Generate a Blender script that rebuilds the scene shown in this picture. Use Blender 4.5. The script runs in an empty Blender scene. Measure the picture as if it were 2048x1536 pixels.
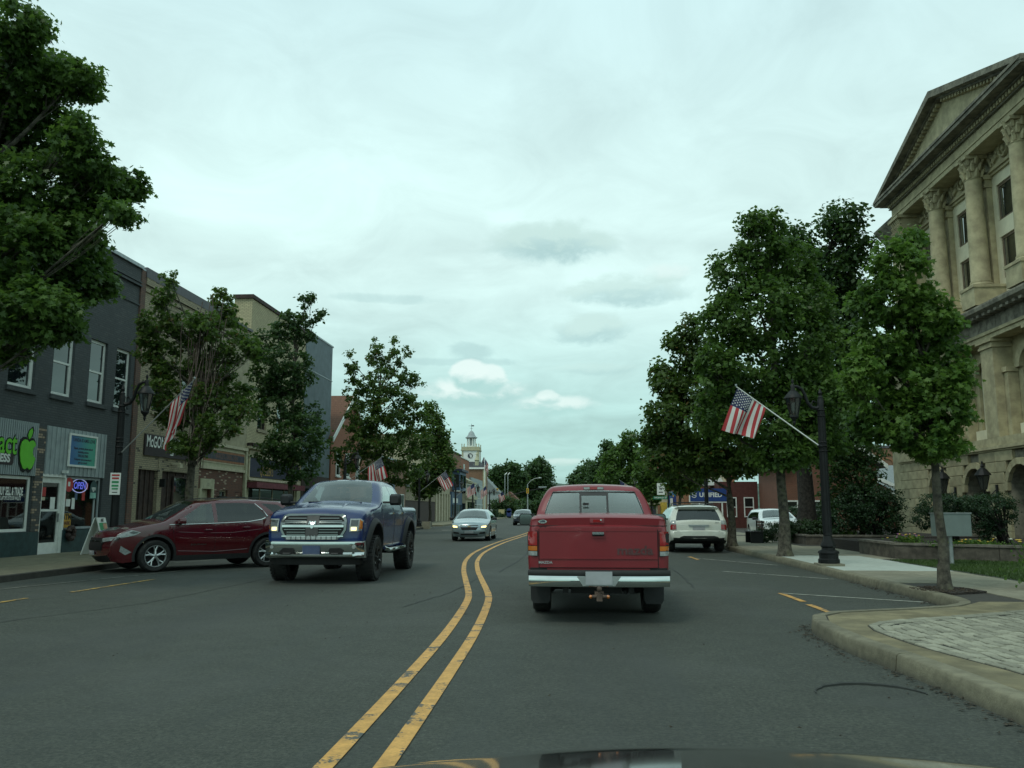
import bpy, bmesh, math, random
import numpy as np
from mathutils import Vector, Matrix
from mathutils.geometry import delaunay_2d_cdt
R = math.radians
random.seed(7); rng = np.random.default_rng(7)
S = bpy.context.scene
COL = S.collection

# ------------------------------------------------------------------ camera
cam_d = bpy.data.cameras.new("camera"); cam = bpy.data.objects.new("camera", cam_d); COL.objects.link(cam)
cam_d.sensor_width = 36.0; cam_d.lens = 36.0 * 1700 / 2048
cam_d.clip_start = 0.05; cam_d.clip_end = 6000
cam.location = (0, 0, 1.4)
cam.rotation_euler = (R(90) + math.atan(252 / 1700), 0, R(4.07))
S.camera = cam
# ------------------------------------------------------------------ light
SUN_EL, SUN_AZ = R(58), R(215)          # azimuth clockwise from +Y
W = bpy.data.worlds.new("World"); S.world = W; W.use_nodes = True
nt = W.node_tree; nt.nodes.clear()
class NB:
    """tiny node expression builder"""
    def __init__(s, nt): s.nt = nt
    def n(s, t, **k):
        o = s.nt.nodes.new(t)
        for a, b in k.items(): setattr(o, a, b)
        return o
    def put(s, sock, v):
        if isinstance(v, bpy.types.NodeSocket): s.nt.links.new(v, sock)
        else:
            try: sock.default_value = v
            except Exception: sock.default_value = tuple(v) + (1,)
    def m(s, op, *a, clamp=False):
        o = s.n('ShaderNodeMath', operation=op, use_clamp=clamp)
        for i, v in enumerate(a): s.put(o.inputs[i], v)
        return o.outputs[0]
    def mix(s, f, a, b, blend='MIX'):
        o = s.n('ShaderNodeMix', data_type='RGBA', blend_type=blend)
        s.put(o.inputs[0], f); s.put(o.inputs[6], a); s.put(o.inputs[7], b)
        return o.outputs[2]
    def noise(s, vec, scale, detail=4, rough=.55, dist=0, out='Fac'):
        o = s.n('ShaderNodeTexNoise'); s.put(o.inputs['Scale'], scale); o.inputs['Detail'].default_value = detail
        o.inputs['Roughness'].default_value = rough; o.inputs['Distortion'].default_value = dist
        if vec is not None: s.nt.links.new(vec, o.inputs['Vector'])
        return o.outputs[out]
    def ss(s, v, a, b):   # smoothstep a..b -> 0..1
        o = s.n('ShaderNodeMapRange', interpolation_type='SMOOTHSTEP')
        s.put(o.inputs[0], v); s.put(o.inputs[1], a); s.put(o.inputs[2], b)
        return o.outputs[0]
    def xyz(s, v):
        o = s.n('ShaderNodeSeparateXYZ'); s.nt.links.new(v, o.inputs[0]); return o.outputs
    def vec(s, a, b, c=0.0):
        o = s.n('ShaderNodeCombineXYZ'); s.put(o.inputs[0], a); s.put(o.inputs[1], b); s.put(o.inputs[2], c); return o.outputs[0]
b = NB(nt)
sky = b.n('ShaderNodeTexSky', sky_type='NISHITA', sun_disc=False, sun_elevation=SUN_EL, sun_rotation=SUN_AZ, air_density=1.2, dust_density=2.0)
sk = b.mix(1.0, sky.outputs[0], (.10, .10, .10, 1), 'MULTIPLY')
dirv = b.n('ShaderNodeTexCoord').outputs['Generated']
X, Y, Z = b.xyz(dirv)
az = b.m('ARCTAN2', X, Y); el = b.m('ARCSINE', Z)
zz = b.m('ADD', b.m('MAXIMUM', Z, 0.0), .22)
pl = b.vec(b.m('DIVIDE', X, zz), b.m('DIVIDE', Y, zz))
pl2 = b.vec(b.m('MULTIPLY', b.m('DIVIDE', X, zz), .55), b.m('DIVIDE', Y, zz))
n1 = b.noise(pl2, 1.3, 5, .5, .6); n2 = b.noise(pl, 4.0, 6, .6, .8)
streak = b.m('ADD', b.m('MULTIPLY', b.m('SUBTRACT', n1, .5), .85), b.m('MULTIPLY', b.m('SUBTRACT', n2, .5), .42))
hi = b.ss(el, R(3), R(17)); top = b.ss(el, R(16), R(38))
base = b.mix(hi, (.44, .72, .68, 1), (.74, .985, .94, 1))
base = b.mix(top, base, (.63, .875, .885, 1))
bright = b.m('ADD', 1.0, streak)
base = b.mix(1.0, base, b.vec(bright, bright, bright), 'MULTIPLY')
fine = b.noise(b.vec(b.m('MULTIPLY', az, 1.0), b.m('MULTIPLY', el, 1.7)), 22, 7, .62, .3)
fine2 = b.noise(b.vec(az, b.m('MULTIPLY', el, 2.6)), 9, 5, .6, .5)
def blob(base, a0, e0, ra, re, c_top, c_bot, k, soft, amt, ns=fine):
    da = b.m('DIVIDE', b.m('SUBTRACT', az, R(a0)), R(ra)); de = b.m('DIVIDE', b.m('SUBTRACT', el, R(e0)), R(re))
    low = b.m('MULTIPLY', b.m('MINIMUM', de, 0.0), 1.0)
    q = b.m('SUBTRACT', 1.0, b.m('ADD', b.m('MULTIPLY', da, da), b.m('MULTIPLY', de, de)))
    q = b.m('ADD', q, b.m('MULTIPLY', b.m('SUBTRACT', ns, .5), k))
    mask = b.m('MULTIPLY', b.ss(q, 0.0, soft), amt)
    lit = b.ss(b.m('ADD', de, b.m('MULTIPLY', b.m('SUBTRACT', fine, .5), 2.2)), -.55, .25)
    return b.mix(mask, base, b.mix(lit, c_bot, c_top))
wt, wb = (.84, 1.0, .95, 1), (.44, .72, .68, 1)
gt, gb = (.60, .82, .76, 1), (.40, .62, .61, 1)
for a in [(-1.2, 17.9, 5.2, 1.7, gt, gb, 2.2, .9, .85), (3.9, 14.6, 5.0, 1.3, gt, gb, 2.4, .9, .75), (1.5, 12.1, 3.8, 1.3, gt, gb, 2.4, .9, .7),
          (1.8, 9.4, 4.0, .5, gt, gb, 2.4, .9, .35), (-7.0, 10.6, 1.9, .7, gb, gb, 2.4, .8, .5), (-7.5, 9.9, 5, .35, gb, gb, 2.4, .9, .4),
          (-12, 14, 5, .4, gb, gb, 2.6, .9, .35), (6.4, 15.6, 2.2, .9, wt, gt, 2.5, .9, .5),
          (-6.4, 7.5, 3.7, 1.1, gb, gb, 1.2, .8, .5),
          (-7.0, 7.9, 4.3, 1.2, wt, wb, 1.7, .9, .95), (-5.7, 8.7, 1.5, 1.2, wt, wb, 1.6, .5, .9), (-7.0, 9.0, 1.5, 1.2, wt, wb, 1.6, .5, .95), (-1.2, 7.0, 3.4, .85, wt, wb, 1.7, .9, .8), (-1.6, 7.5, 1.0, .6, wt, wb, 1.6, .6, .7),
          (-.6, 3.2, 2.0, .35, wt, gt, 2.2, .9, .45), (30, 12, 8, 1.6, gt, gb, 2.4, .9, .5), (-45, 15, 8, 2, gt, gb, 2.4, .9, .5)]:
    base = blob(base, *a)
col = b.mix(.88, sk, base)
below = b.ss(el, R(-1.5), R(0))
col = b.mix(below, (.10, .15, .13, 1), col)
bg = b.n('ShaderNodeBackground'); nt.links.new(col, bg.inputs[0]); bg.inputs[1].default_value = 1.0
nt.links.new(bg.outputs[0], b.n('ShaderNodeOutputWorld').inputs[0])
sun_d = bpy.data.lights.new("sun", 'SUN'); sun = bpy.data.objects.new("sun", sun_d); COL.objects.link(sun)
sun_d.energy = .9; sun_d.angle = R(14); sun_d.color = (1.0, 1.0, .88)
sun.rotation_euler = Vector((-math.sin(SUN_AZ) * math.cos(SUN_EL), -math.cos(SUN_AZ) * math.cos(SUN_EL), -math.sin(SUN_EL))).to_track_quat('-Z', 'Y').to_euler()
S.view_settings.view_transform = 'Standard'; S.view_settings.look = 'None'
S.view_settings.exposure = 0.08; S.view_settings.gamma = 1.0
S.cycles.max_bounces = 8; S.cycles.transparent_max_bounces = 12
S.cycles.use_denoising = True

# ------------------------------------------------------------------ materials
MATS = {}
def mat(name, c, rough=.8, metal=0, var=.12, vs=6, bump=0, bs=40, spec=.5, c2=None, coat=0, objrand=0, dirt=0, emit=None, es=1, fn=None):
    """painted / stone / plain surface with procedural colour variation, dirt and relief"""
    if name in MATS: return MATS[name]
    m = bpy.data.materials.new(name); m.use_nodes = True; MATS[name] = m
    t = m.node_tree; B = NB(t); p = t.nodes['Principled BSDF']
    co = B.n('ShaderNodeTexCoord').outputs['Object']
    f = B.noise(co, vs, 5, .6)
    c2 = c2 or tuple(v * (1 - 2 * var) for v in c)
    colr = B.mix(B.ss(f, .3, .7), tuple(c2) + (1,), tuple(min(1, v * (1 + var)) for v in c) + (1,))
    if dirt:
        g = B.noise(co, 1.3, 6, .65); colr = B.mix(B.m('MULTIPLY', B.ss(g, .45, .75), dirt), colr, tuple(v * .35 for v in c) + (1,))
    if objrand:
        r = B.n('ShaderNodeObjectInfo').outputs['Random']; k = B.m('ADD', 1 - objrand, B.m('MULTIPLY', r, 2 * objrand))
        colr = B.mix(1.0, colr, B.vec(k, k, k), 'MULTIPLY')
    if fn: colr = fn(B, co, colr)
    t.links.new(colr, p.inputs['Base Color'])
    p.inputs['Roughness'].default_value = rough; p.inputs['Metallic'].default_value = metal
    p.inputs['Specular IOR Level'].default_value = spec
    if coat: p.inputs['Coat Weight'].default_value = coat; p.inputs['Coat Roughness'].default_value = .04
    if bump:
        bn = B.n('ShaderNodeBump'); bn.inputs['Strength'].default_value = bump; bn.inputs['Distance'].default_value = .02
        t.links.new(B.noise(co, bs, 5, .65), bn.inputs['Height']); t.links.new(bn.outputs[0], p.inputs['Normal'])
    if emit: p.inputs['Emission Color'].default_value = tuple(emit) + (1,); p.inputs['Emission Strength'].default_value = es
    return m
def brickmat(name, c1, c2, mortar, bw=.205, bh=.072, ms=.009, bias=0, bump=.5, odd=None, rough=.85, stain=.25):
    m = bpy.data.materials.new(name); m.use_nodes = True; MATS[name] = m
    t = m.node_tree; B = NB(t); p = t.nodes['Principled BSDF']
    co = B.n('ShaderNodeTexCoord').outputs['Object']; x, y, z = B.xyz(co)
    uv = B.vec(B.m('ADD', x, y), z)
    k = B.n('ShaderNodeTexBrick'); t.links.new(uv, k.inputs['Vector'])
    k.inputs['Color1'].default_value = tuple(c1) + (1,); k.inputs['Color2'].default_value = tuple(c2) + (1,); k.inputs['Mortar'].default_value = tuple(mortar) + (1,)
    k.inputs['Scale'].default_value = 1; k.inputs['Brick Width'].default_value = bw; k.inputs['Row Height'].default_value = bh
    k.inputs['Mortar Size'].default_value = ms; k.inputs['Bias'].default_value = bias; k.inputs['Mortar Smooth'].default_value = .3
    colr = k.outputs[0]
    if odd:   # some odd-coloured bricks
        k2 = B.n('ShaderNodeTexWhiteNoise', noise_dimensions='2D')
        row = B.m('FLOOR', B.m('DIVIDE', z, bh)); colm = B.m('FLOOR', B.m('ADD', B.m('DIVIDE', B.m('ADD', x, y), bw), B.m('MULTIPLY', B.m('MODULO', row, 2.0), .5)))
        t.links.new(B.vec(colm, row), k2.inputs['Vector'])
        sel = B.m('MULTIPLY', B.m('GREATER_THAN', k2.outputs['Value'], odd[1]), B.m('SUBTRACT', 1.0, k.outputs['Fac']))
        colr = B.mix(sel, colr, tuple(odd[0]) + (1,))
    g = B.noise(co, .9, 6, .65); colr = B.mix(B.m('MULTIPLY', B.ss(g, .4, .75), stain), colr, tuple(v * .35 for v in c1) + (1,))
    g2 = B.noise(co, 9, 4, .6); v = B.m('ADD', .82, B.m('MULTIPLY', g2, .36)); colr = B.mix(1.0, colr, B.vec(v, v, v), 'MULTIPLY')
    t.links.new(colr, p.inputs['Base Color']); p.inputs['Roughness'].default_value = rough
    bn = B.n('ShaderNodeBump'); bn.inputs['Strength'].default_value = bump; bn.inputs['Distance'].default_value = .012
    h = B.m('ADD', B.m('SUBTRACT', 1.0, k.outputs['Fac']), B.m('MULTIPLY', g2, .5))
    t.links.new(h, bn.inputs['Height']); t.links.new(bn.outputs[0], p.inputs['Normal'])
    return m
def glassmat(name, tint=(.05, .07, .07), refl=1.0, alpha=.5, rough=.02, ior=1.6):
    """window pane: partly see-through, reflects at an angle"""
    m = bpy.data.materials.new(name); m.use_nodes = True; MATS[name] = m
    t = m.node_tree; t.nodes.clear(); B = NB(t)
    fr = B.n('ShaderNodeFresnel'); fr.inputs[0].default_value = ior
    gl = B.n('ShaderNodeBsdfGlossy'); gl.inputs['Roughness'].default_value = rough; gl.inputs['Color'].default_value = (.95, 1, .98, 1)
    tr = B.n('ShaderNodeBsdfTransparent'); tr.inputs[0].default_value = tuple(alpha * v for v in (.92, 1, .96)) + (1,)
    di = B.n('ShaderNodeBsdfDiffuse'); di.inputs[0].default_value = tuple(tint) + (1,)
    a = B.n('ShaderNodeMixShader'); a.inputs[0].default_value = .75 if alpha > .02 else 0
    t.links.new(di.outputs[0], a.inputs[1]); t.links.new(tr.outputs[0], a.inputs[2])
    s = B.n('ShaderNodeMixShader'); t.links.new(B.m('MULTIPLY', fr.outputs[0], refl, clamp=True), s.inputs[0])
    t.links.new(a.outputs[0], s.inputs[1]); t.links.new(gl.outputs[0], s.inputs[2])
    t.links.new(s.outputs[0], B.n('ShaderNodeOutputMaterial').inputs[0])
    return m
def carpaint(name, c, rough=.28, flake=.0, coat=1.0, metal=.0, dust=.25, dustc=(.22, .20, .17)):
    def fn(B, co, colr):
        x, y, z = B.xyz(co); low = B.ss(z, .85, .2); g = B.noise(co, 7, 6, .7)
        return B.mix(B.m('MULTIPLY', B.m('MULTIPLY', B.m('ADD', low, .15), B.ss(g, .25, .8)), dust), colr, tuple(dustc) + (1,))
    return mat(name, c, rough, metal, var=.04, vs=2, coat=coat, bump=.015, bs=3, fn=fn)
def leafmat(name, c1, c2, trans=.35, c3=None):
    m = bpy.data.materials.new(name); m.use_nodes = True; MATS[name] = m
    t = m.node_tree; t.nodes.clear(); B = NB(t)
    g = B.n('ShaderNodeNewGeometry'); co = B.n('ShaderNodeTexCoord').outputs['Object']
    cl = B.noise(co, 1.1, 4, .6); r = g.outputs['Random Per Island']
    f = B.m('ADD', B.m('MULTIPLY', B.ss(cl, .35, .68), .6), B.m('MULTIPLY', r, .4))
    colr = B.mix(f, tuple(c1) + (1,), tuple(c2) + (1,))
    if c3: colr = B.mix(B.m('GREATER_THAN', r, .965), colr, tuple(c3) + (1,))
    p = B.n('ShaderNodeBsdfPrincipled'); t.links.new(colr, p.inputs['Base Color']); p.inputs['Roughness'].default_value = .45; p.inputs['Specular IOR Level'].default_value = .35
    tl = B.n('ShaderNodeBsdfTranslucent'); t.links.new(B.mix(.5, colr, (.10, .20, .02, 1)), tl.inputs[0])
    s = B.n('ShaderNodeMixShader'); s.inputs[0].default_value = trans
    t.links.new(p.outputs[0], s.inputs[1]); t.links.new(tl.outputs[0], s.inputs[2])
    t.links.new(s.outputs[0], B.n('ShaderNodeOutputMaterial').inputs[0])
    return m

# ------------------------------------------------------------------ object helpers
def tag(o, label=None, cat=None, group=None, kind=None):
    if label: o['label'] = label
    if cat: o['category'] = cat
    if group: o['group'] = group
    if kind: o['kind'] = kind
    return o
def thing(name, loc, label, cat, group=None, rz=0):
    o = bpy.data.objects.new(name, None); COL.objects.link(o); o.empty_display_size = .2
    o.location = loc; o.rotation_euler = (0, 0, rz)
    return tag(o, label, cat, group)
def root_of(o):
    while o.parent: o = o.parent
    return o
def link(name, me, parent=None, loc=None):
    o = bpy.data.objects.new(name, me); COL.objects.link(o)
    if parent: o.parent = parent
    if loc: o.location = loc
    return o
def copy_tree(o, parent=None):
    c = o.copy(); COL.objects.link(c)
    if parent: c.parent = parent
    for ch in o.children: copy_tree(ch, c)
    return c
class MB:
    """collects boxes, prisms, tubes and lathes; build() links them as one mesh object.
    w=True: vertices are world coordinates and are made relative to the root's location."""
    def __init__(s): s.v = []; s.f = []; s.mi = []
    def add(s, vs, fs, mi=0):
        n = len(s.v); s.v += [tuple(p) for p in vs]; s.f += [tuple(i + n for i in f) for f in fs]; s.mi += [mi] * len(fs); return s
    def box(s, x0, x1, y0, y1, z0, z1, mi=0):
        if x0 > x1: x0, x1 = x1, x0
        if y0 > y1: y0, y1 = y1, y0
        if z0 > z1: z0, z1 = z1, z0
        return s.add([(x0, y0, z0), (x1, y0, z0), (x1, y1, z0), (x0, y1, z0), (x0, y0, z1), (x1, y0, z1), (x1, y1, z1), (x0, y1, z1)],
                     [(3, 2, 1, 0), (4, 5, 6, 7), (0, 1, 5, 4), (1, 2, 6, 5), (2, 3, 7, 6), (3, 0, 4, 7)], mi)
    def prism(s, poly, a, b, axis='x', mi=0):
        """poly in the plane across the axis: x->(y,z), y->(x,z), z->(x,y)"""
        mp = {'x': lambda p, t: (t, p[0], p[1]), 'y': lambda p, t: (p[0], t, p[1]), 'z': lambda p, t: (p[0], p[1], t)}[axis]
        n = len(poly); vs = [mp(p, a) for p in poly] + [mp(p, b) for p in poly]
        fs = [tuple(range(n)), tuple(range(2 * n - 1, n - 1, -1))] + [(i, (i + 1) % n, (i + 1) % n + n, i + n) for i in range(n)]
        return s.add(vs, fs, mi)
    def tube(s, pts, r, n=8, mi=0, cap=True):
        pts = [Vector(p) for p in pts]; rs = r if isinstance(r, (list, tuple)) else [r] * len(pts)
        vs = []; fs = []; up = Vector((0, 0, 1))
        for i, p in enumerate(pts):
            d = (pts[min(i + 1, len(pts) - 1)] - pts[max(i - 1, 0)]).normalized()
            a = d.cross(up); 
            if a.length < .05: a = d.cross(Vector((0, 1, 0)))
            a.normalize(); c = d.cross(a)
            for k in range(n):
                t = 2 * math.pi * k / n; vs.append(p + (a * math.cos(t) + c * math.sin(t)) * rs[i])
        for i in range(len(pts) - 1):
            for k in range(n): fs.append((i * n + k, i * n + (k + 1) % n, (i + 1) * n + (k + 1) % n, (i + 1) * n + k))
        if cap: fs += [tuple(range(n - 1, -1, -1)), tuple(range((len(pts) - 1) * n, len(pts) * n))]
        return s.add(vs, fs, mi)
    def lathe(s, prof, c=(0, 0, 0), n=16, mi=0, axis='z', a0=0, cap=True, sq=None):
        """prof: (radius, height) pairs; sq: squareness (4-sided when n=4)"""
        vs = []; fs = []
        for r, h in prof:
            for k in range(n):
                t = a0 + 2 * math.pi * k / n; x, y = r * math.cos(t), r * math.sin(t)
                q = {'z': (x, y, h), 'x': (h, x, y), 'y': (x, h, y)}[axis]
                vs.append((c[0] + q[0], c[1] + q[1], c[2] + q[2]))
        for i in range(len(prof) - 1):
            for k in range(n): fs.append((i * n + k, i * n + (k + 1) % n, (i + 1) * n + (k + 1) % n, (i + 1) * n + k))
        if cap: fs += [tuple(range(n - 1, -1, -1)), tuple(range((len(prof) - 1) * n, len(prof) * n))]
        return s.add(vs, fs, mi)
    def build(s, name, mats, parent=None, smooth=False, w=False, flip=False, loc=None):
        me = bpy.data.meshes.new(name)
        off = Vector(root_of(parent).location) if (w and parent) else Vector((0, 0, 0))
        me.from_pydata([tuple(Vector(p) - off) for p in s.v], [], s.f)
        if not isinstance(mats, (list, tuple)): mats = [mats]
        for m in mats: me.materials.append(m)
        if len(mats) > 1: me.polygons.foreach_set('material_index', s.mi)
        bm = bmesh.new(); bm.from_mesh(me); bmesh.ops.recalc_face_normals(bm, faces=bm.faces)
        if smooth:
            for f in bm.faces: f.smooth = True
            a = R(smooth if smooth is not True else 35)
            for e in bm.edges:
                if len(e.link_faces) == 2 and e.calc_face_angle(9) > a: e.smooth = False
        bm.to_mesh(me); bm.free()
        return link(name, me, parent, loc)
def bevel_mesh(o, w=.01, seg=2):
    bm = bmesh.new(); bm.from_mesh(o.data)
    bmesh.ops.bevel(bm, geom=[e for e in bm.edges if len(e.link_faces) == 2 and e.calc_face_angle(0) > .5], offset=w, segments=seg, affect='EDGES', profile=.5)
    for f in bm.faces: f.smooth = True
    bm.to_mesh(o.data); bm.free(); return o
def text2d(txt, size=1.0, bold=0.0, sx=1.0, shear=0.0, align='CENTER'):
    cu = bpy.data.curves.new('t', 'FONT'); cu.body = txt; cu.size = size; cu.align_x = align; cu.align_y = 'CENTER'; cu.offset = bold; cu.shear = shear; cu.resolution_u = 3
    o = bpy.data.objects.new('t', cu); COL.objects.link(o)
    me = bpy.data.meshes.new_from_object(o.evaluated_get(bpy.context.evaluated_depsgraph_get()))
    v = [(p.co.x * sx, p.co.y) for p in me.vertices]; f = [tuple(q.vertices) for q in me.polygons]
    bpy.data.objects.remove(o); bpy.data.curves.remove(cu); bpy.data.meshes.remove(me)
    return v, f
def flat(name, vf, fn, m, parent, smooth=False):
    """flat print (v2d, faces) mapped into 3D by fn(a,b)"""
    v, f = vf; me = bpy.data.meshes.new(name); me.from_pydata([fn(*p) for p in v], [], f); me.materials.append(m)
    o = link(name, me, parent); return o
def wtext(name, txt, size, c, m, parent, face='+x', bold=0.0, sx=1.0, shear=0.0):
    """text on a wall; c = world centre; face = the side it looks to"""
    off = Vector(root_of(parent).location); c = Vector(c) - off
    d = {'+x': lambda a, q: (c[0], c[1] + a, c[2] + q), '-y': lambda a, q: (c[0] + a, c[1], c[2] + q), '-x': lambda a, q: (c[0], c[1] - a, c[2] + q)}[face]
    return flat(name, text2d(txt, size, bold, sx, shear), d, m, parent)
# ================================================================== MATERIALS
def asph(B, co, colr):
    x, y, z = B.xyz(co)
    sp = B.noise(co, 42, 3, .75); colr = B.mix(B.m('MULTIPLY', B.ss(sp, .62, .70), .8), colr, (.17, .18, .15, 1)); sp3 = B.noise(co, 16, 5, .8); colr = B.mix(B.m('MULTIPLY', B.ss(sp3, .45, .62), .35), colr, (.10, .11, .09, 1))
    sp2 = B.noise(co, 30, 5, .8); colr = B.mix(B.m('MULTIPLY', B.ss(sp2, .46, .56), .7), colr, (.020, .026, .022, 1))
    st = B.noise(B.vec(B.m('MULTIPLY', x, 1.4), B.m('MULTIPLY', y, .10)), 1.0, 5, .6)
    colr = B.mix(B.m('MULTIPLY', B.ss(st, .45, .75), .5), colr, (.040, .050, .046, 1))
    bg_ = B.noise(co, .35, 5, .6); colr = B.mix(B.m('MULTIPLY', B.ss(bg_, .45, .7), .35), colr, (.085, .093, .083, 1))
    lane = B.ss(B.m('ABSOLUTE', B.m('SUBTRACT', x, .3)), 1.15, .1); lane2 = B.ss(B.m('ABSOLUTE', B.m('ADD', x, 5.0)), 1.1, .1)
    return B.mix(B.m('MULTIPLY', B.m('MAXIMUM', lane, lane2), B.m('MULTIPLY', B.ss(st, .2, .6), .35)), colr, (.035, .040, .038, 1))
M_asph = mat('asphalt', (.054, .061, .047), .85, var=.1, vs=3, bump=.7, bs=70, fn=asph)
M_ground = mat('ground_soil', (.05, .06, .045), .95, var=.2, bump=.3)
def conc(B, co, colr):
    s = B.noise(co, 1.1, 6, .7); colr = B.mix(B.m('MULTIPLY', B.ss(s, .42, .72), .55), colr, (.10, .095, .062, 1))
    s2 = B.noise(co, 90, 3, .6); return B.mix(B.m('MULTIPLY', B.ss(s2, .5, .75), .35), colr, (.09, .09, .07, 1))
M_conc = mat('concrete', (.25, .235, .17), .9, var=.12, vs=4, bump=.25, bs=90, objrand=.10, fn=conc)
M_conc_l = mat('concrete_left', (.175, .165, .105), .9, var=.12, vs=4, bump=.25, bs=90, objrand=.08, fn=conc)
M_concnew = mat('concrete_new', (.40, .44, .39), .85, var=.06, vs=5, bump=.15, bs=90, objrand=.03)
M_tan = mat('concrete_tan', (.20, .172, .095), .9, var=.2, vs=3, bump=.3, bs=80, fn=conc)
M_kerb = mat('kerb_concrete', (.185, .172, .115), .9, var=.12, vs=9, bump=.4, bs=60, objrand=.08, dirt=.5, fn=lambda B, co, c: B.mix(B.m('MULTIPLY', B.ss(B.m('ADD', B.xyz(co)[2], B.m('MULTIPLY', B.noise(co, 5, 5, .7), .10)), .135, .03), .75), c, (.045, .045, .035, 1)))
M_joint = mat('joint_dirt', (.045, .042, .034), .95)
M_paver = mat('paver', (.27, .265, .20), .85, var=.08, vs=25, bump=.3, bs=60, objrand=.25, dirt=.25)
def worn(B, co, colr):
    a = B.noise(co, 3.2, 6, .7); c = B.noise(co, 45, 3, .6)
    k = B.ss(B.m('ADD', a, B.m('MULTIPLY', c, .30)), .70, .76)
    colr = B.mix(B.m('MULTIPLY', B.ss(c, .4, .6), .18), colr, (.20, .13, .03, 1))
    return B.mix(k, colr, (.07, .075, .065, 1))
M_yel = mat('yellow_paint', (.60, .325, .085), .7, var=.12, vs=8, bump=.2, bs=120, fn=worn)
def worn2(B, co, colr):
    a = B.noise(co, 5, 6, .7); return B.mix(B.ss(a, .42, .62), colr, (.075, .08, .07, 1))
M_yel2 = mat('yellow_paint_old', (.46, .29, .06), .8, var=.2, vs=8, fn=worn2)
M_wht = mat('white_paint_road', (.42, .44, .38), .8, var=.15, vs=8, fn=worn)
M_wht2 = mat('white_paint_old', (.22, .23, .19), .8, var=.2, vs=8, fn=worn2)
M_tar = mat('tar', (.030, .035, .031), .8)
M_mulch = mat('mulch', (.035, .028, .022), .95, var=.4, vs=60, bump=1, bs=60)
M_black = mat('black_metal', (.008, .010, .010), .55, spec=.3, var=.2, vs=5, bump=.05, bs=20)
M_blackp = mat('black_plastic', (.018, .020, .020), .6, var=.1, vs=5)
M_rubber = mat('rubber', (.014, .015, .014), .75, var=.25, vs=10, dirt=0, fn=lambda B, co, c: B.mix(B.m('MULTIPLY', B.ss(B.noise(co, 14, 4, .6), .45, .7), .35), c, (.05, .048, .04, 1)))
M_steel = mat('galvanised', (.34, .37, .36), .5, metal=.6, var=.1)
M_chrome = mat('chrome', (.62, .66, .64), .09, metal=1, var=.02, bump=.01, bs=6)
M_silverp = mat('silver_wheel', (.50, .53, .52), .3, metal=.8, var=.03)
M_white = mat('white_paint', (.72, .75, .70), .6, var=.05, dirt=.12)
M_cream = mat('cream_paint', (.50, .46, .32), .7, var=.08, dirt=.2)
M_creamtrim = mat('cream_trim', (.42, .41, .27), .7, var=.08, dirt=.2)
M_dark = mat('dark_interior', (.012, .012, .012), .9)
M_glass = glassmat('window_glass', (.02, .025, .025), 1.1, .45)
M_glassd = glassmat('dark_window_glass', (.010, .013, .013), .9, .0, ior=1.55)
M_glassb = glassmat('reflecting_window_glass', (.008, .012, .014), 1.7, .0, ior=1.5)
M_stone = mat('sandstone', (.43, .385, .235), .88, var=.12, vs=2.5, bump=.3, bs=30, dirt=.28, c2=(.31, .275, .17))
M_stonew = mat('cream_panel', (.70, .66, .48), .8, var=.06, vs=1.5, dirt=.12)
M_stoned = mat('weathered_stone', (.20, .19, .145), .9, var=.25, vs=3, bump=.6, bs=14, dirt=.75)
M_leaf1 = leafmat('maple_leaves', (.036, .082, .020), (.130, .225, .048), .5)
M_leaf2 = leafmat('young_maple_leaves', (.042, .105, .022), (.16, .27, .050), .5)
M_leaf3 = leafmat('dark_leaves', (.021, .052, .019), (.066, .125, .038), .42)
M_leaf4 = leafmat('far_leaves', (.028, .065, .027), (.085, .150, .052), .4)
M_bark = mat('bark', (.085, .078, .058), .95, var=.35, vs=9, bump=1, bs=22, fn=lambda B, co, c: B.mix(B.m('MULTIPLY', B.ss(B.noise(co, 3, 5, .7), .5, .7), .5), c, (.10, .11, .05, 1)))
M_barkd = mat('dark_bark', (.030, .027, .022), .95, var=.35, vs=9, bump=1, bs=22)

# ================================================================== GROUND AND ROAD
def struct(o): return tag(o, kind='structure')
def inpoly(p, poly):
    c = False; j = len(poly) - 1
    for i in range(len(poly)):
        if (poly[i][1] > p[1]) != (poly[j][1] > p[1]) and p[0] < (poly[j][0] - poly[i][0]) * (p[1] - poly[i][1]) / (poly[j][1] - poly[i][1]) + poly[i][0]: c = not c
        j = i
    return c
struct(MB().box(-1500, 1500, -200, 3000, -1.0, -.03).build('ground', M_ground))
# road with a slight camber either side of the crown
road = MB()
road.add([(-60, -12, -.004), (60, -12, -.004), (60, 420, -.004), (-60, 420, -.004)], [(0, 1, 2, 3)])
ROAD = struct(road.build('road', M_asph))
def strip(mb, pts, w, z=.004):
    vs = []; 
    for i, p in enumerate(pts):
        a = pts[max(i - 1, 0)]; c = pts[min(i + 1, len(pts) - 1)]; dx, dy = c[0] - a[0], c[1] - a[1]; L = math.hypot(dx, dy) or 1
        nx, ny = -dy / L * w / 2, dx / L * w / 2
        vs += [(p[0] + nx, p[1] + ny, z), (p[0] - nx, p[1] - ny, z)]
    return mb.add(vs, [(2 * i, 2 * i + 1, 2 * i + 3, 2 * i + 2) for i in range(len(pts) - 1)])
CY = [-6, 3, 5, 8, 10.3, 13, 14.4, 17, 20.4, 24.4, 29.4, 38, 49, 60, 100, 182]
CX = [-1.22, -1.22, -1.22, -1.26, -1.32, -1.46, -1.58, -1.95, -2.43, -2.87, -3.15, -3.14, -2.78, -2.6, -2.6, -2.6]
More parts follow.
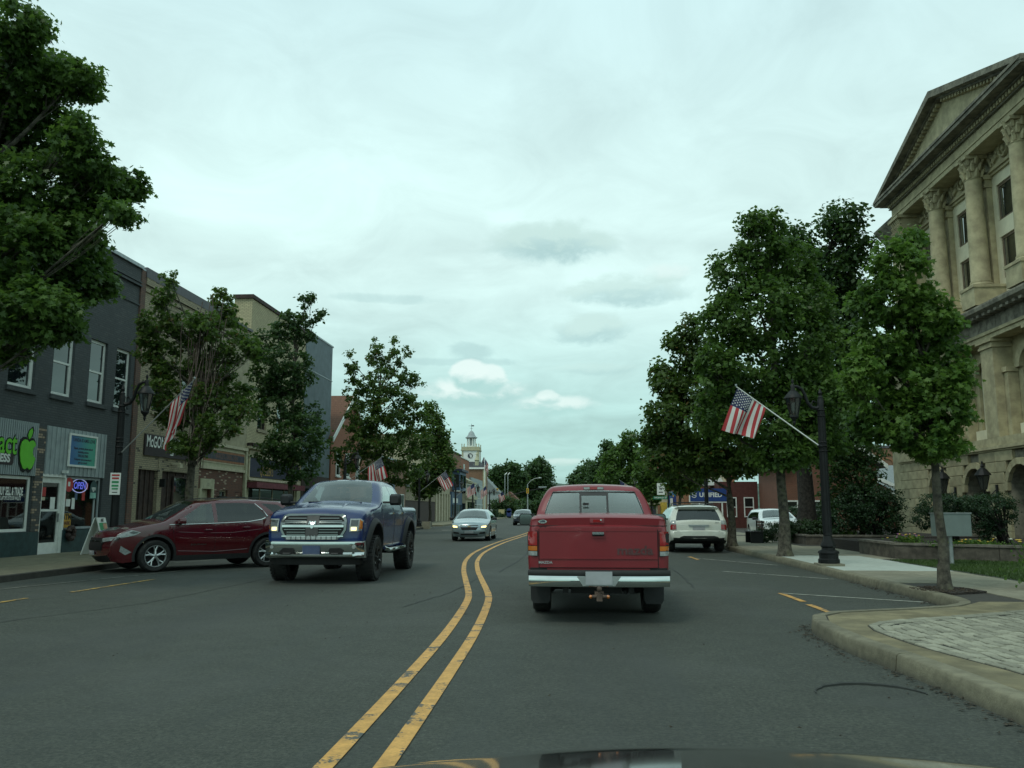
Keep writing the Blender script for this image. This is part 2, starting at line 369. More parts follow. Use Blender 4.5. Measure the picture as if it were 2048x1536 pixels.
def crom(ts, xs, t):
    i = max(0, min(len(ts) - 2, next((k for k in range(len(ts) - 1) if t < ts[k + 1]), len(ts) - 2)))
    u = (t - ts[i]) / (ts[i + 1] - ts[i]); h = ts[i + 1] - ts[i]
    m0 = (xs[i + 1] - xs[max(i - 1, 0)]) / (ts[i + 1] - ts[max(i - 1, 0)]) * h; m1 = (xs[min(i + 2, len(xs) - 1)] - xs[i]) / (ts[min(i + 2, len(xs) - 1)] - ts[i]) * h
    return (2 * u**3 - 3 * u**2 + 1) * xs[i] + (u**3 - 2 * u**2 + u) * m0 + (3 * u**2 - 2 * u**3) * xs[i + 1] + (u**3 - u**2) * m1
for s in (-1, 1):
    ys = [-4 + .5 * k for k in range(130)] + [62 + 6 * k for k in range(20)]
    o = strip(MB(), [(crom(CY, CX, y) + s * .165, y) for y in ys], .112).build('yellow_line', M_yel, ROAD)
Lp = MB(); Yp = MB()
for p in [[(3.52, 15.1), (5.4, 13.75)], [(3.42, 20.3), (5.3, 18.2)], [(3.37, 26.1), (5.2, 22.6)], [(3.37, 32), (5.3, 29)], [(3.37, 38), (5.3, 35)]]: strip(Lp, p, .07)
strip(Lp, [(-1.9, 60.0), (-1.9, 62)], 1.1); strip(Lp, [(-9.2, 60.0), (-7.2, 60.0)], .5)
strip(Lp, [(-4.6, 88), (-4.6, 89.4)], 3)
Lp.build('white_bay_line', M_wht, ROAD)
for a, c in [(15.1, 13.75), (13.35, 12.0), (26.6, 24.9)]: strip(Yp, [(3.5, a), (3.53, c)], .10)
Yp.build('yellow_bay_mark', M_yel, ROAD)
Lw = MB(); strip(Lw, [(-10.6, 14.3), (-10.2, 14.9), (-8.85, 20.6), (-8.4, 22.5)], .07); strip(Lw, [(-11.1, 20.5), (-8.6, 30)], .07)
Lw.build('white_bay_line', M_wht2, ROAD)
Ly = MB(); strip(Ly, [(-8.63, 14.4), (-8.55, 17.2)], .10); strip(Ly, [(-8.78, 11.5), (-8.76, 13.4)], .10); Ly.build('yellow_bay_mark', M_yel2, ROAD)
Tc = MB()
for pts, w in [([(-9.5, 9.6), (-8.4, 9.75), (-7.3, 10.3)], .03), ([(-2.5, 12.6), (-2.1, 15), (-1.95, 18.4), (-2.2, 19.6)], .02), ([(-1.7, 19.8), (-1.5, 26), (-1.6, 33)], .05),
               ([(-7.3, 10.3), (-6.5, 12.8), (-6.2, 20)], .02), ([(2.2, 16), (2.35, 20), (2.2, 29)], .03), ([(-12, 70), (6, 71)], .08)]:
    q = []
    for i in range(len(pts) - 1):
        for k in range(10):
            t = k / 10; q.append((pts[i][0] * (1 - t) + pts[i + 1][0] * t + random.gauss(0, .018), pts[i][1] * (1 - t) + pts[i + 1][1] * t))
    strip(Tc, q + [pts[-1]], w, .003)
Tc.build('tar_seam', M_tar, ROAD)
Ts = MB(); strip(Ts, [(1.2, 13.4), (1.35, 18), (1.2, 26)], .16, -.0025)
Ts.build('old_seam', mat('old_seam_asphalt', (.056, .063, .053), .85, var=.25, vs=3, bump=.5, bs=60), ROAD)
# worn casting ring near the kerb, its far rim proud of the asphalt
mh = thing('manhole_cover', (2.28, 6.95, 0), 'worn manhole cover sunk in the asphalt beside the near right kerb', 'manhole cover')
mh_ring = MB().tube([((.42 + random.gauss(0, .006)) * math.cos(R(6 + 6 * k)), (.42 + random.gauss(0, .006)) * math.sin(R(6 + 6 * k)), .002) for k in range(29)], [.004 + .012 * math.sin(math.pi * k / 28) + .003 * (k % 2) for k in range(29)], 5).build('rim', M_tar, mh, smooth=True)
MB().lathe([(.0, -.0036), (.40, -.0036)], n=40, cap=False).build('cover', M_asph, mh)

# kerbs: swept profile cut into stones
def sweep_kerb(poly, name, seg=2.4, side=1, hgt=.15, wid=.17, m=M_kerb, parent=None):
    """side=+1: pavement on the right of the travel direction"""
    P = [Vector((p[0], p[1])) for p in poly]; L = [0]
    for i in range(1, len(P)): L.append(L[-1] + (P[i] - P[i - 1]).length)
    def at(s):
        s = max(0, min(L[-1], s)); i = max(0, min(len(P) - 2, next((k for k in range(len(P) - 1) if s <= L[k + 1]), len(P) - 2)))
        t = (s - L[i]) / (L[i + 1] - L[i]); return P[i].lerp(P[i + 1], t)
    prof = [(-.02, -.05), (.0, .01), (.010, hgt * .60), (.018, hgt * .88), (.032, hgt - .006), (.052, hgt), (wid, hgt), (wid, -.05)]
    s = 0; out = []
    while s < L[-1] - .1:
        e = min(s + seg, L[-1]); mb = MB(); n = max(2, int((e - s) / .22) + 1); vs = []
        for k in range(n):
            t = s + .008 + (e - s - .016) * k / (n - 1); p = at(t); d = (at(t + .15) - at(t - .15)).normalized(); nx, ny = d.y * side, -d.x * side
            for (o, z) in prof:
                j = random.gauss(0, .0016) if o < .1 else 0
                vs.append((p.x + nx * (o + j), p.y + ny * (o + j), z + (j if z > .05 else 0)))
        m_ = len(prof)
        fs = [(k * m_ + i, k * m_ + i + 1, (k + 1) * m_ + i + 1, (k + 1) * m_ + i) for k in range(n - 1) for i in range(m_ - 1)] + [tuple(range(m_)), tuple(range((n - 1) * m_, n * m_))]
        mb.add(vs, fs); out.append(mb.build(name, m, parent, smooth=50)); s = e
    return out
KR = [(2.97, -4), (2.96, 3), (2.95, 6), (2.90, 7.1), (2.82, 8), (2.72, 8.8), (2.70, 9.6), (2.73, 10.3), (2.86, 10.85), (3.15, 11.2), (3.6, 11.42), (4.3, 11.7), (4.95, 12.05), (5.30, 12.45), (5.42, 13.0), (5.45, 14), (5.48, 24), (5.4, 33), (5.4, 66)]
KL = [(-11.3, 2), (-11.3, 66)]
# right pavement base, then slabs
pr = MB(); pr.prism([(p[0] + .12, p[1]) for p in KR] + [(26, 66), (26, -4)], -.03, .138, 'z')
PR = struct(pr.build('right_pavement', M_joint))
for k in sweep_kerb(KR, 'kerb_stone', parent=PR): pass
far_r = struct(MB().box(5.4, 40, 74, 260, -.03, .13).build('far_right_pavement', M_conc_l)); 
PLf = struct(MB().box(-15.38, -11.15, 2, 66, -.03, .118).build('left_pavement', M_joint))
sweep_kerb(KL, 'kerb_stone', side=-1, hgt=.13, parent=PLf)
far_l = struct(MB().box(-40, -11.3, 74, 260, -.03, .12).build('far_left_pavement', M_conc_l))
struct(MB().box(-30, -11.6, 260, 420, -.03, .12).build('far_left_verge', M_ground))
SL = {}
def slab(parent, x0, x1, y0, y1, z, m, name='concrete_slab', g=.008, t=.03):
    key = (round(x1 - x0, 3), round(y1 - y0, 3), m.name, t)
    if key not in SL:
        w, h = (x1 - x0) / 2 - g, (y1 - y0) / 2 - g; c = .006
        SL[key] = MB().add([(-w, -h, -t), (w, -h, -t), (w, h, -t), (-w, h, -t), (-w, -h, -c), (w, -h, -c), (w, h, -c), (-w, h, -c), (-w + c, -h + c, 0), (w - c, -h + c, 0), (w - c, h - c, 0), (-w + c, h - c, 0)],
            [(0, 1, 5, 4), (1, 2, 6, 5), (2, 3, 7, 6), (3, 0, 4, 7), (4, 5, 9, 8), (5, 6, 10, 9), (6, 7, 11, 10), (7, 4, 8, 11), (8, 9, 10, 11)]).build('m', m)
        me = SL[key].data; bpy.data.objects.remove(SL[key]); SL[key] = me
    o = link(name, SL[key], parent, ((x0 + x1) / 2, (y0 + y1) / 2, z + random.uniform(-.003, .003))); return o
y = 12.6
while y < 60:
    for (x0, x1) in ((5.63, 6.75), (6.75, 7.87)):
        if y < 14.4 and y + 1.5 > 13.4 and x0 < 6: 
            slab(PR, 6.3, x1, y, y + 1.5, .150, M_conc); continue
        new = 17.9 < y < 23.5
        slab(PR, x0, x1, y, y + 1.5, .150, M_concnew if new else M_conc)
    if y > 22.9: slab(PR, 7.87, 9.4, y, y + 1.5, .149, M_conc)
    y += 1.5
for k in range(3): slab(PR, 9.4 + 1.5 * k, 10.9 + 1.5 * k, 24.4, 31, .149, M_conc)
y = 11.9
while y < 60:
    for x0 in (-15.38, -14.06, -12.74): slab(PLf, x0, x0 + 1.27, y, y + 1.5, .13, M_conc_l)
    y += 1.5
# corner: tan apron and brick pavers with a curved soldier border
ap = MB(); ap.prism([(3.13, -4), (3.13, 3), (3.12, 6), (3.07, 7.1), (2.99, 8), (2.89, 8.8), (2.87, 9.6), (2.90, 10.2), (3.02, 10.7), (3.3, 11.05), (3.8, 11.25), (4.4, 11.5), (5.1, 11.9), (5.6, 12.5), (9, 12.5), (9, -4)], .10, .146, 'z')
struct(ap.build('corner_apron', M_tan, None))
PB = [(3.50, -3), (3.50, 6.6), (3.40, 7.3), (3.26, 7.95), (3.17, 8.5), (3.14, 9.0), (3.13, 9.45), (3.2, 9.85), (3.42, 10.15), (3.9, 10.45), (4.63, 10.85), (5.5, 11.35), (6.8, 12.1), (8.5, 12.3), (8.5, -3)]
pave = MB().prism(PB, .10, .1475, 'z').build('brick_pavement', mat('paver_joint', (.018, .017, .013), .95)); struct(pave)
pvm = {}
def paver_me(w, l):
    if (w, l) not in pvm:
        o = slab(None, -w / 2, w / 2, -l / 2, l / 2, 0, M_paver, g=.0085, t=.02); pvm[(w, l)] = o.data; bpy.data.objects.remove(o)
    return pvm[(w, l)]
pav = []
def offs(poly, d):
    out = []
    for i in range(1, len(poly) - 1):
        a, p, c = Vector(poly[i - 1]), Vector(poly[i]), Vector(poly[i + 1]); t = (c - a).normalized(); out.append((p.x + t.y * d, p.y - t.x * d))
    return out
for d in (.06, .165):
    pp = offs(PB[:-1], d); s = 0; P = [Vector(p) for p in pp]
    for i in range(len(P) - 1):
        L = (P[i + 1] - P[i]).length; t = (P[i + 1] - P[i]).normalized(); n = max(1, round(L / .21))
        for k in range(n):
            c = P[i] + t * L * (k + .5) / n; pav.append((c.x, c.y, math.atan2(-t.x, t.y)))
inn = offs(PB[:-1], .225); inn = inn + [(8.4, 12), (8.4, -2)]
r = 0; x = 3.3
while x < 8:
    y = 4.0 + (.10 if r % 2 else 0)
    while y < 12:
        if inpoly((x, y), inn) and math.hypot(x, y) < 13.0: pav.append((x + random.gauss(0, .002), y, random.gauss(0, .01)))
        y += .205
    x += .105; r += 1
vis = [p for p in pav if p[0] / max(p[1], .1) < .60 + .12]
vis.sort(key=lambda p: math.hypot(p[0], p[1]) + (0 if p[0] / p[1] < .58 else 50))
pv = paver_me(.105, .205)
for (x, y, a) in vis[:295]:
    o = link('paver', pv, pave, (x, y, .160 + random.uniform(-.005, .004))); o.rotation_euler = (random.gauss(0, .02), random.gauss(0, .02), a)
rest = MB(); ids = set(map(tuple, vis[:295]))
for (x, y, a) in pav:
    if (x, y, a) in ids or y < 4: continue
    c, s_ = math.cos(a), math.sin(a); z = .160 + random.uniform(-.005, .004); q = [(-.045, -.095), (.045, -.095), (.045, .095), (-.045, .095)]
    vs = [(x + p[0] * c - p[1] * s_, y + p[0] * s_ + p[1] * c, zq) for zq in (z - .02, z) for p in q]
    rest.add(vs, [(0, 1, 5, 4), (1, 2, 6, 5), (2, 3, 7, 6), (3, 0, 4, 7), (4, 5, 6, 7)])
tag(rest.build('pavers_beyond', M_paver, pave), kind='stuff')
struct(MB().prism([(7.87, 12.5), (7.87, 22.4), (20, 21.2), (20, 12.5)], .10, .155, 'z').build('lawn', M_ground))
struct(MB().prism([(8.0, 31), (8.0, 60), (30, 60), (30, 31)], .10, .150, 'z').build('courtyard', M_joint))
# grit and dead leaves along the gutters
db = MB()
for k in range(520):
    if k % 5: s_ = random.random() * 13 + 4.5; i = next((q for q in range(1, len(KR)) if KR[q][1] > s_), len(KR) - 1); f_ = (s_ - KR[i - 1][1]) / (KR[i][1] - KR[i - 1][1] + 1e-6); x_ = KR[i - 1][0] + (KR[i][0] - KR[i - 1][0]) * f_ - abs(random.gauss(0, .10)) - .02
    else: s_ = random.uniform(4, 20); x_ = random.uniform(-7, 3.2)
    w_ = random.uniform(.008, .024) * (1 if k % 5 else .5); a = random.uniform(0, 6.28); z_ = .002; q = [(x_ + w_ * math.cos(a + t_) * (1.6 if t_ in (0, 3.14) else .7), s_ + w_ * math.sin(a + t_) * (1.6 if t_ in (0, 3.14) else .7), z_ + random.uniform(0, .012)) for t_ in (0, 1.57, 3.14, 4.71)]
    db.add(q + [(sum(p[0] for p in q) / 4, sum(p[1] for p in q) / 4, z_ + .012)], [(0, 1, 4), (1, 2, 4), (2, 3, 4), (3, 0, 4)])
tag(db.build('gutter_debris', mat('leaf_litter', (.05, .042, .028), .95, var=.4, vs=40)), kind='stuff', label='small dead leaves and grit along the right gutter')
# grass
def grass(name, poly, n, h, z, m):
    xs = [p[0] for p in poly]; ys = [p[1] for p in poly]; vs = []; fs = []
    while len(fs) < n:
        x, y = random.uniform(min(xs), max(xs)), random.uniform(min(ys), max(ys))
        if not inpoly((x, y), poly): continue
        a = random.uniform(0, 6.28); w = .006 + .006 * random.random(); hh = h * random.uniform(.5, 1.3); lx, ly = random.gauss(0, hh * .4), random.gauss(0, hh * .4); k = len(vs)
        vs += [(x - w * math.cos(a), y - w * math.sin(a), z), (x + w * math.cos(a), y + w * math.sin(a), z), (x + lx, y + ly, z + hh)]; fs.append((k, k + 1, k + 2))
    me = bpy.data.meshes.new(name); me.from_pydata(vs, [], fs); me.materials.append(m); o = link(name, me); tag(o, kind='stuff'); return o
M_grass = leafmat('grass_blades', (.035, .070, .016), (.075, .125, .030), .2)
g1 = grass('grass', [(7.9, 13), (7.9, 22.3), (13.5, 21.6), (13.5, 13)], 60000, .05, .155, M_grass)
g1['label'] = 'short mown grass strip between the right pavement and the planter wall'; 
# ================================================================== BUILDINGS
M_bgrey = brickmat('grey_painted_brick', (.070, .080, .082), (.062, .071, .074), (.050, .058, .060), bump=.7, odd=((.082, .090, .090), .9))
M_bgreyp = brickmat('peeling_painted_brick', (.070, .078, .076), (.085, .080, .070), (.055, .058, .055), odd=((.34, .26, .18), .68), bump=.8)
M_btan = brickmat('buff_brick', (.36, .31, .20), (.29, .25, .165), (.14, .135, .10), odd=((.075, .065, .05), .95), bump=.7)
M_bcream = brickmat('cream_glazed_brick', (.50, .45, .27), (.44, .39, .24), (.16, .15, .10), bump=.6)
M_bred = brickmat('mixed_red_brick', (.17, .065, .04), (.11, .05, .035), (.10, .085, .065), odd=((.42, .33, .24), .90), bump=.8)
M_borange = brickmat('orange_brick', (.33, .115, .06), (.28, .10, .055), (.22, .15, .10), bump=.5, stain=.15)
M_borange2 = brickmat('brown_brick', (.25, .13, .075), (.21, .11, .065), (.16, .12, .08), bump=.5, stain=.3)
M_stucco = mat('stucco', (.36, .33, .22), .9, var=.08, vs=3, bump=.3, bs=60, dirt=.35)
M_roofred = mat('brown_shingle', (.16, .075, .045), .9, var=.2, vs=12, bump=.5, bs=40, fn=lambda B, co, c: B.mix(B.m('MULTIPLY', B.ss(B.m('FRACT', B.m('DIVIDE', B.xyz(co)[2], .16)), .8, 1.0), .6), c, (.04, .02, .015, 1)))
M_roofgrey = mat('grey_shingle', (.20, .23, .23), .9, var=.12, vs=12, bump=.4)
M_coping = mat('metal_coping', (.34, .39, .40), .5, metal=.3, var=.1)
M_copingd = mat('dark_coping', (.085, .085, .095), .6, var=.1)
M_corr = mat('grey_corrugated_metal', (.20, .25, .27), .55, metal=.2, var=.06, vs=2, dirt=.25)
M_corrw = mat('pale_metal_sheet', (.30, .35, .35), .6, var=.05, vs=3, dirt=.3)
M_teal = mat('dark_teal_paint', (.018, .050, .052), .6, var=.15, dirt=.3)
M_green = mat('lime_green_sign', (.13, .52, .03), .6, var=.03)
M_navy = mat('navy_sign', (.022, .028, .055), .6, var=.1)
M_brownsign = mat('dark_brown_sign', (.030, .022, .024), .6, var=.1)
M_gold = mat('gold_letters', (.36, .24, .06), .5, var=.05)
M_terra = mat('terracotta_board', (.30, .14, .07), .8, var=.12)
M_slate = mat('slate_board', (.055, .060, .075), .7, var=.2)
M_red = mat('red_plastic', (.42, .025, .02), .5, var=.05)
M_bluepaint = mat('blue_grey_paint', (.055, .105, .17), .6, var=.12, dirt=.2)
M_darkblue = mat('dark_blue_paint', (.02, .03, .055), .6, var=.12)
M_brownwood = mat('brown_wood', (.045, .028, .022), .8, var=.25, vs=6)
M_pinkaw = mat('maroon_canvas', (.16, .045, .055), .9, var=.2)
M_wood = mat('wood', (.24, .18, .10), .7, var=.15)
M_room = mat('room_wall', (.10, .09, .08), .9, var=.2)

def facade(name, parent, x, s, y0, y1, z0, z1, holes, m, t=.22, axis='x'):
    """wall face with real openings; s=+1 looks to +x (or, axis 'y', s=-1 looks to -y). Holes are (a0,a1,z0,z1)"""
    A = sorted({y0, y1} | {v for h in holes for v in h[:2]}); Zs = sorted({z0, z1} | {v for h in holes for v in h[2:4]})
    mb = MB()
    P = (lambda a, z, d: (x - s * d, a, z)) if axis == 'x' else (lambda a, z, d: (a, x - s * d, z))
    for i in range(len(A) - 1):
        for k in range(len(Zs) - 1):
            ca, cz = (A[i] + A[i + 1]) / 2, (Zs[k] + Zs[k + 1]) / 2
            if any(h[0] < ca < h[1] and h[2] < cz < h[3] for h in holes): continue
            mb.add([P(A[i], Zs[k], 0), P(A[i + 1], Zs[k], 0), P(A[i + 1], Zs[k + 1], 0), P(A[i], Zs[k + 1], 0)], [(0, 1, 2, 3)])
    for h in holes:
        q = [(h[0], h[2]), (h[1], h[2]), (h[1], h[3]), (h[0], h[3])]
        for i in range(4):
            a, c = q[i], q[(i + 1) % 4]; mb.add([P(*a, 0), P(*c, 0), P(*c, t), P(*a, t)], [(0, 1, 2, 3)])
    for a in (y0, y1): mb.add([P(a, z0, 0), P(a, z1, 0), P(a, z1, t), P(a, z0, t)], [(0, 1, 2, 3)])
    mb.add([P(y0, z1, 0), P(y1, z1, 0), P(y1, z1, t), P(y0, z1, t)], [(0, 1, 2, 3)])
    return mb.build(name, m, parent, w=True)
def window(parent, x, s, a0, a1, z0, z1, fm, gm, axis='x', inset=.10, fw=.07, rail=True, mull=0, bars=0, sill=None, sillm=None, name='window', curtain=None, fd=.06):
    P = (lambda mb, a, c, u, v, d0, d1: mb.box(x - s * d0, x - s * d1, a, c, u, v)) if axis == 'x' else (lambda mb, a, c, u, v, d0, d1: mb.box(a, c, x - s * d0, x - s * d1, u, v))
    f = MB()
    P(f, a0, a0 + fw, z0, z1, inset, inset + fd); P(f, a1 - fw, a1, z0, z1, inset, inset + fd)
    P(f, a0 + fw, a1 - fw, z0, z0 + fw, inset, inset + fd); P(f, a0 + fw, a1 - fw, z1 - fw, z1, inset, inset + fd)
    zm = (z0 + z1) / 2
    if rail: P(f, a0 + fw, a1 - fw, zm - .03, zm + .03, inset + .01, inset + fd)
    for k in range(mull):
        c = a0 + (a1 - a0) * (k + 1) / (mull + 1); P(f, c - .03, c + .03, z0 + fw, z1 - fw, inset + .003, inset + fd)
    for k in range(bars):
        c = z0 + (z1 - z0) * (k + 1) / (bars + 1); P(f, a0 + fw, a1 - fw, c - .015, c + .015, inset + .012, inset + fd)
    fo = f.build(name, fm, parent, w=True)
    if rail:
        g = MB(); P(g, a0 + fw * .6, a1 - fw * .6, zm, z1 - fw * .5, inset + .025, inset + .032); g.build('pane', gm, fo, w=True)
        g = MB(); P(g, a0 + fw * .6, a1 - fw * .6, z0 + fw * .5, zm, inset + .045, inset + .052); g.build('pane', gm, fo, w=True)
    else:
        n = mull + 1
        for k in range(n):
            c0, c1 = a0 + (a1 - a0) * k / n, a0 + (a1 - a0) * (k + 1) / n
            g = MB(); P(g, c0 + .02, c1 - .02, z0 + fw * .5, z1 - fw * .5, inset + .03, inset + .037); g.build('pane', gm, fo, w=True)
    if curtain: 
        g = MB(); P(g, a0 + fw, a0 + fw + (a1 - a0 - 2 * fw) * .55, z0 + .06, z1 - fw, inset + .12, inset + .14); g.build('curtain', curtain, fo, w=True)
    if sill:
        g = MB(); P(g, a0 - .08, a1 + .08, z0 - sill, z0 - .004, -.07, inset + .03); g.build('sill', sillm, fo, w=True)
    return fo
def part(name, m, parent, *boxes, smooth=False):
    mb = MB()
    for q in boxes: mb.box(*q)
    return mb.build(name, m, parent, w=True, smooth=smooth)
XF = -15.4
def bldg(name, x, y, label, cat='building', group=None): return thing(name, (x, y, 0), label, cat, group)

# ---- grey painted brick shop, left
g = bldg('brick_shop_building', XF, 28.9, 'dark grey painted two-storey brick building with white sash windows and pale metal sign panels')
W4 = [(16.0, 17.05, 4.82, 6.87), (17.95, 19.0, 4.82, 6.87), (19.95, 21.05, 4.8, 6.85), (21.95, 23.12, 4.8, 6.85), (23.92, 24.98, 4.81, 6.86), (25.82, 26.82, 4.82, 6.88), (27.38, 28.34, 4.83, 6.88)]
holes = W4 + [(14.5, 23.38, .80, 2.36), (23.83, 27.05, .10, 2.42)]
facade('wall', g, XF, 1, 12.0, 28.93, .0, 9.35, holes, M_bgrey)
part('side_wall', M_bgrey, g, (XF - 13, XF - .22, 11.99, 12.25, 0, 9.3), (XF - 13, XF - .25, 28.62, 28.92, 0, 9.9))
part('roof', M_copingd, g, (XF - 13, XF - .22, 12.3, 28.6, 9.0, 9.2))
facade('parapet', g, XF + .03, 1, 12.0, 28.93, 9.36, 9.95, [], M_bgrey, t=.4)
part('cornice', M_bgrey, g, (XF + .02, XF + .10, 12, 28.6, 9.30, 9.36), (XF + .02, XF + .07, 12, 28.6, 9.44, 9.49), (XF - .2, XF + .04, 12, 28.6, 8.62, 8.68))
part('coping', M_coping, g, (XF - .5, XF + .12, 11.9, 28.6, 9.95, 10.07), (XF - .5, XF + .05, 28.6, 28.98, 9.96, 10.02))
part('pier', brickmat('red_pier_brick', (.16, .085, .06), (.11, .07, .055), (.07, .06, .05)), g, (XF - .2, XF + .05, 28.60, 28.93, 0, 9.95))
for i, q in enumerate(W4):
    window(g, XF, 1, *q, M_white, M_glassb, inset=.09, fw=.10, sill=.14, sillm=M_teal if 0 else M_bgrey, curtain=M_creamtrim if i == 5 else None, fd=.08)
# pale sign panels: metal sheets with ribs
def ribbed(name, parent, x, a0, a1, z0, z1, m, step=.10, d=.03, s=1):
    mb = MB(); mb.box(x, x + s * d * .4, a0, a1, z0, z1)
    a = a0 + .02
    while a < a1 - .03: mb.box(x + s * d * .4, x + s * d, a, a + step * .45, z0, z1); a += step
    return mb.build(name, m, parent, w=True)
sp1 = ribbed('sign_panel', g, XF, 19.5, 23.42, 2.36, 3.87, M_corrw, step=.09, d=.045)
sp2 = ribbed('sign_panel', g, XF, 23.87, 27.02, 2.44, 3.86, M_corrw, step=.22, d=.035)
# lettering and fruit emblem on the left panel
def shape(name, poly, x, m, parent, d=.02, s=1):
    off = root_of(parent).location; mb = MB(); mb.prism(poly, x, x + s * d, 'x'); return mb.build(name, m, parent, w=True)
def blobpoly(cx, cz, pts, k=1.0): return [(cx + a * k, cz + c * k) for a, c in pts]
apple = [(0, .34), (-.10, .42), (-.24, .42), (-.34, .34), (-.40, .18), (-.40, -.05), (-.34, -.28), (-.22, -.47), (-.12, -.50), (0, -.44), (.10, -.50), (.20, -.46), (.29, -.33), (.36, -.13), (.26, -.08), (.20, .04), (.22, .18), (.34, .27), (.29, .36), (.20, .42), (.10, .41)]
leaf = [(-.02, .44), (-.06, .54), (-.02, .68), (.10, .78), (.14, .68), (.10, .54), (.02, .45)]
shape('emblem', blobpoly(22.98, 2.98, [(a * 1.18 * .9, c * 1.13 * 1.0) for a, c in apple], .95), XF + .046, M_black, sp1); shape('emblem', blobpoly(22.99, 2.98, apple, .90), XF + .068, M_green, sp1)
shape('emblem', blobpoly(22.98, 2.98, [(a * 1.5 + .02, (c - .6) * 1.2 + .6) for a, c in leaf], .95), XF + .047, M_black, sp1); shape('emblem', blobpoly(22.98, 2.98, leaf, .92), XF + .069, M_green, sp1)
for dx, m_, bd, tag_ in ((.047, M_black, .045, 'letter_shadow'), (.060, M_green, .012, 'letters')): wtext(tag_, 'act', .86, (XF + dx, 22.12, 3.19), m_, sp1, bold=bd, sx=.74)
shape('label_board', [(20.8, 2.62), (22.35, 2.62), (22.42, 2.68), (22.42, 2.98), (22.3, 3.02), (20.8, 3.02)], XF + .046, M_brownsign, sp1, d=.006)
wtext('letters', 'ESS', .30, (XF + .056, 22.05, 2.79), M_white, sp1, bold=.012, sx=1.0)
# blue window-like sign on the right panel
def bluegrad(B, co, c):
    y = B.xyz(co)[1]; return B.mix(B.ss(y, -3.8, -2.6), (.03, .13, .30, 1), (.06, .34, .24, 1))
M_bsign = mat('blue_green_sign', (.05, .2, .3), .5, fn=bluegrad)
part('sign_board', M_bsign, sp2, (XF + .035, XF + .05, 25.02, 26.42, 2.78, 3.68))
part('sign_frame', M_white, sp2, (XF + .03, XF + .075, 24.95, 26.48, 3.68, 3.74), (XF + .03, XF + .075, 24.95, 26.48, 2.72, 2.78), (XF + .03, XF + .075, 24.95, 25.01, 2.78, 3.68), (XF + .03, XF + .075, 26.42, 26.48, 2.78, 3.68))
for k, (tx, sz, z) in enumerate([('TANDA IS AMIS LOVE', .15, 3.55), ('Repair, product, phone unlock', .088, 3.30), ('including service', .09, 3.19), ('330.343.7085', .11, 3.07), ('Computer and accessories &', .085, 2.96), ('give us a look!', .09, 2.86)]):
    wtext('letters', tx, sz, (XF + .053, 25.74, z), M_navy, sp2, bold=.004, sx=.95 if k else .85)
part('camera', M_white, g, (XF + .04, XF + .20, 24.70, 24.80, 2.50, 2.58)); 
# lower shop front
part('stall_riser', M_teal, g, (XF + .004, XF + .05, 12.0, 23.80, 0.0, .78), (XF + .004, XF + .05, 24.98, 27.3, 0.0, .80))
part('brick_pier', M_bgreyp, g, (XF + .006, XF + .04, 23.42, 23.80, .785, 3.8))
part('shop_room', M_room, g, (XF - 5, XF - 4.9, 12, 28, 0, 3), (XF - 5, XF - .3, 12, 28, 2.62, 2.7), (XF - 5, XF - .3, 12, 28, -.02, .06), (XF - 3.2, XF - .5, 20.4, 20.5, .1, 1.7))
window(g, XF, 1, 14.5, 23.36, .80, 2.34, M_white, M_glass, rail=False, mull=2, inset=.05, fw=.08)
for tx, sz, z in [('WE BUY SELL & TRADE', .30, 1.90), ('PHONES LAPTOPS OUTDOOR WALLETS', .15, 1.72)]:
    wtext('window_lettering', tx, sz, (XF - .07, 22.50, z), M_white, g, bold=.012 if sz > .2 else .004, sx=.40)
for k, (a, z0, z1, c) in enumerate([(21.2, .9, 1.6, (.05, .05, .06)), (22.1, .9, 1.5, (.14, .16, .16)), (22.7, .9, 1.75, (.12, .13, .13)), (23.0, .9, 1.3, (.08, .07, .06))]):
    part('display_stand', mat('display%d' % k, c, .8), g, (XF - 1.6, XF - .9, a, a + .35, z0, z1))
# door
d = part('door', M_white, g, (XF - .06, XF - .14, 23.86, 23.98, .12, 2.36), (XF - .06, XF - .14, 24.82, 24.94, .12, 2.36), (XF - .06, XF - .14, 23.98, 24.82, .12, .45), (XF - .06, XF - .14, 23.98, 24.82, 2.2, 2.36), (XF - .06, XF - .14, 23.98, 24.82, 1.36, 1.42))
part('pane', M_glass, d, (XF - .10, XF - .105, 23.97, 24.83, .44, 1.37), (XF - .10, XF - .105, 23.97, 24.83, 1.41, 2.21))
part('notice', M_white, d, (XF - .09, XF - .095, 24.45, 24.68, 1.43, 1.78)); part('notice', M_red, d, (XF - .09, XF - .095, 24.02, 24.20, 1.80, 2.06)); part('notice', M_cream, d, (XF - .09, XF - .095, 24.02, 24.18, 1.68, 1.78))
part('handle', M_steel, d, (XF - .02, XF - .06, 24.80, 24.84, 1.05, 1.30))
part('door_frame', M_white, g, (XF + .02, XF - .12, 23.82, 24.98, 2.37, 2.45), (XF + .02, XF - .12, 24.945, 25.02, .1, 2.37))
part('hinge', M_black, d, (XF - .03, XF - .06, 23.84, 23.87, .7, .8), (XF - .03, XF - .06, 23.84, 23.87, 1.7, 1.8))
w = window(g, XF, 1, 25.02, 27.0, .82, 2.42, M_coping, M_glass, rail=False, mull=0, inset=.06, fw=.07)
part('window_post', M_corrw, g, (XF - .07, XF - .13, 26.72, 26.80, .86, 2.38))
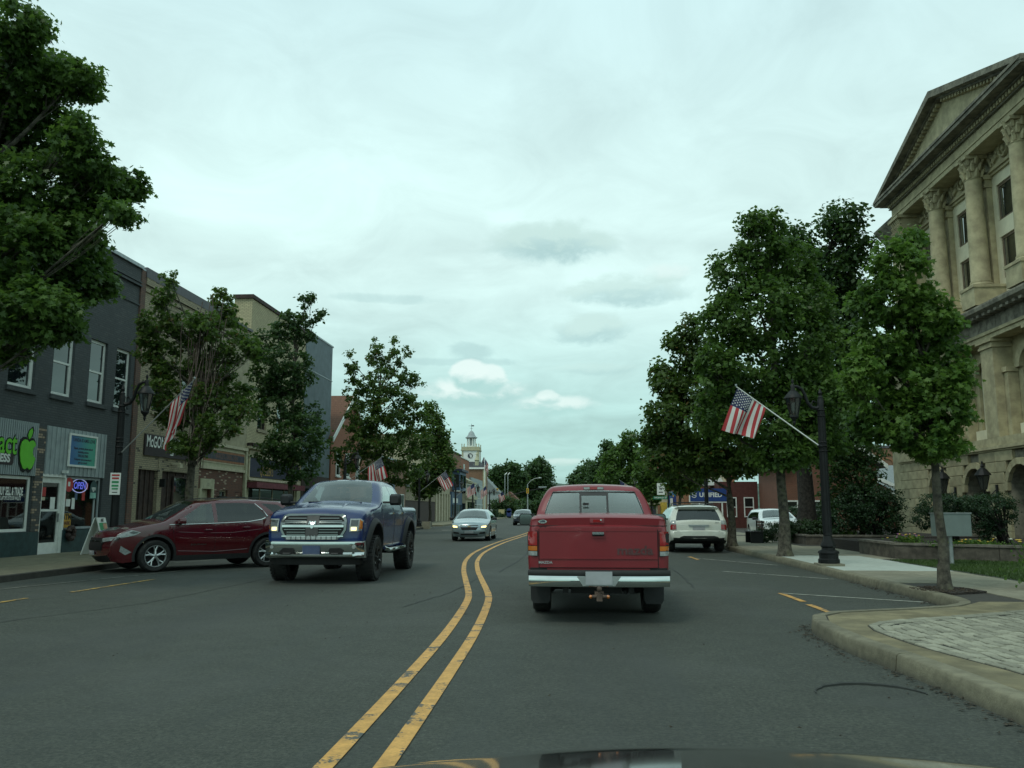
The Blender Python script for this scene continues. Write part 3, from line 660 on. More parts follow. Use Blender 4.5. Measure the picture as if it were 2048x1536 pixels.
# things hanging behind the glass
M_neonb = mat('neon_blue', (.1, .1, .5), .5, emit=(.16, .2, 1.0), es=.4); M_neonw = mat('neon_white', (.5, .5, .6), .5, emit=(.45, .5, 1), es=.4)
on = bldg('neon_sign', XF - .085, 25.9, 'lit blue neon OPEN sign behind the shop window beside the door', 'neon sign'); on.location.z = 2.15
wtext('letters', 'OPEN', .30, (XF - .08, 25.9, 2.15 + 2.15 - 2.15), M_neonb, on, bold=.008, sx=.85, shear=.15)
for ch in on.children: ch.location.z -= 0
ring = MB().tube([(0, .42 * math.cos(t * .2618), .21 * math.sin(t * .2618)) for t in range(25)], .012, 5, cap=False).build('ring', M_neonw, on)
vg = bldg('window_sticker', XF - .045, 26.62, 'dark arched window sticker reading vgo beside the neon sign', 'sign'); vg.location.z = 2.05
MB().prism([(.20 * math.cos(t * .2618) + 0, .27 * math.sin(t * .2618) + .02) if t <= 12 else ((-.20, -.30) if t == 13 else (.20, -.30)) for t in range(15)], 0, .006, 'x').build('board', mat('sticker_teal', (.02, .07, .07), .5), vg)
flat('letters', text2d('vgo', .20, .006, .8), lambda a, c: (.010, a, c + .04), M_white, vg)
MB().box(.006, .009, -.17, .15, -.27, -.10).build('label', mat('mint', (.25, .5, .42), .6), vg)
bs = bldg('poster', XF - .04, 25.25, 'red round phone-company poster on the glass left of the neon sign', 'poster'); bs.location.z = 2.17
MB().lathe([(.0, 0), (.22, 0), (.22, .008), (0, .008)], n=20, axis='x').build('disc', M_red, bs); MB().box(.0085, .011, -.06, .05, -.05, .09).build('emblem', M_white, bs)
am = bldg('poster', XF - .04, 25.22, 'yellow ATM poster low in the shop window beside the door', 'poster'); am.location.z = 1.09
MB().box(0, .006, -.20, .26, -.22, .20).build('board', mat('amber', (.50, .28, .03), .6), am)
flat('letters', text2d('ATM', .22, .01), lambda a, c: (.009, a + .03, c + .09), M_black, am); flat('letters', text2d('PARK', .15, .008), lambda a, c: (.009, a + .03, c - .09), mat('brown_ink', (.12, .04, .02), .7), am)
for k, (a, z, w_, h_, m_) in enumerate([(25.35, 1.62, .22, .22, M_white), (25.62, 1.60, .16, .34, M_white), (26.15, 1.85, .16, .30, M_red), (25.75, 1.82, .14, .2, M_bluepaint), (26.3, 2.15, .14, .2, M_red), (25.15, 1.78, .12, .22, M_red)]):
    o = part('shop_leaflet', m_, None, (XF - .085, XF - .092, a - w_ / 2, a + w_ / 2, z - h_ / 2, z + h_ / 2))
    tag(o, ['square white notice on the glass above the yellow poster', 'narrow white notice beside the square one', 'red leaflet in the middle of the shop window', 'small blue leaflet beside the white notices', 'upper red leaflet under the neon sign', 'thin red leaflet beside the door frame'][k], 'notice')
mn = bldg('dress_form', XF - .5, 26.5, 'pale translucent dress on a stand inside the shop window', 'dress form')
MB().lathe([(.28, .95), (.24, 1.15), (.13, 1.40), (.15, 1.6), (.17, 1.72), (.06, 1.8), (.055, 1.95), (.02, 2.0)], n=12).build('dress', mat('pale_cloth', (.32, .38, .36), .8), mn, smooth=True)
tag(MB().box(XF - .45, XF - .9, 25.5, 26.9, .88, 1.12).build('display_cabinet', mat('mint_cabinet', (.25, .32, .30), .6)), 'low pale display cabinet standing inside the shop window', 'cabinet')
wr = bldg('wreath', XF + .12, 25.28, 'small dark wreath hanging on the teal panel beside the door', 'wreath'); wr.location.z = .70
MB().tube([(0, .15 * math.cos(t * .3927), .17 * math.sin(t * .3927)) for t in range(17)], [.07 + .02 * (t % 2) for t in range(17)], 7, cap=False).build('ring', M_brownwood, wr)

# sandwich board
sb = thing('sandwich_board', (-13.9, 24.4, .13), 'white A-frame board with a green poster on the left pavement', 'sandwich board', rz=R(10))
for s, nm in ((-1, 'panel'), (1, 'panel')):
    MB().prism([(s * .36 - .0, 0), (s * .04, 1.05), (s * .04 - s * .03, 1.05), (s * .36 - s * .03, 0)], -.33, .33, 'y').build(nm, M_white, sb)
# the facing side poster looks towards the road (+x)
sl = math.hypot(.32, 1.05)
def brd(a, t): return (.36 - .32 * t / 1.05 + .006, a, t)
def brdq(name, a0, a1, t0, t1, m, o=.004):
    P = [(a0, t0), (a1, t0), (a1, t1), (a0, t1)]; MB().add([(brd(a, t)[0] + e, a, t) for e in (-.002, o) for a, t in P], [(0, 1, 2, 3), (7, 6, 5, 4), (0, 4, 5, 1), (1, 5, 6, 2), (2, 6, 7, 3), (3, 7, 4, 0)]).build(name, m, sb)
M_grn = mat('poster_green', (.03, .27, .10), .6)
brdq('poster', -.29, .29, .10, .90, M_grn); brdq('poster_stripe', -.22, .22, .52, .62, M_pinkaw, .007); brdq('poster_stripe', -.24, .24, .40, .46, mat('aqua', (.12, .45, .38), .6), .007); brdq('poster_picture', -.02, .26, .72, .88, mat('salmon', (.5, .25, .15), .6), .007)
for tx, sz, z in [('ART', .12, .97), ('MANDA', .10, .57), ('beauty', .07, .68), ('hair  nails', .07, .33), ('spa', .08, .23)]:
    flat('letters', text2d(tx, sz, .006), lambda a, c, z=z: (brd(a, z + c)[0] + .010, a, z + c), M_black if tx == 'ART' else M_white, sb)

# ---- buff brick bar
t = bldg('brick_bar_building', XF, 31, 'buff brick two-storey bar with a dark sign board and tall brown windows')
H = [(29.32, 30.76, 1.05, 2.85), (31.1, 33.8, .35, 2.86), (30.0, 30.9, 5.0, 6.7), (32.3, 33.2, 5.0, 6.7)]
facade('wall', t, XF, 1, 28.94, 34.25, 0, 9.75, H, M_btan)
part('side_wall', M_btan, t, (XF - 12, XF - .22, 28.96, 29.2, 0, 9.8)); part('coping', M_copingd, t, (XF - .4, XF + .08, 28.9, 36.2, 9.76, 10.12)); part('roof', M_copingd, t, (XF - 12, XF - .3, 29, 34.2, 9.3, 9.4))
part('corbel', M_btan, t, (XF + .002, XF + .07, 28.95, 34.24, 9.5, 9.755), (XF + .002, XF + .05, 28.95, 34.24, 9.25, 9.36))
for q in H[:2]: part('timber_shutter', M_brownwood, t, (XF - .12, XF - .18, q[0], q[1], q[2], q[3]), *[(XF - .08, XF - .12, q[0] + k * (q[1] - q[0]) / 4 - .04, q[0] + k * (q[1] - q[0]) / 4 + .04, q[2], q[3]) for k in range(1, 4)])
window(t, XF, 1, 32.1, 33.3, .9, 2.7, M_brownwood, M_glassb, rail=False, inset=.02, fw=.06, name='window')
for q in H[2:]: window(t, XF, 1, *q, M_brownwood, M_glassb, sill=.12, sillm=M_stucco)
st = part('sign_board', M_brownsign, t, (XF + .01, XF + .07, 29.56, 33.78, 3.36, 4.14))
wtext('letters', "McGONEGAL'S · O'BAR", .60, (XF + .08, 31.66, 3.86), M_white, st, bold=.010, sx=.66)
wtext('letters', '120', .20, (XF + .08, 31.6, 3.52), M_white, st, bold=.008)
for a in (30.9, 34.0): part('brick_corner', M_btan, t, (XF + .004, XF + .02, a - .16, a + .16, 0, 4.3))
ln = part('wall_lamp', M_black, t, (XF + .02, XF + .22, 30.88, 30.98, 2.25, 2.55)); part('gooseneck_lamp', M_cream, t, (XF + .02, XF + .35, 31.75, 31.85, 3.12, 3.2), (XF + .28, XF + .4, 31.70, 31.9, 3.0, 3.14))
part('upper_window_head', M_stucco, t, (XF + .003, XF + .05, 29.9, 31.0, 6.7, 6.9), (XF + .003, XF + .05, 32.2, 33.3, 6.7, 6.9))
# ---- small office with stucco above and red brick below
o_ = bldg('office_building', XF, 36.6, 'cream stucco building with an orange-bordered name board over mixed red brick')
H = [(34.5, 35.5, .13, 2.27), (36.4, 37.3, .5, 2.27), (36.5, 38.25, 4.95, 6.6)]
facade('wall', o_, XF, 1, 34.26, 39.2, 0, 3.14, H[:2], M_bred); facade('upper_wall', o_, XF, 1, 34.26, 39.2, 3.145, 9.3, H[2:], M_stucco)
facade('parapet', o_, XF + .02, 1, 34.26, 39.2, 9.31, 9.86, [], M_btan, t=.3)
part('coping', M_copingd, o_, (XF - .4, XF + .1, 36.2, 39.2, 9.87, 9.98)); part('corbel', M_brownwood, o_, *[(XF + .002, XF + .04, 34.3, 39.2, z, z + .04) for z in (9.02, 9.16, 9.30)]); part('roof', M_copingd, o_, (XF - 12, XF - .3, 34.3, 39.2, 9.2, 9.3))
part('fascia', M_creamtrim, o_, (XF + .004, XF + .03, 34.3, 39.18, 3.15, 4.25))
part('moulding', M_cream, o_, (XF + .03, XF + .14, 34.3, 39.18, 4.14, 4.26), (XF + .03, XF + .10, 34.3, 39.18, 3.12, 3.24), (XF + .03, XF + .06, 34.38, 39.0, 3.97, 4.01), (XF + .03, XF + .06, 34.38, 39.0, 3.41, 3.45), (XF + .03, XF + .06, 34.38, 34.42, 3.45, 3.97), (XF + .03, XF + .06, 38.96, 39.0, 3.45, 3.97))
nb = part('name_board', M_terra, o_, (XF + .031, XF + .05, 34.44, 38.94, 3.47, 3.95)); part('name_panel', M_slate, nb, (XF + .051, XF + .06, 34.46, 38.92, 3.57, 3.86))
wtext('letters', 'VANCE L. DRIEL LAW', .27, (XF + .064, 36.9, 3.71), mat('copper_letters', (.17, .08, .05), .6), nb, bold=.004, sx=.95)
part('door', M_creamtrim, o_, (XF - .15, XF - .2, 34.5, 35.5, .13, 2.27)); part('door_head', M_creamtrim, o_, (XF + .004, XF + .06, 34.4, 35.7, 2.28, 2.70)); wtext('letters', '122', .16, (XF + .065, 35.05, 2.47), M_slate, o_)
[part('pilaster', M_creamtrim, o_, q_) for q_ in ((XF + .004, XF + .08, 34.27, 34.46, .12, 2.28), (XF + .004, XF + .08, 35.52, 35.66, .12, 2.28), (XF + .004, XF + .12, 39.0, 39.2, .12, 4.3))]
window(o_, XF, 1, 36.4, 37.3, .5, 2.27, M_cream, M_glassb, rail=False); window(o_, XF, 1, *H[2], M_cream, M_glassb, sill=.12, sillm=M_stucco)
part('window_grille', M_black, o_, *[(XF + .05, XF + .07, 36.6 + .22 * k, 36.62 + .22 * k, 4.9, 5.5) for k in range(8)], (XF + .05, XF + .07, 36.55, 38.2, 5.5, 5.53), (XF + .05, XF + .07, 36.55, 38.2, 4.9, 4.93))
for k in range(2):
    hb = bldg('hanging_basket', XF + .25, 36.1 + 2.1 * k, ['dark hanging basket beside the white door of the red brick office', 'dark hanging basket at the right end of the red brick wall'][k], 'basket'); hb.location.z = 1.9
    MB().tube([(-.25, 0, .3), (0, 0, .3), (0, 0, .0)], .012, 5).build('bracket', M_black, hb); MB().lathe([(.05, -.35), (.18, -.2), (.24, 0), (.2, .1)], n=10).build('basket', M_barkd, hb, smooth=True)
# ---- cream brick restaurant, taller
q = bldg('cream_brick_building', XF, 43, 'tall cream brick building with a navy sign board and ornate cream shop cornice')
H = [(40.5, 41.75, 5.35, 7.0), (43.2, 44.4, 5.35, 7.0), (45.6, 46.8, 5.35, 7.0), (39.75, 46.9, .8, 2.62)]
facade('wall', q, XF, 1, 39.21, 47.55, 2.62, 11.55, H[:3], M_bcream); facade('lower_wall', q, XF, 1, 39.21, 47.55, 0, 2.615, H[3:], M_creamtrim)
part('side_wall', M_bcream, q, (XF - .9, XF - .002, 39.2, 39.5, 9.3, 11.56)); part('side_wall', M_stucco, q, (XF - 13, XF - .9, 39.26, 39.5, 8, 11.15))
part('coping', M_brownwood, q, (XF - .35, XF + .07, 39.1, 47.55, 11.56, 11.75), (XF - .95, XF - .35, 39.1, 39.55, 11.56, 11.75)); part('coping', M_coping, q, (XF - 13, XF - .95, 39.2, 39.6, 11.16, 11.35)); part('roof', M_copingd, q, (XF - 13, XF - .3, 39.5, 47.5, 10.8, 10.9))
for k in H[:3]: window(q, XF, 1, *k, M_brownwood, M_glassb, sill=.16, sillm=M_btan)
part('shop_cornice', M_brownwood, q, (XF + .002, XF + .30, 39.3, 47.5, 4.42, 4.56)); part('shop_cornice', M_cream, q, (XF + .002, XF + .22, 39.3, 47.5, 4.30, 4.41), (XF + .002, XF + .12, 39.3, 47.5, 3.92, 4.0))
[part('dentil', M_cream, q, (XF + .002, XF + .10, 39.55 + .16 * k, 39.63 + .16 * k, 4.0, 4.22)) for k in range(48)]
nb = part('name_board', M_navy, q, (XF + .002, XF + .06, 39.6, 46.9, 2.98, 3.88)); wtext('letters', "QUIZZER'S", .62, (XF + .07, 41.9, 3.28), M_gold, nb, bold=.006, sx=.62, shear=.1)
part('trim', M_cream, q, (XF + .002, XF + .09, 39.48, 39.58, 2.9, 3.9), (XF + .002, XF + .14, 39.4, 47.0, 2.80, 2.92)); part('awning', M_pinkaw, q, (XF + .0, XF + .5, 39.5, 46.8, 2.45, 2.72))
window(q, XF, 1, 39.75, 46.9, .8, 2.6, M_cream, M_glassd, rail=False, mull=3, fw=.1)
# ---- corrugated metal fronted building
c = bldg('metal_clad_building', XF, 50.2, 'grey building clad in vertical corrugated metal sheets rising beside the cream brick one')
for k in range(5):
    a = 47.57 + k * 1.08; ribbed('corrugated_sheet', c, XF, a, a + 1.07, 9.58, 11.74, M_corr, step=.18, d=.06); ribbed('corrugated_sheet', c, XF, a, a + 1.07, 3.4, 9.53, M_corr, step=.18, d=.06)
part('flashing', M_coping, c, (XF + .0, XF + .08, 47.56, 53.0, 9.531, 9.578)); part('coping', M_coping, c, (XF - .3, XF + .09, 47.55, 53.05, 11.745, 11.84)); part('mass', M_corr, c, (XF - 14, XF - .01, 47.56, 52.96, 0, 11.74))
part('shop_front', M_brownwood, c, (XF, XF + .05, 47.56, 52.96, .0, 3.39)); window(c, XF + .06, 1, 48, 52.5, .7, 2.7, M_black, M_glassd, rail=False, mull=2, inset=-.03)
# ---- orange brick gable
o_ = bldg('gabled_brick_building', XF, 57.5, 'orange brick building with a brown shingled gable roof and white rake boards')
mb = MB(); mb.prism([(53.1, 0), (61.9, 0), (61.9, 6.0), (57.5, 9.0), (53.1, 6.0)], XF - 16, XF + .1, 'x'); mb.build('wall', M_borange, o_, w=True)
for s in (-1, 1):
    MB().prism([(57.5, 9.05), (57.5, 9.25), (57.5 + s * 4.9, 5.95), (57.5 + s * 4.9, 5.75)], XF - 16.2, XF + .35, 'x').build('roof', M_roofred, o_, w=True)
    MB().prism([(57.5, 8.98), (57.5, 9.28), (57.5 + s * 4.95, 5.96), (57.5 + s * 4.95, 5.66)], XF + .352, XF + .42, 'x').build('rake_board', M_white, o_, w=True)
for a in (54.2, 56.6, 59.3): window(o_, XF + .16, 1, a, a + .9, 3.6, 5.05, M_white, M_glassd, inset=0, fw=.08, sill=.1, sillm=M_white)
part('window_head', M_white, o_, *[(XF + .101, XF + .15, a - .1, a + 1.0, 5.06, 5.25) for a in (54.2, 56.6, 59.3)])
# ---- brown brick block behind the trees, tan stores
b1 = bldg('brown_brick_store', XF, 70, 'brown brick store half hidden behind the third left street tree', 'building')
part('wall', M_borange2, b1, (XF - 10, XF, 62, 78, 0, 5.6)); part('coping', M_coping, b1, (XF - 10, XF + .1, 61.95, 78.05, 5.61, 5.75)); 
for a in (63, 66, 69, 72, 75): window(b1, XF + .07, 1, a, a + 2.2, .8, 2.8, M_white, M_glassd, inset=0, rail=False, mull=1)
part('poster_case', M_white, b1, (XF + .01, XF + .1, 69, 72, 1.2, 2.9)); part('awning', M_bluepaint, b1, (XF + .002, XF + .9, 65, 69, 3.0, 3.5))
b2 = bldg('tan_low_store', XF, 87, 'low tan store with a dark shop front behind the second left lamp post', 'building')
part('wall', M_btan, b2, (XF - 8, XF, 78.1, 95.5, 2.3, 3.5)); part('shop_front', M_brownwood, b2, (XF - 7.9, XF - .06, 78.1, 95.5, 0, 2.29)); part('roof', M_roofgrey, b2, (XF - 8, XF + .3, 78, 95.5, 3.51, 3.75))
b3 = bldg('tan_brick_hall', XF, 101, 'tall tan brick building with square pilasters along its ground floor', 'building')
part('wall', M_borange2 if 0 else M_stucco, b3, (XF - 14, XF, 95.6, 106.6, 3.3, 9.85)); part('coping', M_borange2, b3, (XF - 14, XF + .08, 95.5, 106.65, 9.86, 9.98)); part('recess', M_brownwood, b3, (XF - 13, XF - .4, 95.7, 106.5, 0, 3.29))
[part('pilaster', M_cream, b3, (XF - .39, XF + .06, 95.7 + 2.1 * k, 96.3 + 2.1 * k, .0, 3.29)) for k in range(6)]
b4 = bldg('red_brick_building', XF, 112, 'red brick building with a blue-grey bay window and blue shop front', 'building')
part('wall', M_borange2, b4, (XF - 13, XF, 106.7, 116.9, 3.7, 8.75)); part('coping', M_brownwood, b4, (XF - 13, XF + .12, 106.66, 116.95, 8.76, 8.95)); part('recessed_panel', M_borange, b4, (XF + .005, XF + .03, 108, 116, 7.0, 8.1))
bay = part('bay_window', M_bluepaint, b4, (XF + .002, XF + 1.0, 108.5, 114.8, 3.9, 6.3)); part('bay_roof', M_darkblue, bay, (XF + .002, XF + 1.3, 108.2, 115.1, 6.31, 6.6)); part('pane', M_glassd, bay, (XF + .3, XF + .9, 108.44, 108.49, 4.3, 5.9), (XF + 1.001, XF + 1.03, 109, 111.3, 4.3, 5.9), (XF + 1.001, XF + 1.03, 112, 114.3, 4.3, 5.9))
part('shop_front', M_bluepaint, b4, (XF + .0, XF + .25, 106.8, 116.8, 0, 3.69)); part('shop_sign', M_white, b4, (XF + .251, XF + .3, 107.6, 109, 2.3, 2.9), (XF + .251, XF + .3, 110.5, 112, 2.3, 2.9)); part('pane', M_glassd, b4, *[(XF + .251, XF + .28, 107 + 1.6 * k, 108 + 1.6 * k, .4, 2.1) for k in range(6)]); part('white_sign', M_white, b4, (XF + .3, XF + 1.1, 108.3, 108.35, 3.72, 3.88))
b5 = bldg('brown_red_building', XF, 122, 'second red brick building with a small white attic window', 'building')
part('wall', M_borange, b5, (XF - 12, XF - .2, 117.0, 128, 0, 8.65)); part('coping', M_white, b5, (XF - 12, XF - .1, 116.98, 128.05, 8.66, 8.78)); window(b5, XF - .12, 1, 121, 122.4, 6.9, 7.9, M_white, M_glassd, inset=0)
b6 = bldg('white_shop_building', XF, 123, 'cream shop with a hipped oriel window and carved cornice in front of red brick', 'building')
part('wall', M_cream, b6, (XF - .19, XF + .7, 117.2, 128.2, 0, 5.3)); part('shop_cornice', M_creamtrim, b6, (XF + .7, XF + 1.1, 117.1, 128.2, 2.9, 3.4), (XF + .7, XF + 1.0, 117.1, 128.2, 5.2, 5.4))
window(b6, XF + .72, 1, 118, 122, 3.6, 5.0, M_white, M_glassd, rail=False, mull=3, inset=-.05); window(b6, XF + .72, 1, 123, 127.5, 3.6, 5.0, M_white, M_glassd, rail=False, mull=3, inset=-.05); window(b6, XF + .72, 1, 118.5, 127.5, .5, 2.6, M_cream, M_glassd, rail=False, mull=2, inset=-.05)
part('oriel_panes', M_glassd, b6, (XF + .1, XF + .35, 117.12, 117.19, 3.7, 4.9), (XF + .42, XF + .65, 117.12, 117.19, 3.7, 4.9), (XF + .05, XF + .65, 117.12, 117.19, .6, 2.3))
MB().prism([(XF - .1, 5.4), (XF + 1.1, 5.4), (XF - .1, 6.1)], 117.0, 122.5, 'y').build('oriel_roof', M_creamtrim, b6, w=True)
b7 = bldg('pale_row_building', XF, 135, 'pale grey two-storey row with tall narrow windows beyond the cream shop', 'building')
part('wall', M_corrw, b7, (XF - 8, XF + .1, 128.4, 144.5, 0, 6.3)); part('shop_sign', M_black, b7, (XF + .101, XF + .2, 134, 134.6, 2, 4.2))
for a in [129 + 2.1 * k for k in range(8)]: window(b7, XF + .14, 1, a, a + 1, 3.2, 5.3, M_white, M_glassd, inset=0, rail=False); window(b7, XF + .14, 1, a, a + 1.2, .5, 2.3, M_white, M_glassd, inset=0, rail=False)
# ---- town hall with clock tower
h = bldg('town_hall', -15.6, 155, 'red brick town hall with a white clock tower and domed lantern', 'town hall')
part('wall', M_borange2, h, (-34, -15.3, 149, 153, 0, 8.5), (-34, -17.9, 153, 170, 0, 8.5)); part('eaves', M_white, h, (-34.3, -15.1, 148.7, 153.2, 8.51, 8.8)); part('roof', M_copingd, h, (-34, -15.2, 148.9, 153, 8.81, 9.15), (-34, -18, 153, 170, 8.81, 9.7)); part('corner_stone', M_creamtrim, h, (-15.29, -15.2, 148.9, 149.6, 0, 8.5), (-15.7, -15.29, 148.92, 148.99, 0, 8.5))
TX, TY = -19.7, 165.0
part('tower_base', M_copingd, h, (TX - 1.9, TX + 1.9, TY - 1.9, TY + 1.9, 9.71, 10.6)); tw = part('tower', M_white, h, (TX - 1.65, TX + 1.65, TY - 1.65, TY + 1.65, 10.61, 12.75))
[part('pilaster', M_creamtrim, tw, q_) for sx in (-1, 1) for q_ in ((TX + sx * 1.5 - .17, TX + sx * 1.5 + .17, TY - 1.70, TY - 1.652, 10.62, 12.74), (TX + 1.652, TX + 1.70, TY + sx * 1.5 - .17, TY + sx * 1.5 + .17, 10.62, 12.74))]
part('tower_cornice', M_creamtrim, h, (TX - 1.85, TX + 1.85, TY - 1.85, TY + 1.85, 12.76, 12.95), (TX - 1.75, TX + 1.75, TY - 1.75, TY + 1.75, 12.951, 13.5))
for i, (sx, sy) in enumerate([(-1, -1), (1, -1), (1, 1), (-1, 1), (-.72, -1), (.72, -1)]): MB().lathe([(.10, 13.5), (.06, 13.7), (.12, 13.9), (.03, 14.15)], (TX + sx * 1.65, TY + sy * 1.65, 0), 8).build('urn', M_creamtrim, h, w=True, smooth=True)
MB().lathe([(.66, 11.75 - 11.75), (.66, .06), (.52, .07), (.50, .0)], (TX, TY - 1.66, 11.75), 24, axis='y', cap=False).build('clock_ring', M_creamtrim, tw, w=True)
cf = MB().lathe([(.0, -.02), (.5, -.02)], (TX, TY - 1.67, 11.75), 24, axis='y', cap=False).build('clock_face', M_slate, tw, w=True)
for e in [(-.04, .04, -.1, .32), (-.04, .12, -.30, .1), (.0, .3, -.03, .03)]: pass
part('clock_hands', M_white, h, (TX - .02, TX + .30, TY - 1.76, TY - 1.72, 11.4, 11.95), (TX - .1, TX + .02, TY - 1.76, TY - 1.72, 11.7, 12.1))
ln = MB().lathe([(.95, 13.51), (.95, 13.75), (.88, 13.76)], (TX, TY, 0), 8, a0=R(22.5)).build('lantern_base', M_white, h, w=True)
for k in range(8):
    a = R(22.5 + 45 * k); MB().lathe([(.13, 13.76), (.11, 15.2)], (TX + .80 * math.cos(a), TY + .80 * math.sin(a), 0), 6).build('lantern_column', M_white, h, w=True)
MB().lathe([(.4, 13.77), (.4, 15.2)], (TX, TY, 0), 8).build('lantern_core', M_corrw, h, w=True)
MB().lathe([(1.0, 15.21), (1.2, 15.35), (1.2, 15.42), (.95, 15.55), (.68, 15.9), (.55, 16.3), (.3, 16.62), (.1, 16.75)], (TX, TY, 0), 16).build('dome', M_corrw, h, w=True, smooth=True)
MB().tube([(TX, TY, 16.7), (TX, TY, 18.1)], .035, 6).box(TX - .55, TX + .55, TY - .02, TY + .02, 17.68, 17.74).box(TX + .0, TX + .5, TY - .02, TY + .02, 17.6, 17.84).box(TX - .25, TX + .25, TY - .02, TY + .02, 17.2, 17.25).build('weather_vane', M_copingd, h, w=True)
MB().lathe([(.35, 9.7), (.35, 10.6), (.5, 10.7), (.3, 11.0), (.12, 11.5), (.2, 11.7), (.05, 12.1)], (-16.9, 150, -.55), 8).build('roof_urn', M_creamtrim, h, w=True, smooth=True); MB().lathe([(.3, 9.7), (.3, 10.3), (.4, 10.5), (.2, 10.9), (.05, 11.3)], (-15.9, 152, -.55), 8).build('roof_urn', M_copingd, h, w=True, smooth=True)
# ---- far houses on the left
for k, (x, y, w_, d_, e, rz_, m1, m2, lab) in enumerate([(-19.5, 188, 6, 10, 5.2, 8.6, M_corrw, M_roofgrey, 'grey-green gabled house beyond the town hall'), (-15.2, 205, 4.5, 8, 3.4, 5.8, M_stucco, M_roofred, 'small house with a brown roof behind the traffic signal'), (-12, 240, 8, 8, 4.6, 7.0, M_stucco, M_borange2, 'tan house under the big trees at the end of the street')]):
    hh = bldg('house', x, y, lab, 'house'); part('wall', m1, hh, (x - w_ / 2, x + w_ / 2, y, y + d_, 0, e))
    MB().prism([(x - w_ / 2 - .3, e + .01), (x + w_ / 2 + .3, e + .01), (x, rz_)], y - .3, y + d_ + .3, 'y').build('roof', m2, hh, w=True)
    for a in (-.25, .2): window(hh, y - .06, -1, x + a * w_ - .4, x + a * w_ + .4, 1.4, 2.8, M_white, M_glassd, axis='y', inset=0)

# ================================================================== COURTHOUSE (right)
ch = bldg('courthouse', 16.0, 36, 'sandstone courthouse with corinthian columns, a big pediment and ground-floor arches', 'courthouse')
XA = 16.0; BAY = [38.85, 35.35, 31.85, 28.35, 24.85]; COLY = [40.6, 37.1, 33.6, 30.1, 26.6]
YL, YR = 43.1, 20.0
# ground floor: wall made of separate stones round the arches
AR, SPR = .95, 2.1
blk = MB().box(XA + .02, XA + .6, YR, YL, .0, .15).build('plinth', M_stoned, ch, w=True)
def stone_me(l, hgt, dep=.12, m=M_stone):
    key = ('st', round(l, 2), round(hgt, 2), m.name)
    if key not in SL:
        c = .014; g_ = .006; L, H_ = l / 2 - g_, hgt / 2 - g_
        SL[key] = MB().add([(0, -L, -H_), (0, L, -H_), (0, L, H_), (0, -L, H_), (-dep + c, -L, -H_), (-dep + c, L, -H_), (-dep + c, L, H_), (-dep + c, -L, H_), (-dep, -L + c, -H_ + c), (-dep, L - c, -H_ + c), (-dep, L - c, H_ - c), (-dep, -L + c, H_ - c)],
            [(4, 5, 1, 0), (5, 6, 2, 1), (6, 7, 3, 2), (7, 4, 0, 3), (4, 8, 9, 5), (5, 9, 10, 6), (6, 10, 11, 7), (7, 11, 8, 4), (8, 11, 10, 9)]).build('m', m)
        me = SL[key].data; bpy.data.objects.remove(SL[key]); SL[key] = me
    return SL[key]
M_stoneb = mat('sandstone_block', (.40, .36, .22), .88, var=.14, vs=2.5, bump=.4, bs=30, dirt=.3, objrand=.13)
off = ch.location
def stone(y0, y1, z0, z1, x=XA + .12, m=M_stoneb):
    return link('stone_block', stone_me(y1 - y0, z1 - z0, m=m), ch, (x - off.x, (y0 + y1) / 2 - off.y, (z0 + z1) / 2))
# wall core behind the stones, pierced by arches
core = MB(); 
def arch_outline(c, r, spr, n=12): return [(c + r * math.cos(math.pi * k / n), spr + r * math.sin(math.pi * k / n)) for k in range(n + 1)]
edges = [YL]
cy = YL
for c in BAY:
    core.box(XA + .12, XA + .45, c + AR, cy, .15, 3.6); cy = c - AR
    ao = arch_outline(c, AR, SPR)
    for k in range(12):
        a, e = ao[k], ao[k + 1]
        core.add([(XA + .12, a[0], a[1]), (XA + .12, e[0], e[1]), (XA + .12, e[0], 3.6), (XA + .12, a[0], 3.6)], [(0, 1, 2, 3)])
        core.add([(XA + .12, a[0], a[1]), (XA + .12, e[0], e[1]), (XA + 1.0, e[0], e[1]), (XA + 1.0, a[0], a[1])], [(0, 1, 2, 3)])
    core.box(XA + .45, XA + 1.0, c + AR, c + AR + .02, .15, SPR); core.box(XA + .45, XA + 1.0, c - AR - .02, c - AR, .15, SPR)
core.box(XA + .12, XA + .45, YR, cy, .15, 3.6)
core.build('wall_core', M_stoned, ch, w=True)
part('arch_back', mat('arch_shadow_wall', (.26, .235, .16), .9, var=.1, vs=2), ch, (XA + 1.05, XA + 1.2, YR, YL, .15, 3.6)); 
hts = [.15, .62, 1.06, 1.5, 1.94, 2.38, 2.8, 3.2, 3.6]
for r_ in range(8):
    z0, z1 = hts[r_], hts[r_ + 1]; zm = (z0 + z1) / 2
    solid = []; cur = YL
    for c in BAY:
        hw = AR + (.24 if z1 > SPR else 0)
        if z0 >= SPR:
            rr = AR + .24; dz = z0 - SPR; hw = math.sqrt(max(0, rr * rr - dz * dz)) if dz < rr else 0
        if hw > .05: solid.append((c + hw, cur)); cur = c - hw
    solid.append((YR, cur))
    for (a, e) in solid:
        L = e - a; n = max(1, round(L / 1.05)); sh = .5 if (r_ % 2 and n > 2) else 0
        cuts = [a + L * k / n for k in range(n + 1)]
        if sh: cuts = [a] + [a + L * (k + .5) / n for k in range(n)] + [e]
        for k in range(len(cuts) - 1):
            if cuts[k + 1] - cuts[k] > .08 and cuts[k + 1] > 24: stone(cuts[k], cuts[k + 1], z0, z1)
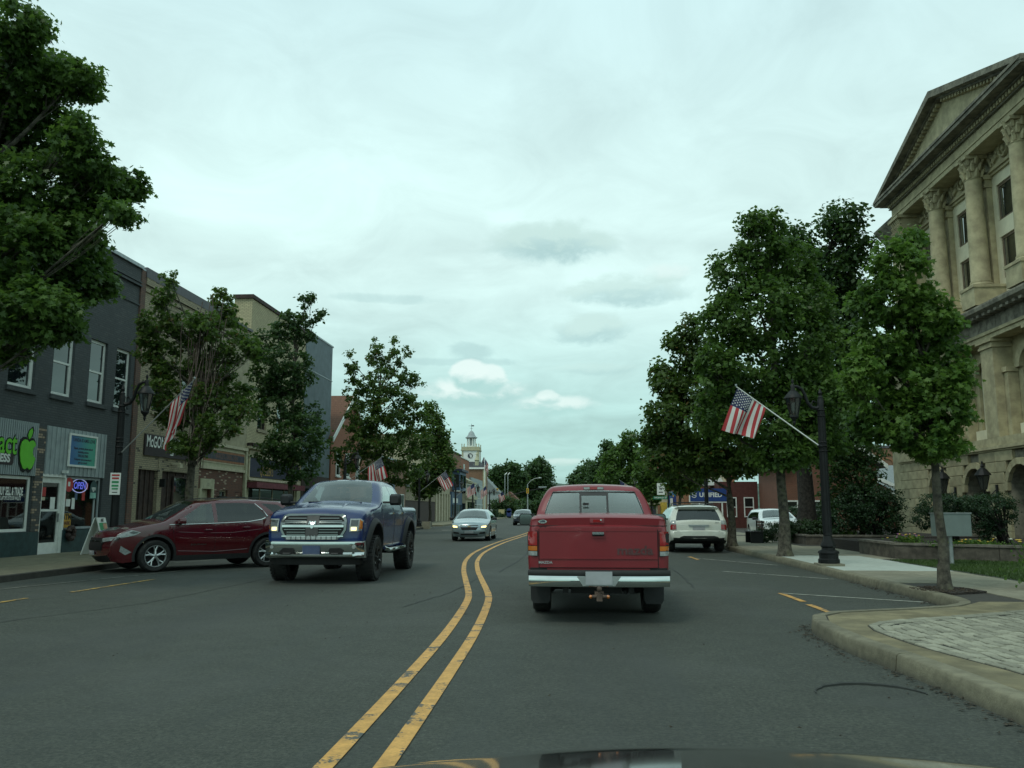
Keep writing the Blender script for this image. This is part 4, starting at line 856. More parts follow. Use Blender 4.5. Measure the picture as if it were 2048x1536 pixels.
for c in BAY[:4]:     # voussoirs
    n = 9
    for k in range(n):
        a0, a1 = math.pi * k / n + .012, math.pi * (k + 1) / n - .012; r0, r1 = AR, AR + .24
        P = [(r0 * math.cos(a0), r0 * math.sin(a0)), (r1 * math.cos(a0), r1 * math.sin(a0)), (r1 * math.cos(a1), r1 * math.sin(a1)), (r0 * math.cos(a1), r0 * math.sin(a1))]
        MB().prism([(c + p[0], SPR + p[1]) for p in P], XA - .02, XA + .13, 'x').build('voussoir', M_stoneb, ch, w=True)
part('string_course', M_stone, ch, (XA - .03, XA + .5, YR, YL + .02, 3.61, 3.68), (XA - .10, XA + .5, YR, YL + .06, 3.68, 3.80), (XA + .0, XA + .5, YR, YL, 3.80, 4.12))
part('iron_gate', M_black, ch, *[(XA + .5, XA + .53, 31.2 + .09 * k, 31.22 + .09 * k, .3, 2.2) for k in range(14)], (XA + .49, XA + .54, 31.1, 32.5, 2.15, 2.25), (XA + .49, XA + .54, 31.1, 32.5, .3, .36))
# left return wall and main block
ml = part('side_wall', M_stone, ch, (XA + .15, 30, YL - .4, YL, 0, 3.6)); 
part('rear_block', M_stone, ch, (17.2, 30, YR - 2, 44.3, 3.6, 15.3))
# first floor (piano nobile): piers with moulded caps, round-headed windows between
facade('first_floor_wall', ch, XA + .75, -1, YR, YL, 4.12, 8.0, [(c - .62, c + .62, 4.6, 7.3) for c in BAY], M_stone, t=.35)
for c in BAY:
    window(ch, XA + .75, -1, c - .60, c + .60, 4.62, 7.28, M_stonew, M_glassb, rail=True, fw=.13, inset=.12)
    ao = arch_outline(c, .62, 6.7); oo = arch_outline(c, .95, 6.7); mb = MB()
    for k in range(12): mb.add([(x_, p[0], p[1]) for x_ in (XA + .62, XA + .76) for p in (ao[k], ao[k + 1], oo[k + 1], oo[k])], [(0, 1, 2, 3), (4, 5, 6, 7), (0, 1, 5, 4), (2, 3, 7, 6)])
    mb.build('arch_moulding', M_stone, ch, w=True)
    part('apron', M_stonew, ch, (XA + .55, XA + .75, c - .75, c + .75, 4.13, 4.58))
for k, c in enumerate([42.4] + COLY):
    if k == 0: continue
    part('pier', M_stone, ch, (XA + .02, XA + .75, c - .48, c + .48, 4.13, 7.55)); part('pier_capital', M_stone, ch, (XA - .04, XA + .75, c - .54, c + .54, 7.56, 7.66), (XA - .0, XA + .75, c - .51, c + .51, 7.66, 7.78), (XA - .10, XA + .75, c - .62, c + .62, 7.78, 7.9))
    part('small_pier', M_stone, ch, *[q_ for s in (-1, 1) for q_ in ((XA + .35, XA + .74, c + s * .66 - .14, c + s * .66 + .14, 4.14, 6.55), (XA + .28, XA + .74, c + s * .66 - .19, c + s * .66 + .19, 6.56, 6.75))])
part('pier', M_stone, ch, (XA + .02, XA + .75, 42.0, 43.05, 4.13, 7.55)); part('pier_capital', M_stone, ch, (XA - .06, XA + .75, 41.9, 43.1, 7.56, 7.9))
# mid entablature, stained
part('architrave', M_stone, ch, (XA - .02, XA + .8, YR, YL + .05, 7.91, 8.08), (XA - .08, XA + .8, YR, YL + .1, 8.08, 8.2))
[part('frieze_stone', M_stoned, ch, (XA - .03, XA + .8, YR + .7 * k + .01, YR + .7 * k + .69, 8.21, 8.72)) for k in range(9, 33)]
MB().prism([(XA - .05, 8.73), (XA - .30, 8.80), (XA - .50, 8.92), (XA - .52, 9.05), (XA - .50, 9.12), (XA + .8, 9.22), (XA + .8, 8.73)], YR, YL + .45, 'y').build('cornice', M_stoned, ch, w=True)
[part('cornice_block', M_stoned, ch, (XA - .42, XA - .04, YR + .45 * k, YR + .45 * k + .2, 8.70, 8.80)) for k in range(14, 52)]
# upper order: two storeys of windows in cream panels behind the columns
XU = 16.7
M_glassc = glassmat('upper_window_glass', (.012, .018, .022), 3.2, .0, ior=1.5)
UW = [(c - .62, c + 1.32, z0, z1) for c in [38.85] + BAY[1:4] for (z0, z1) in ((10.25, 11.9), (12.55, 14.0))]
facade('upper_wall', ch, XU, -1, YR, 43.4, 9.2, 15.3, UW, M_stonew, t=.3)
for q_ in UW: window(ch, XU, -1, *q_, mat('bronze_frame', (.16, .12, .08), .5), M_glassc, rail=False, fw=.09, inset=.06)
for c in [40.6] + COLY[1:]:
    part('wall_pilaster', M_stone, ch, (XU - .22, XU - .003, c - .12, c + .62, 9.95, 14.05)); part('pilaster_capital', M_stone, ch, (XU - .30, XU - .003, c - .17, c + .68, 14.06, 14.2), (XU - .26, XU - .003, c - .14, c + .65, 14.2, 14.38), (XU - .36, XU - .003, c - .24, c + .76, 14.38, 14.55)); part('pilaster_base', M_stone, ch, (XU - .28, XU - .003, c - .17, c + .68, 9.25, 9.94))
part('lintel', M_stone, ch, (XU - .18, XU - .003, YR, 43.3, 14.56, 14.68), (XU - .10, XU - .003, YR, 43.3, 14.45, 14.55))
def medallion(c, z):
    mb = MB(); x = XU - .12
    mb.lathe([(.26, 0), (.26, -.10), (.33, -.12), (.36, -.05), (.36, 0)], (x, c, z), 20, axis='x', cap=False); mb.lathe([(.0, -.14), (.10, -.12), (.13, -.03), (.26, -.02)], (x, c, z), 14, axis='x', cap=False)
    for s in (-1, 1):
        for k in range(9):
            t = k / 8; yy = c + s * (.42 + .62 * t); zz_ = z + .20 - .42 * math.sin(t * math.pi) * .9 + .05 * math.sin(k * 2.3)
            mb.lathe([(.02, -.07), (.08 + .03 * (k % 2), -.09), (.10, 0)], (x, yy, zz_), 7, axis='x')
        mb.tube([(x - .05, c + s * 1.08, z + .25), (x - .06, c + s * 1.12, z), (x - .03, c + s * 1.05, z - .35)], [.07, .09, .03], 6)
    mb.box(x + .01, XU - .003, c - 1.2, c + 1.2, z - .42, z + .42)
    return mb.build('medallion', M_stone, ch, w=True, smooth=40)
for c in [38.85 + .2] + [v + .2 for v in BAY[1:4]]: medallion(c, 15.12 - .02)
# columns
def capital(mb, c, x, z0, z1, r):
    mb.lathe([(r, z0), (r * 1.12, z0 + .05), (r * 1.0, z0 + .09), (r * 1.02, z0 + (z1 - z0) * .5), (r * 1.25, z1 - .14)], (x, c, 0), 14)
    for ring, (n, zz_, rr, h_, o_) in enumerate([(8, z0 + .10, r * 1.0, .30, 0), (8, z0 + .34, r * 1.06, .32, R(22.5)), (8, z0 + .62, r * 1.12, .28, 0)]):
        for k in range(n):
            a = o_ + 2 * math.pi * k / n; ca, sa = math.cos(a), math.sin(a)
            mb.tube([(x + rr * ca, c + rr * sa, zz_), (x + (rr + .05) * ca, c + (rr + .05) * sa, zz_ + h_ * .6), (x + (rr + .15) * ca, c + (rr + .15) * sa, zz_ + h_), (x + (rr + .17) * ca, c + (rr + .17) * sa, zz_ + h_ * .8)], [.075, .085, .05, .03], 5)
    mb.box(x - r * 1.42, x + r * 1.42, c - r * 1.42, c + r * 1.42, z1 - .13, z1)
for i, c in enumerate(COLY):
    x = 16.05
    if i == 0:
        part('corner_pilaster', M_stone, ch, (15.75, XU + .3, c - .45, c + .45, 10.2, 14.35)); mb = MB(); mb.box(15.72, XU, c - .48, c + .48, 14.36, 15.15)
        for k in range(5):
            for lv in range(3): mb.tube([(15.72, c - .4 + .2 * k, 14.40 + .26 * lv), (15.64, c - .4 + .2 * k, 14.58 + .26 * lv), (15.58, c - .4 + .2 * k, 14.64 + .26 * lv)], [.08, .08, .04], 5)
        mb.box(15.5, XU, c - .62, c + .62, 15.16, 15.3); mb.build('capital', M_stone, ch, w=True, smooth=40)
    else:
        MB().lathe([(.42, 10.02), (.45, 10.07), (.42, 10.13), (.38, 10.16), (.40, 10.22), (.36, 10.28), (.35, 11.5), (.305, 14.35)], (x, c, 0), 24).build('column', M_stone, ch, w=True, smooth=60)
        mb = MB(); capital(mb, c, x, 14.35, 15.3, .305); mb.build('capital', M_stone, ch, w=True, smooth=40)
    part('pedestal', M_stone, ch, (15.5, XU - .01, c - .55, c + .55, 9.19, 9.9), (15.46, XU - .01, c - .59, c + .59, 9.9, 10.01))
# entablature and pediment
PY0, PY1 = 41.2, 28.0
part('architrave', M_stone, ch, (15.72, 17.1, PY1 - 6, PY0, 15.305, 15.5), (15.68, 17.1, PY1 - 6, PY0 + .03, 15.5, 15.58)); part('upper_frieze', M_stone, ch, (15.72, 17.1, PY1 - 6, PY0, 15.58, 15.92))
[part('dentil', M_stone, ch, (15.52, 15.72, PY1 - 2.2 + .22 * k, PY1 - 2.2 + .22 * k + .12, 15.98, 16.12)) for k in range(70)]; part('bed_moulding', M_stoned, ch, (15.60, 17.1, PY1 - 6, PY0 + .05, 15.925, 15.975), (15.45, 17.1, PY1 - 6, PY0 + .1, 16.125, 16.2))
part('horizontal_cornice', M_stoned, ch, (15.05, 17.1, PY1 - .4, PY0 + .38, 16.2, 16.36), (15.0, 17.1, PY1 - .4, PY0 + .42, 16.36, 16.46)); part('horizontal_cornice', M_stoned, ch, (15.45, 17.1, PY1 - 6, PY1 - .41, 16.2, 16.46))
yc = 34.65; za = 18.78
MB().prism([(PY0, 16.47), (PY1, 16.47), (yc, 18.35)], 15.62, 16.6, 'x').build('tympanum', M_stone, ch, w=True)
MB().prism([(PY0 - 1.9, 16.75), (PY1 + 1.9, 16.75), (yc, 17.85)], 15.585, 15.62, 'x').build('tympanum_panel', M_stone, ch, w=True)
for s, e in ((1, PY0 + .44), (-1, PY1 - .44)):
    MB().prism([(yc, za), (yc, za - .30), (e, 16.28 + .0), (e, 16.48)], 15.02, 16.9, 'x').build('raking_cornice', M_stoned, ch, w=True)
    n = 26
    for k in range(n):
        t = (k + .5) / n * .93 + .02; y_ = yc + (e - yc) * t; z_ = za - .30 - (za - .3 - 16.28) * t; part('raking_dentil', M_stone, ch, (15.42, 15.62, y_ - .07, y_ + .07, z_ - .20, z_ - .07))
    MB().prism([(yc, za - .302), (yc, za - .38), (e, 16.20), (e, 16.278)], 15.34, 16.0, 'x').build('raking_bed', M_stoned, ch, w=True)
# main block cornice either side, attic and roof
MB().prism([(16.2, 15.9), (16.15, 16.02), (16.9, 16.1), (17.3, 16.1), (17.3, 15.0), (16.75, 15.0), (16.7, 15.35), (16.45, 15.6)], 41.3, 45.0, 'y').build('main_cornice', M_stoned, ch, w=True)
part('main_wall', M_stone, ch, (16.75, 17.2, 41.0, 44.2, 9.2, 14.99), (16.1, 17.2, 42.6, 44.2, 0.0, 9.2)); part('attic', M_stone, ch, (17.6, 29, YR - 2, 44.0, 15.3, 16.2)); 
MB().prism([(16.55, 16.5), (16.55, 17.6), (16.45, 17.75), (16.45, 17.95), (22, 19.5), (22, 16.5)], YR - 2, 29.8, 'y').build('attic_roof', M_stoned, ch, w=True)

# wall lanterns of the courthouse
def wall_lantern(y, label):
    t = thing('wall_lantern', (XA - .02, y, 2.0), label, 'lantern', 'lanterns on the courthouse wall')
    MB().tube([(0, 0, -.1), (-.2, 0, -.22), (-.42, 0, -.15), (-.48, 0, .12)], .025, 6).tube([(0, 0, .2), (-.2, 0, .0), (-.3, 0, -.15)], .02, 6).box(-.03, .02, -.07, .07, -.3, .35).build('bracket', M_black, t)
    f = MB().lathe([(.06, .12), (.10, .18), (.24, .68), (.22, .70)], (-.48, 0, 0), 6).build('lamp_glass', glassmat('lantern_glass', (.20, .21, .19), 1, .35), t)
    fr = MB()
    for k in range(6):
        a = 2 * math.pi * k / 6; fr.tube([(-.48 + .105 * math.cos(a), .105 * math.sin(a), .17), (-.48 + .245 * math.cos(a), .245 * math.sin(a), .69)], .012, 4)
    fr.lathe([(.30, .70), (.27, .76), (.15, .92), (.06, 1.0), (.07, 1.05), (.02, 1.15), (.04, 1.2), (.01, 1.25)], (-.48, 0, 0), 10); fr.build('lamp_cap', M_black, t)
wall_lantern(33.55, 'black lantern on the courthouse wall between the two nearest arches'); wall_lantern(37.1, 'black lantern on the courthouse wall half behind the near young tree trunk')

# ================================================================== RIGHT SIDE, FAR
M_bhouse = brickmat('house_brick', (.20, .075, .045), (.16, .065, .04), (.14, .10, .07), bump=.5, stain=.3)
hb = bldg('brick_house', 17, 58, 'red brick house with white trimmed gables behind the hedge', 'house')
part('wall', M_bhouse, hb, (13.2, 19.0, 55, 62, 0, 4.3)); 
MB().prism([(13.2, 4.3), (19.0, 4.3), (16.2, 6.4)], 55.0, 62, 'y').build('gable', M_bhouse, hb, w=True)
for s in (-1, 1): MB().prism([(16.2, 6.42), (16.2, 6.62), (16.2 + s * 3.3, 4.2), (16.2 + s * 3.3, 4.0)], 54.6, 62, 'y').build('roof', M_roofgrey, hb, w=True); MB().prism([(16.2, 6.35), (16.2, 6.66), (16.2 + s * 3.35, 4.22), (16.2 + s * 3.35, 3.92)], 54.5, 54.59, 'y').build('rake_board', M_white, hb, w=True)
for a in (13.35, 15.0, 17.3): window(hb, 54.96, -1, a, a + .75, .7, 2.0, M_white, M_glassd, axis='y', inset=0, fw=.09, bars=2)
part('porch_post', M_white, hb, (14.55, 14.75, 54.6, 54.8, 0, 2.1), (12.9, 13.05, 54.6, 54.8, 0, 2.1))
lb = bldg('low_brick_house', 21, 63, 'low red brick wing with a grey roof and white broken pediment', 'house')
part('wall', M_bhouse, lb, (18.6, 26, 62.2, 70, 0, 2.6)); MB().prism([(62.0, 2.6), (70, 2.6), (66.5, 4.75)], 19.0, 27, 'x').build('roof', M_roofgrey, lb, w=True)
MB().prism([(18.6, 2.6), (22.8, 2.6), (20.2, 4.05)], 62.19, 63, 'y').build('gable', M_bhouse, lb, w=True)
MB().prism([(20.2, 4.3), (20.2, 4.02), (23.2, 2.62), (23.2, 2.85)], 61.6, 62.18, 'y').build('rake_board', M_white, lb, w=True); part('cornice_return', M_white, lb, (21.7, 23.3, 61.6, 62.18, 2.50, 2.66))
tb = bldg('tall_brick_block', 29, 86, 'taller orange brick block with an arched window behind the grey roof', 'building')
part('wall', M_borange2, tb, (22, 38, 85, 98, 0, 7.35)); part('coping', M_copingd, tb, (21.9, 38.1, 84.9, 98, 7.36, 7.6)); part('band', M_terra, tb, (22, 38, 84.93, 84.99, 6.6, 6.7))
MB().lathe([(.55, 0), (.55, -.06), (.70, -.06), (.70, 0)], (30.4, 84.98, 5.75), 20, axis='y', cap=False).build('arched_window', M_terra, tb, w=True)
cg = bldg('mural_cottage', 8, 76, 'cream gabled cottage with a yellow and blue painted wall at the corner', 'building')
part('wall', M_cream, cg, (6.1, 8.5, 80, 90, 0, 1.95), (5.75, 8.6, 79.8, 80, 1.9, 2.05)); MB().prism([(5.6, 2.06), (10.2, 2.06), (7.9, 4.05)], 79.9, 90, 'y').build('gable', M_cream, cg, w=True)
for s in (-1, 1): MB().prism([(7.9, 4.1), (7.9, 4.3), (7.9 + s * 2.6, 2.1), (7.9 + s * 2.6, 1.9)], 79.4, 90, 'y').build('roof', M_roofgrey, cg, w=True)
part('rear_roof', M_corrw, cg, (4.9, 8, 84, 90, 2.0, 3.7)); part('chimney', M_borange, cg, (6.9, 7.6, 83, 83.8, 3.7, 4.9)); part('door', M_slate, cg, (6.35, 6.9, 79.9, 79.98, 0, 1.85), (7.1, 7.6, 79.9, 79.98, 0, 1.85)); part('post', M_terra, cg, (7.75, 7.95, 79.5, 79.7, 0, 1.95)); part('yellow_panel', mat('mural_yellow', (.60, .42, .06), .7), cg, (8.0, 8.6, 79.7, 79.79, 0, 2.1))
def mural(B, co, c):
    v = B.n('ShaderNodeTexVoronoi', feature='F1'); B.nt.links.new(co, v.inputs['Vector']); v.inputs['Scale'].default_value = 1.6; r = B.xyz(v.outputs['Color'])[0]
    a = B.mix(B.m('GREATER_THAN', r, .35), (.02, .05, .22, 1), (.04, .16, .30, 1)); a = B.mix(B.m('GREATER_THAN', r, .6), a, (.06, .25, .05, 1)); a = B.mix(B.m('GREATER_THAN', r, .78), a, (.30, .36, .36, 1)); return B.mix(B.m('GREATER_THAN', r, .90), a, (.55, .40, .05, 1))
part('painted_wall', mat('mural_paint', (.2, .2, .3), .7, fn=mural), cg, (8.62, 12.6, 75, 79, 0, 3.0)); part('wall_post', M_white, cg, (8.4, 8.6, 74.9, 75.1, 0, 2.4)); 
us = thing('bank_sign', (9.2, 60, 0), 'wide navy sign with a white emblem and UNIFIED in white letters', 'sign')
MB().box(-1.12, 1.35, -.08, .08, 1.98, 2.87).build('board', mat('bank_blue', (.012, .045, .19), .5, var=.03), us); MB().box(-1.2, 1.43, -.07, .07, 1.9, 1.97).box(-1.2, -1.13, -.07, .07, 1.975, 2.4).box(-.55, -.47, -.06, .06, 0, 1.9).box(1.0, 1.08, -.06, .06, 0, 1.9).build('frame', M_white, us)
flat('letters', text2d('UNIFIED', .42, .012), lambda a, c: (a + .27, -.085, c + 2.42), M_white, us)
for k in (0, 1): MB().tube([(-.86 + .17 * math.cos(R(20 + 180 * k) + t * .35), -.09, 2.42 + .17 * math.sin(R(20 + 180 * k) + t * .35)) for t in range(8)] + [(-.86 + .03 * (1 - 2 * k), -.09, 2.42 - .04 * (1 - 2 * k))], .026, 5).build('emblem', M_white, us)
MB().box(-1.0, -.1, -.05, .05, 1.45, 1.85).build('small_board', M_corrw, us)
bb = bldg('bank_building', 11, 72, 'tan building with a white awning roof behind the navy bank sign', 'building')
part('wall', M_borange2 if 0 else M_terra, bb, (8.9, 13.0, 70, 78, 0, 4.6)); MB().prism([(8.6, 3.2), (11.2, 3.2), (10.9, 3.75), (9.0, 3.75)], 64, 66, 'y').build('canopy', M_white, bb, w=True); part('canopy_post', M_cream, bb, (8.8, 9.0, 65, 65.2, 0, 3.2), (10.9, 11.1, 65, 65.2, 0, 3.2)); MB().prism([(10.4, 3.2), (12.6, 3.2), (11.4, 4.9)], 69.5, 69.9, 'y').build('gable', M_cream, bb, w=True)
db = bldg('dark_brick_row', 15, 66, 'dark red brick wall with white windows behind the parked white vehicle', 'building')
part('wall', mat('deep_red_brick', (.09, .028, .022), .9), db, (10.4, 13.1, 62, 70, 0, 3.4)); 
for a in (10.9, 12.1): window(db, 61.96, -1, a, a + .7, .9, 2.3, M_white, M_glassd, axis='y', inset=0)
# distant hill
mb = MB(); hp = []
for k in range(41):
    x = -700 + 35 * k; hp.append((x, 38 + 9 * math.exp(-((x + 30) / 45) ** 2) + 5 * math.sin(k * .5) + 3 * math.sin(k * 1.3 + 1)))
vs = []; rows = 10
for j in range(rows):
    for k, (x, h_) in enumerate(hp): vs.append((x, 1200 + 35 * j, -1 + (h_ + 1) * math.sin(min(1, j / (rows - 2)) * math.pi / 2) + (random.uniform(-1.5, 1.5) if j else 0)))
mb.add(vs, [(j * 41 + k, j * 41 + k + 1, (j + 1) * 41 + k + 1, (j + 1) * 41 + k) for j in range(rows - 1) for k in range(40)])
struct(mb.build('hill', mat('wooded_hill_painted_haze', (.045, .085, .060), .95, var=.3, vs=.05, bump=0), smooth=True))  # distance haze is painted into the bluish-green hill colour, no air volume
LOBES = {
 'R1': (14.1, [(5.46, 5.43, 0.48, 0.48), (5.30, 4.83, 0.57, 0.52), (5.80, 4.49, 0.57, 0.53), (5.05, 4.08, 0.56, 0.52), (6.02, 3.73, 0.53, 0.62), (5.45, 3.49, 0.75, 0.66), (4.74, 3.54, 0.35, 0.52), (6.01, 3.00, 0.43, 0.49), (5.48, 2.76, 0.66, 0.48), (4.85, 2.80, 0.36, 0.35), (5.65, 5.85, 0.26, 0.22), (6.21, 3.40, 0.29, 0.40), (5.77, 2.41, 0.49, 0.23), (4.82, 4.84, 0.26, 0.26)]),
 'R2': (24.2, [(5.34, 9.75, 0.43, 0.50), (5.90, 9.58, 0.36, 0.50), (5.47, 8.84, 0.86, 0.72), (4.80, 8.18, 0.86, 0.86), (6.30, 8.52, 0.87, 0.72), (6.53, 7.34, 1.09, 1.02), (5.39, 7.06, 1.36, 1.15), (4.26, 6.79, 0.64, 0.85), (6.74, 6.02, 1.02, 1.02), (5.04, 5.33, 1.43, 1.15), (6.26, 4.74, 1.16, 1.01), (4.07, 5.34, 0.71, 0.85), (7.07, 4.45, 0.80, 0.88), (5.53, 3.76, 1.58, 0.86), (4.16, 4.05, 1.00, 0.71), (6.74, 3.33, 1.02, 0.66), (5.77, 2.92, 0.87, 0.43)]),
 'R3': (30.8, [(4.33, 8.00, 0.50, 0.58), (3.77, 7.54, 0.45, 0.36), (4.66, 6.97, 0.99, 0.90), (3.55, 5.88, 0.68, 0.81), (4.61, 5.69, 1.35, 1.08), (3.20, 6.25, 0.45, 0.63), (3.34, 4.79, 0.75, 0.81), (4.57, 4.42, 1.44, 0.99), (5.67, 5.49, 0.91, 1.09), (2.79, 4.07, 0.50, 0.45), (3.84, 3.52, 1.35, 0.90), (5.43, 3.52, 1.27, 0.91), (3.12, 3.08, 0.63, 0.54), (5.06, 3.07, 1.27, 0.54), (6.12, 3.25, 0.82, 0.64)]),
 'R4': (40, [(12.85, 15.09, 1.02, 0.97), (13.24, 13.85, 0.93, 1.10), (12.37, 12.64, 1.33, 1.33), (13.11, 11.41, 0.98, 1.22), (11.71, 11.20, 1.21, 1.45), (12.55, 9.74, 1.46, 1.46), (13.41, 8.77, 0.73, 1.10), (11.55, 8.09, 1.69, 1.69), (12.85, 6.90, 1.34, 1.46), (10.70, 14.15, 0.91, 0.77), (11.12, 13.16, 0.84, 0.72), (10.99, 5.98, 1.44, 1.44), (12.53, 5.27, 1.10, 0.97)]),
 'R5': (33, [(10.52, 4.59, 0.80, 0.70), (10.11, 3.84, 1.10, 0.80), (11.02, 3.64, 0.77, 0.71), (9.70, 3.08, 1.00, 0.80), (10.69, 2.70, 0.91, 0.81), (10.20, 2.05, 1.00, 0.70), (9.39, 4.22, 0.80, 0.80)]),
 'R6': (46, [(5.86, 4.57, 1.07, 0.94), (5.31, 3.78, 0.94, 1.07), (6.36, 3.51, 1.08, 1.08), (5.81, 2.85, 0.94, 0.59), (6.78, 4.44, 0.81, 0.81)]),
 'R7': (80, [(5.28, 7.97, 0.65, 0.93), (4.89, 6.71, 1.30, 1.16), (6.02, 5.78, 1.02, 1.39), (3.71, 6.02, 1.02, 0.93), (4.15, 4.62, 1.76, 1.39), (5.75, 3.93, 1.39, 1.63), (4.58, 3.01, 1.63, 1.16)]),
 'R8': (112, [(4.58, 9.63, 0.78, 0.91), (4.35, 7.54, 1.30, 1.62), (3.22, 6.24, 1.30, 1.30), (4.50, 4.94, 1.43, 1.62), (3.19, 3.98, 1.17, 1.17)]),
 'R9': (150, [(3.02, 8.76, 1.22, 1.22), (3.43, 6.59, 1.56, 1.74), (2.12, 6.59, 1.22, 1.56), (3.40, 4.42, 1.56, 1.56)]),
 'R10': (230, [(0.85, 9.63, 1.60, 1.87), (2.61, 11.36, 1.60, 1.60), (-0.11, 6.97, 1.60, 1.87), (1.89, 6.70, 2.13, 2.13), (3.50, 7.36, 1.87, 2.67)]),
 'R11': (62, [(5.58, 5.69, 0.65, 0.72), (5.19, 4.25, 0.79, 0.90), (5.90, 3.89, 0.90, 1.08), (5.51, 2.64, 0.90, 0.79)]),
 'L0': (14.5, [(-10.65, 10.66, 0.50, 0.55), (-10.19, 10.54, 0.26, 0.26), (-10.45, 9.52, 0.75, 0.70), (-9.36, 9.48, 0.54, 0.37), (-9.68, 9.80, 0.34, 0.25), (-9.97, 8.50, 0.84, 0.69), (-9.27, 8.37, 0.39, 0.44), (-8.83, 7.77, 0.43, 0.34), (-9.77, 7.31, 0.99, 0.74), (-8.69, 7.18, 0.53, 0.43), (-8.11, 7.36, 0.36, 0.30), (-8.29, 6.88, 0.29, 0.21), (-10.15, 6.16, 1.10, 0.90), (-9.20, 6.33, 0.68, 0.59), (-9.05, 5.56, 0.73, 0.54), (-8.52, 5.55, 0.29, 0.29), (-9.86, 5.01, 0.90, 0.60), (-9.27, 4.73, 0.39, 0.29), (-10.29, 4.46, 0.51, 0.51), (-11.42, 9.15, 1.34, 1.44), (-11.40, 6.96, 1.35, 1.45), (-11.11, 5.04, 1.24, 1.14), (-12.22, 8.17, 1.27, 1.58)]),
 'L1': (25.5, [(-12.76, 8.74, 0.26, 0.36), (-12.97, 8.17, 0.39, 0.36), (-13.17, 7.36, 0.63, 0.66), (-12.26, 7.18, 0.73, 0.65), (-11.08, 8.06, 0.40, 0.35), (-10.81, 7.40, 0.56, 0.48), (-11.52, 7.01, 0.72, 0.72), (-10.52, 6.52, 0.56, 0.64), (-13.28, 6.56, 0.58, 0.74), (-12.52, 6.06, 0.98, 0.82), (-11.12, 5.73, 0.96, 0.80), (-10.03, 6.35, 0.40, 0.47), (-12.86, 5.12, 0.74, 0.66), (-11.55, 4.79, 0.89, 0.73), (-10.44, 4.93, 0.72, 0.56), (-12.33, 4.29, 0.82, 0.49), (-10.87, 4.00, 0.80, 0.56), (-10.10, 4.46, 0.51, 0.40), (-11.80, 3.39, 0.89, 0.49)]),
 'L2': (35, [(-11.39, 10.36, 0.43, 0.43), (-10.87, 9.69, 0.38, 0.42), (-11.96, 9.70, 0.64, 0.60), (-11.39, 8.93, 0.74, 0.64), (-12.48, 8.83, 0.75, 0.75), (-13.34, 8.41, 0.86, 0.86), (-12.11, 7.74, 1.18, 0.86), (-13.06, 7.10, 0.86, 0.86), (-11.53, 6.87, 0.75, 0.96), (-12.35, 5.80, 1.18, 0.97), (-11.25, 5.16, 0.96, 0.96), (-11.86, 4.32, 1.39, 0.96), (-10.58, 4.31, 0.53, 0.85), (-12.70, 3.69, 0.86, 0.75), (-11.39, 3.16, 1.06, 0.75), (-12.39, 6.66, 1.07, 0.86)]),
 'L3': (50, [(-13.32, 10.41, 0.42, 0.96), (-13.21, 9.48, 0.54, 0.75), (-11.84, 11.22, 0.51, 0.65), (-10.73, 11.30, 0.47, 0.71), (-11.72, 10.23, 0.77, 0.74), (-10.80, 10.22, 0.71, 0.83), (-9.99, 10.82, 0.35, 0.41), (-11.39, 9.00, 1.43, 1.04), (-12.81, 8.41, 0.90, 1.19), (-9.87, 9.45, 0.65, 0.74), (-9.46, 8.68, 0.59, 0.83), (-10.90, 7.63, 1.78, 1.19), (-12.41, 7.04, 1.34, 1.19), (-9.68, 7.32, 1.03, 1.03), (-11.32, 6.13, 2.23, 1.19), (-8.91, 6.56, 0.74, 0.74), (-12.67, 5.54, 1.19, 1.19), (-10.54, 4.93, 2.07, 1.33), (-9.04, 5.22, 0.88, 1.03), (-12.03, 4.05, 1.64, 1.04), (-10.21, 3.60, 1.63, 0.83), (-13.56, 4.65, 0.84, 0.84)]),
 'L4': (66, [(-11.10, 9.40, 0.47, 0.62), (-10.85, 8.41, 0.70, 0.77), (-10.36, 7.42, 0.62, 0.77), (-10.95, 6.83, 1.09, 1.09), (-10.15, 5.85, 0.77, 0.97), (-10.73, 4.88, 1.24, 0.97), (-9.74, 4.87, 0.58, 0.70), (-11.50, 4.10, 1.36, 0.97), (-10.32, 3.90, 0.97, 0.70), (-11.49, 3.13, 1.16, 0.78)]),
 'L5': (175, [(-13.37, 2.92, 1.83, 1.63), (-11.84, 1.91, 1.42, 1.22), (-14.40, 1.40, 1.42, 1.42), (-13.07, 0.90, 2.03, 1.02), (-15.94, 2.41, 1.22, 1.43)]),
 'F1': (232, [(-20.20, 11.52, 2.02, 2.02), (-16.78, 12.46, 2.43, 1.89), (-15.01, 10.15, 2.69, 2.42), (-18.69, 8.80, 2.70, 2.43), (-21.84, 10.84, 1.08, 1.35)]),
 'F2': (240, [(-11.29, 13.24, 1.95, 1.67), (-9.45, 14.63, 1.39, 1.39), (-8.06, 11.83, 2.23, 2.78), (-12.01, 9.74, 3.06, 2.51), (-7.09, 9.03, 1.67, 2.50), (-14.12, 6.26, 4.18, 3.06), (-8.52, 5.55, 3.06, 3.06), (-10.63, 2.78, 3.48, 1.95)]),
 'F3': (200, [(-11.77, 2.55, 2.09, 1.39), (-7.92, 2.32, 1.86, 1.39), (-5.59, 3.71, 1.39, 2.09)]),
}
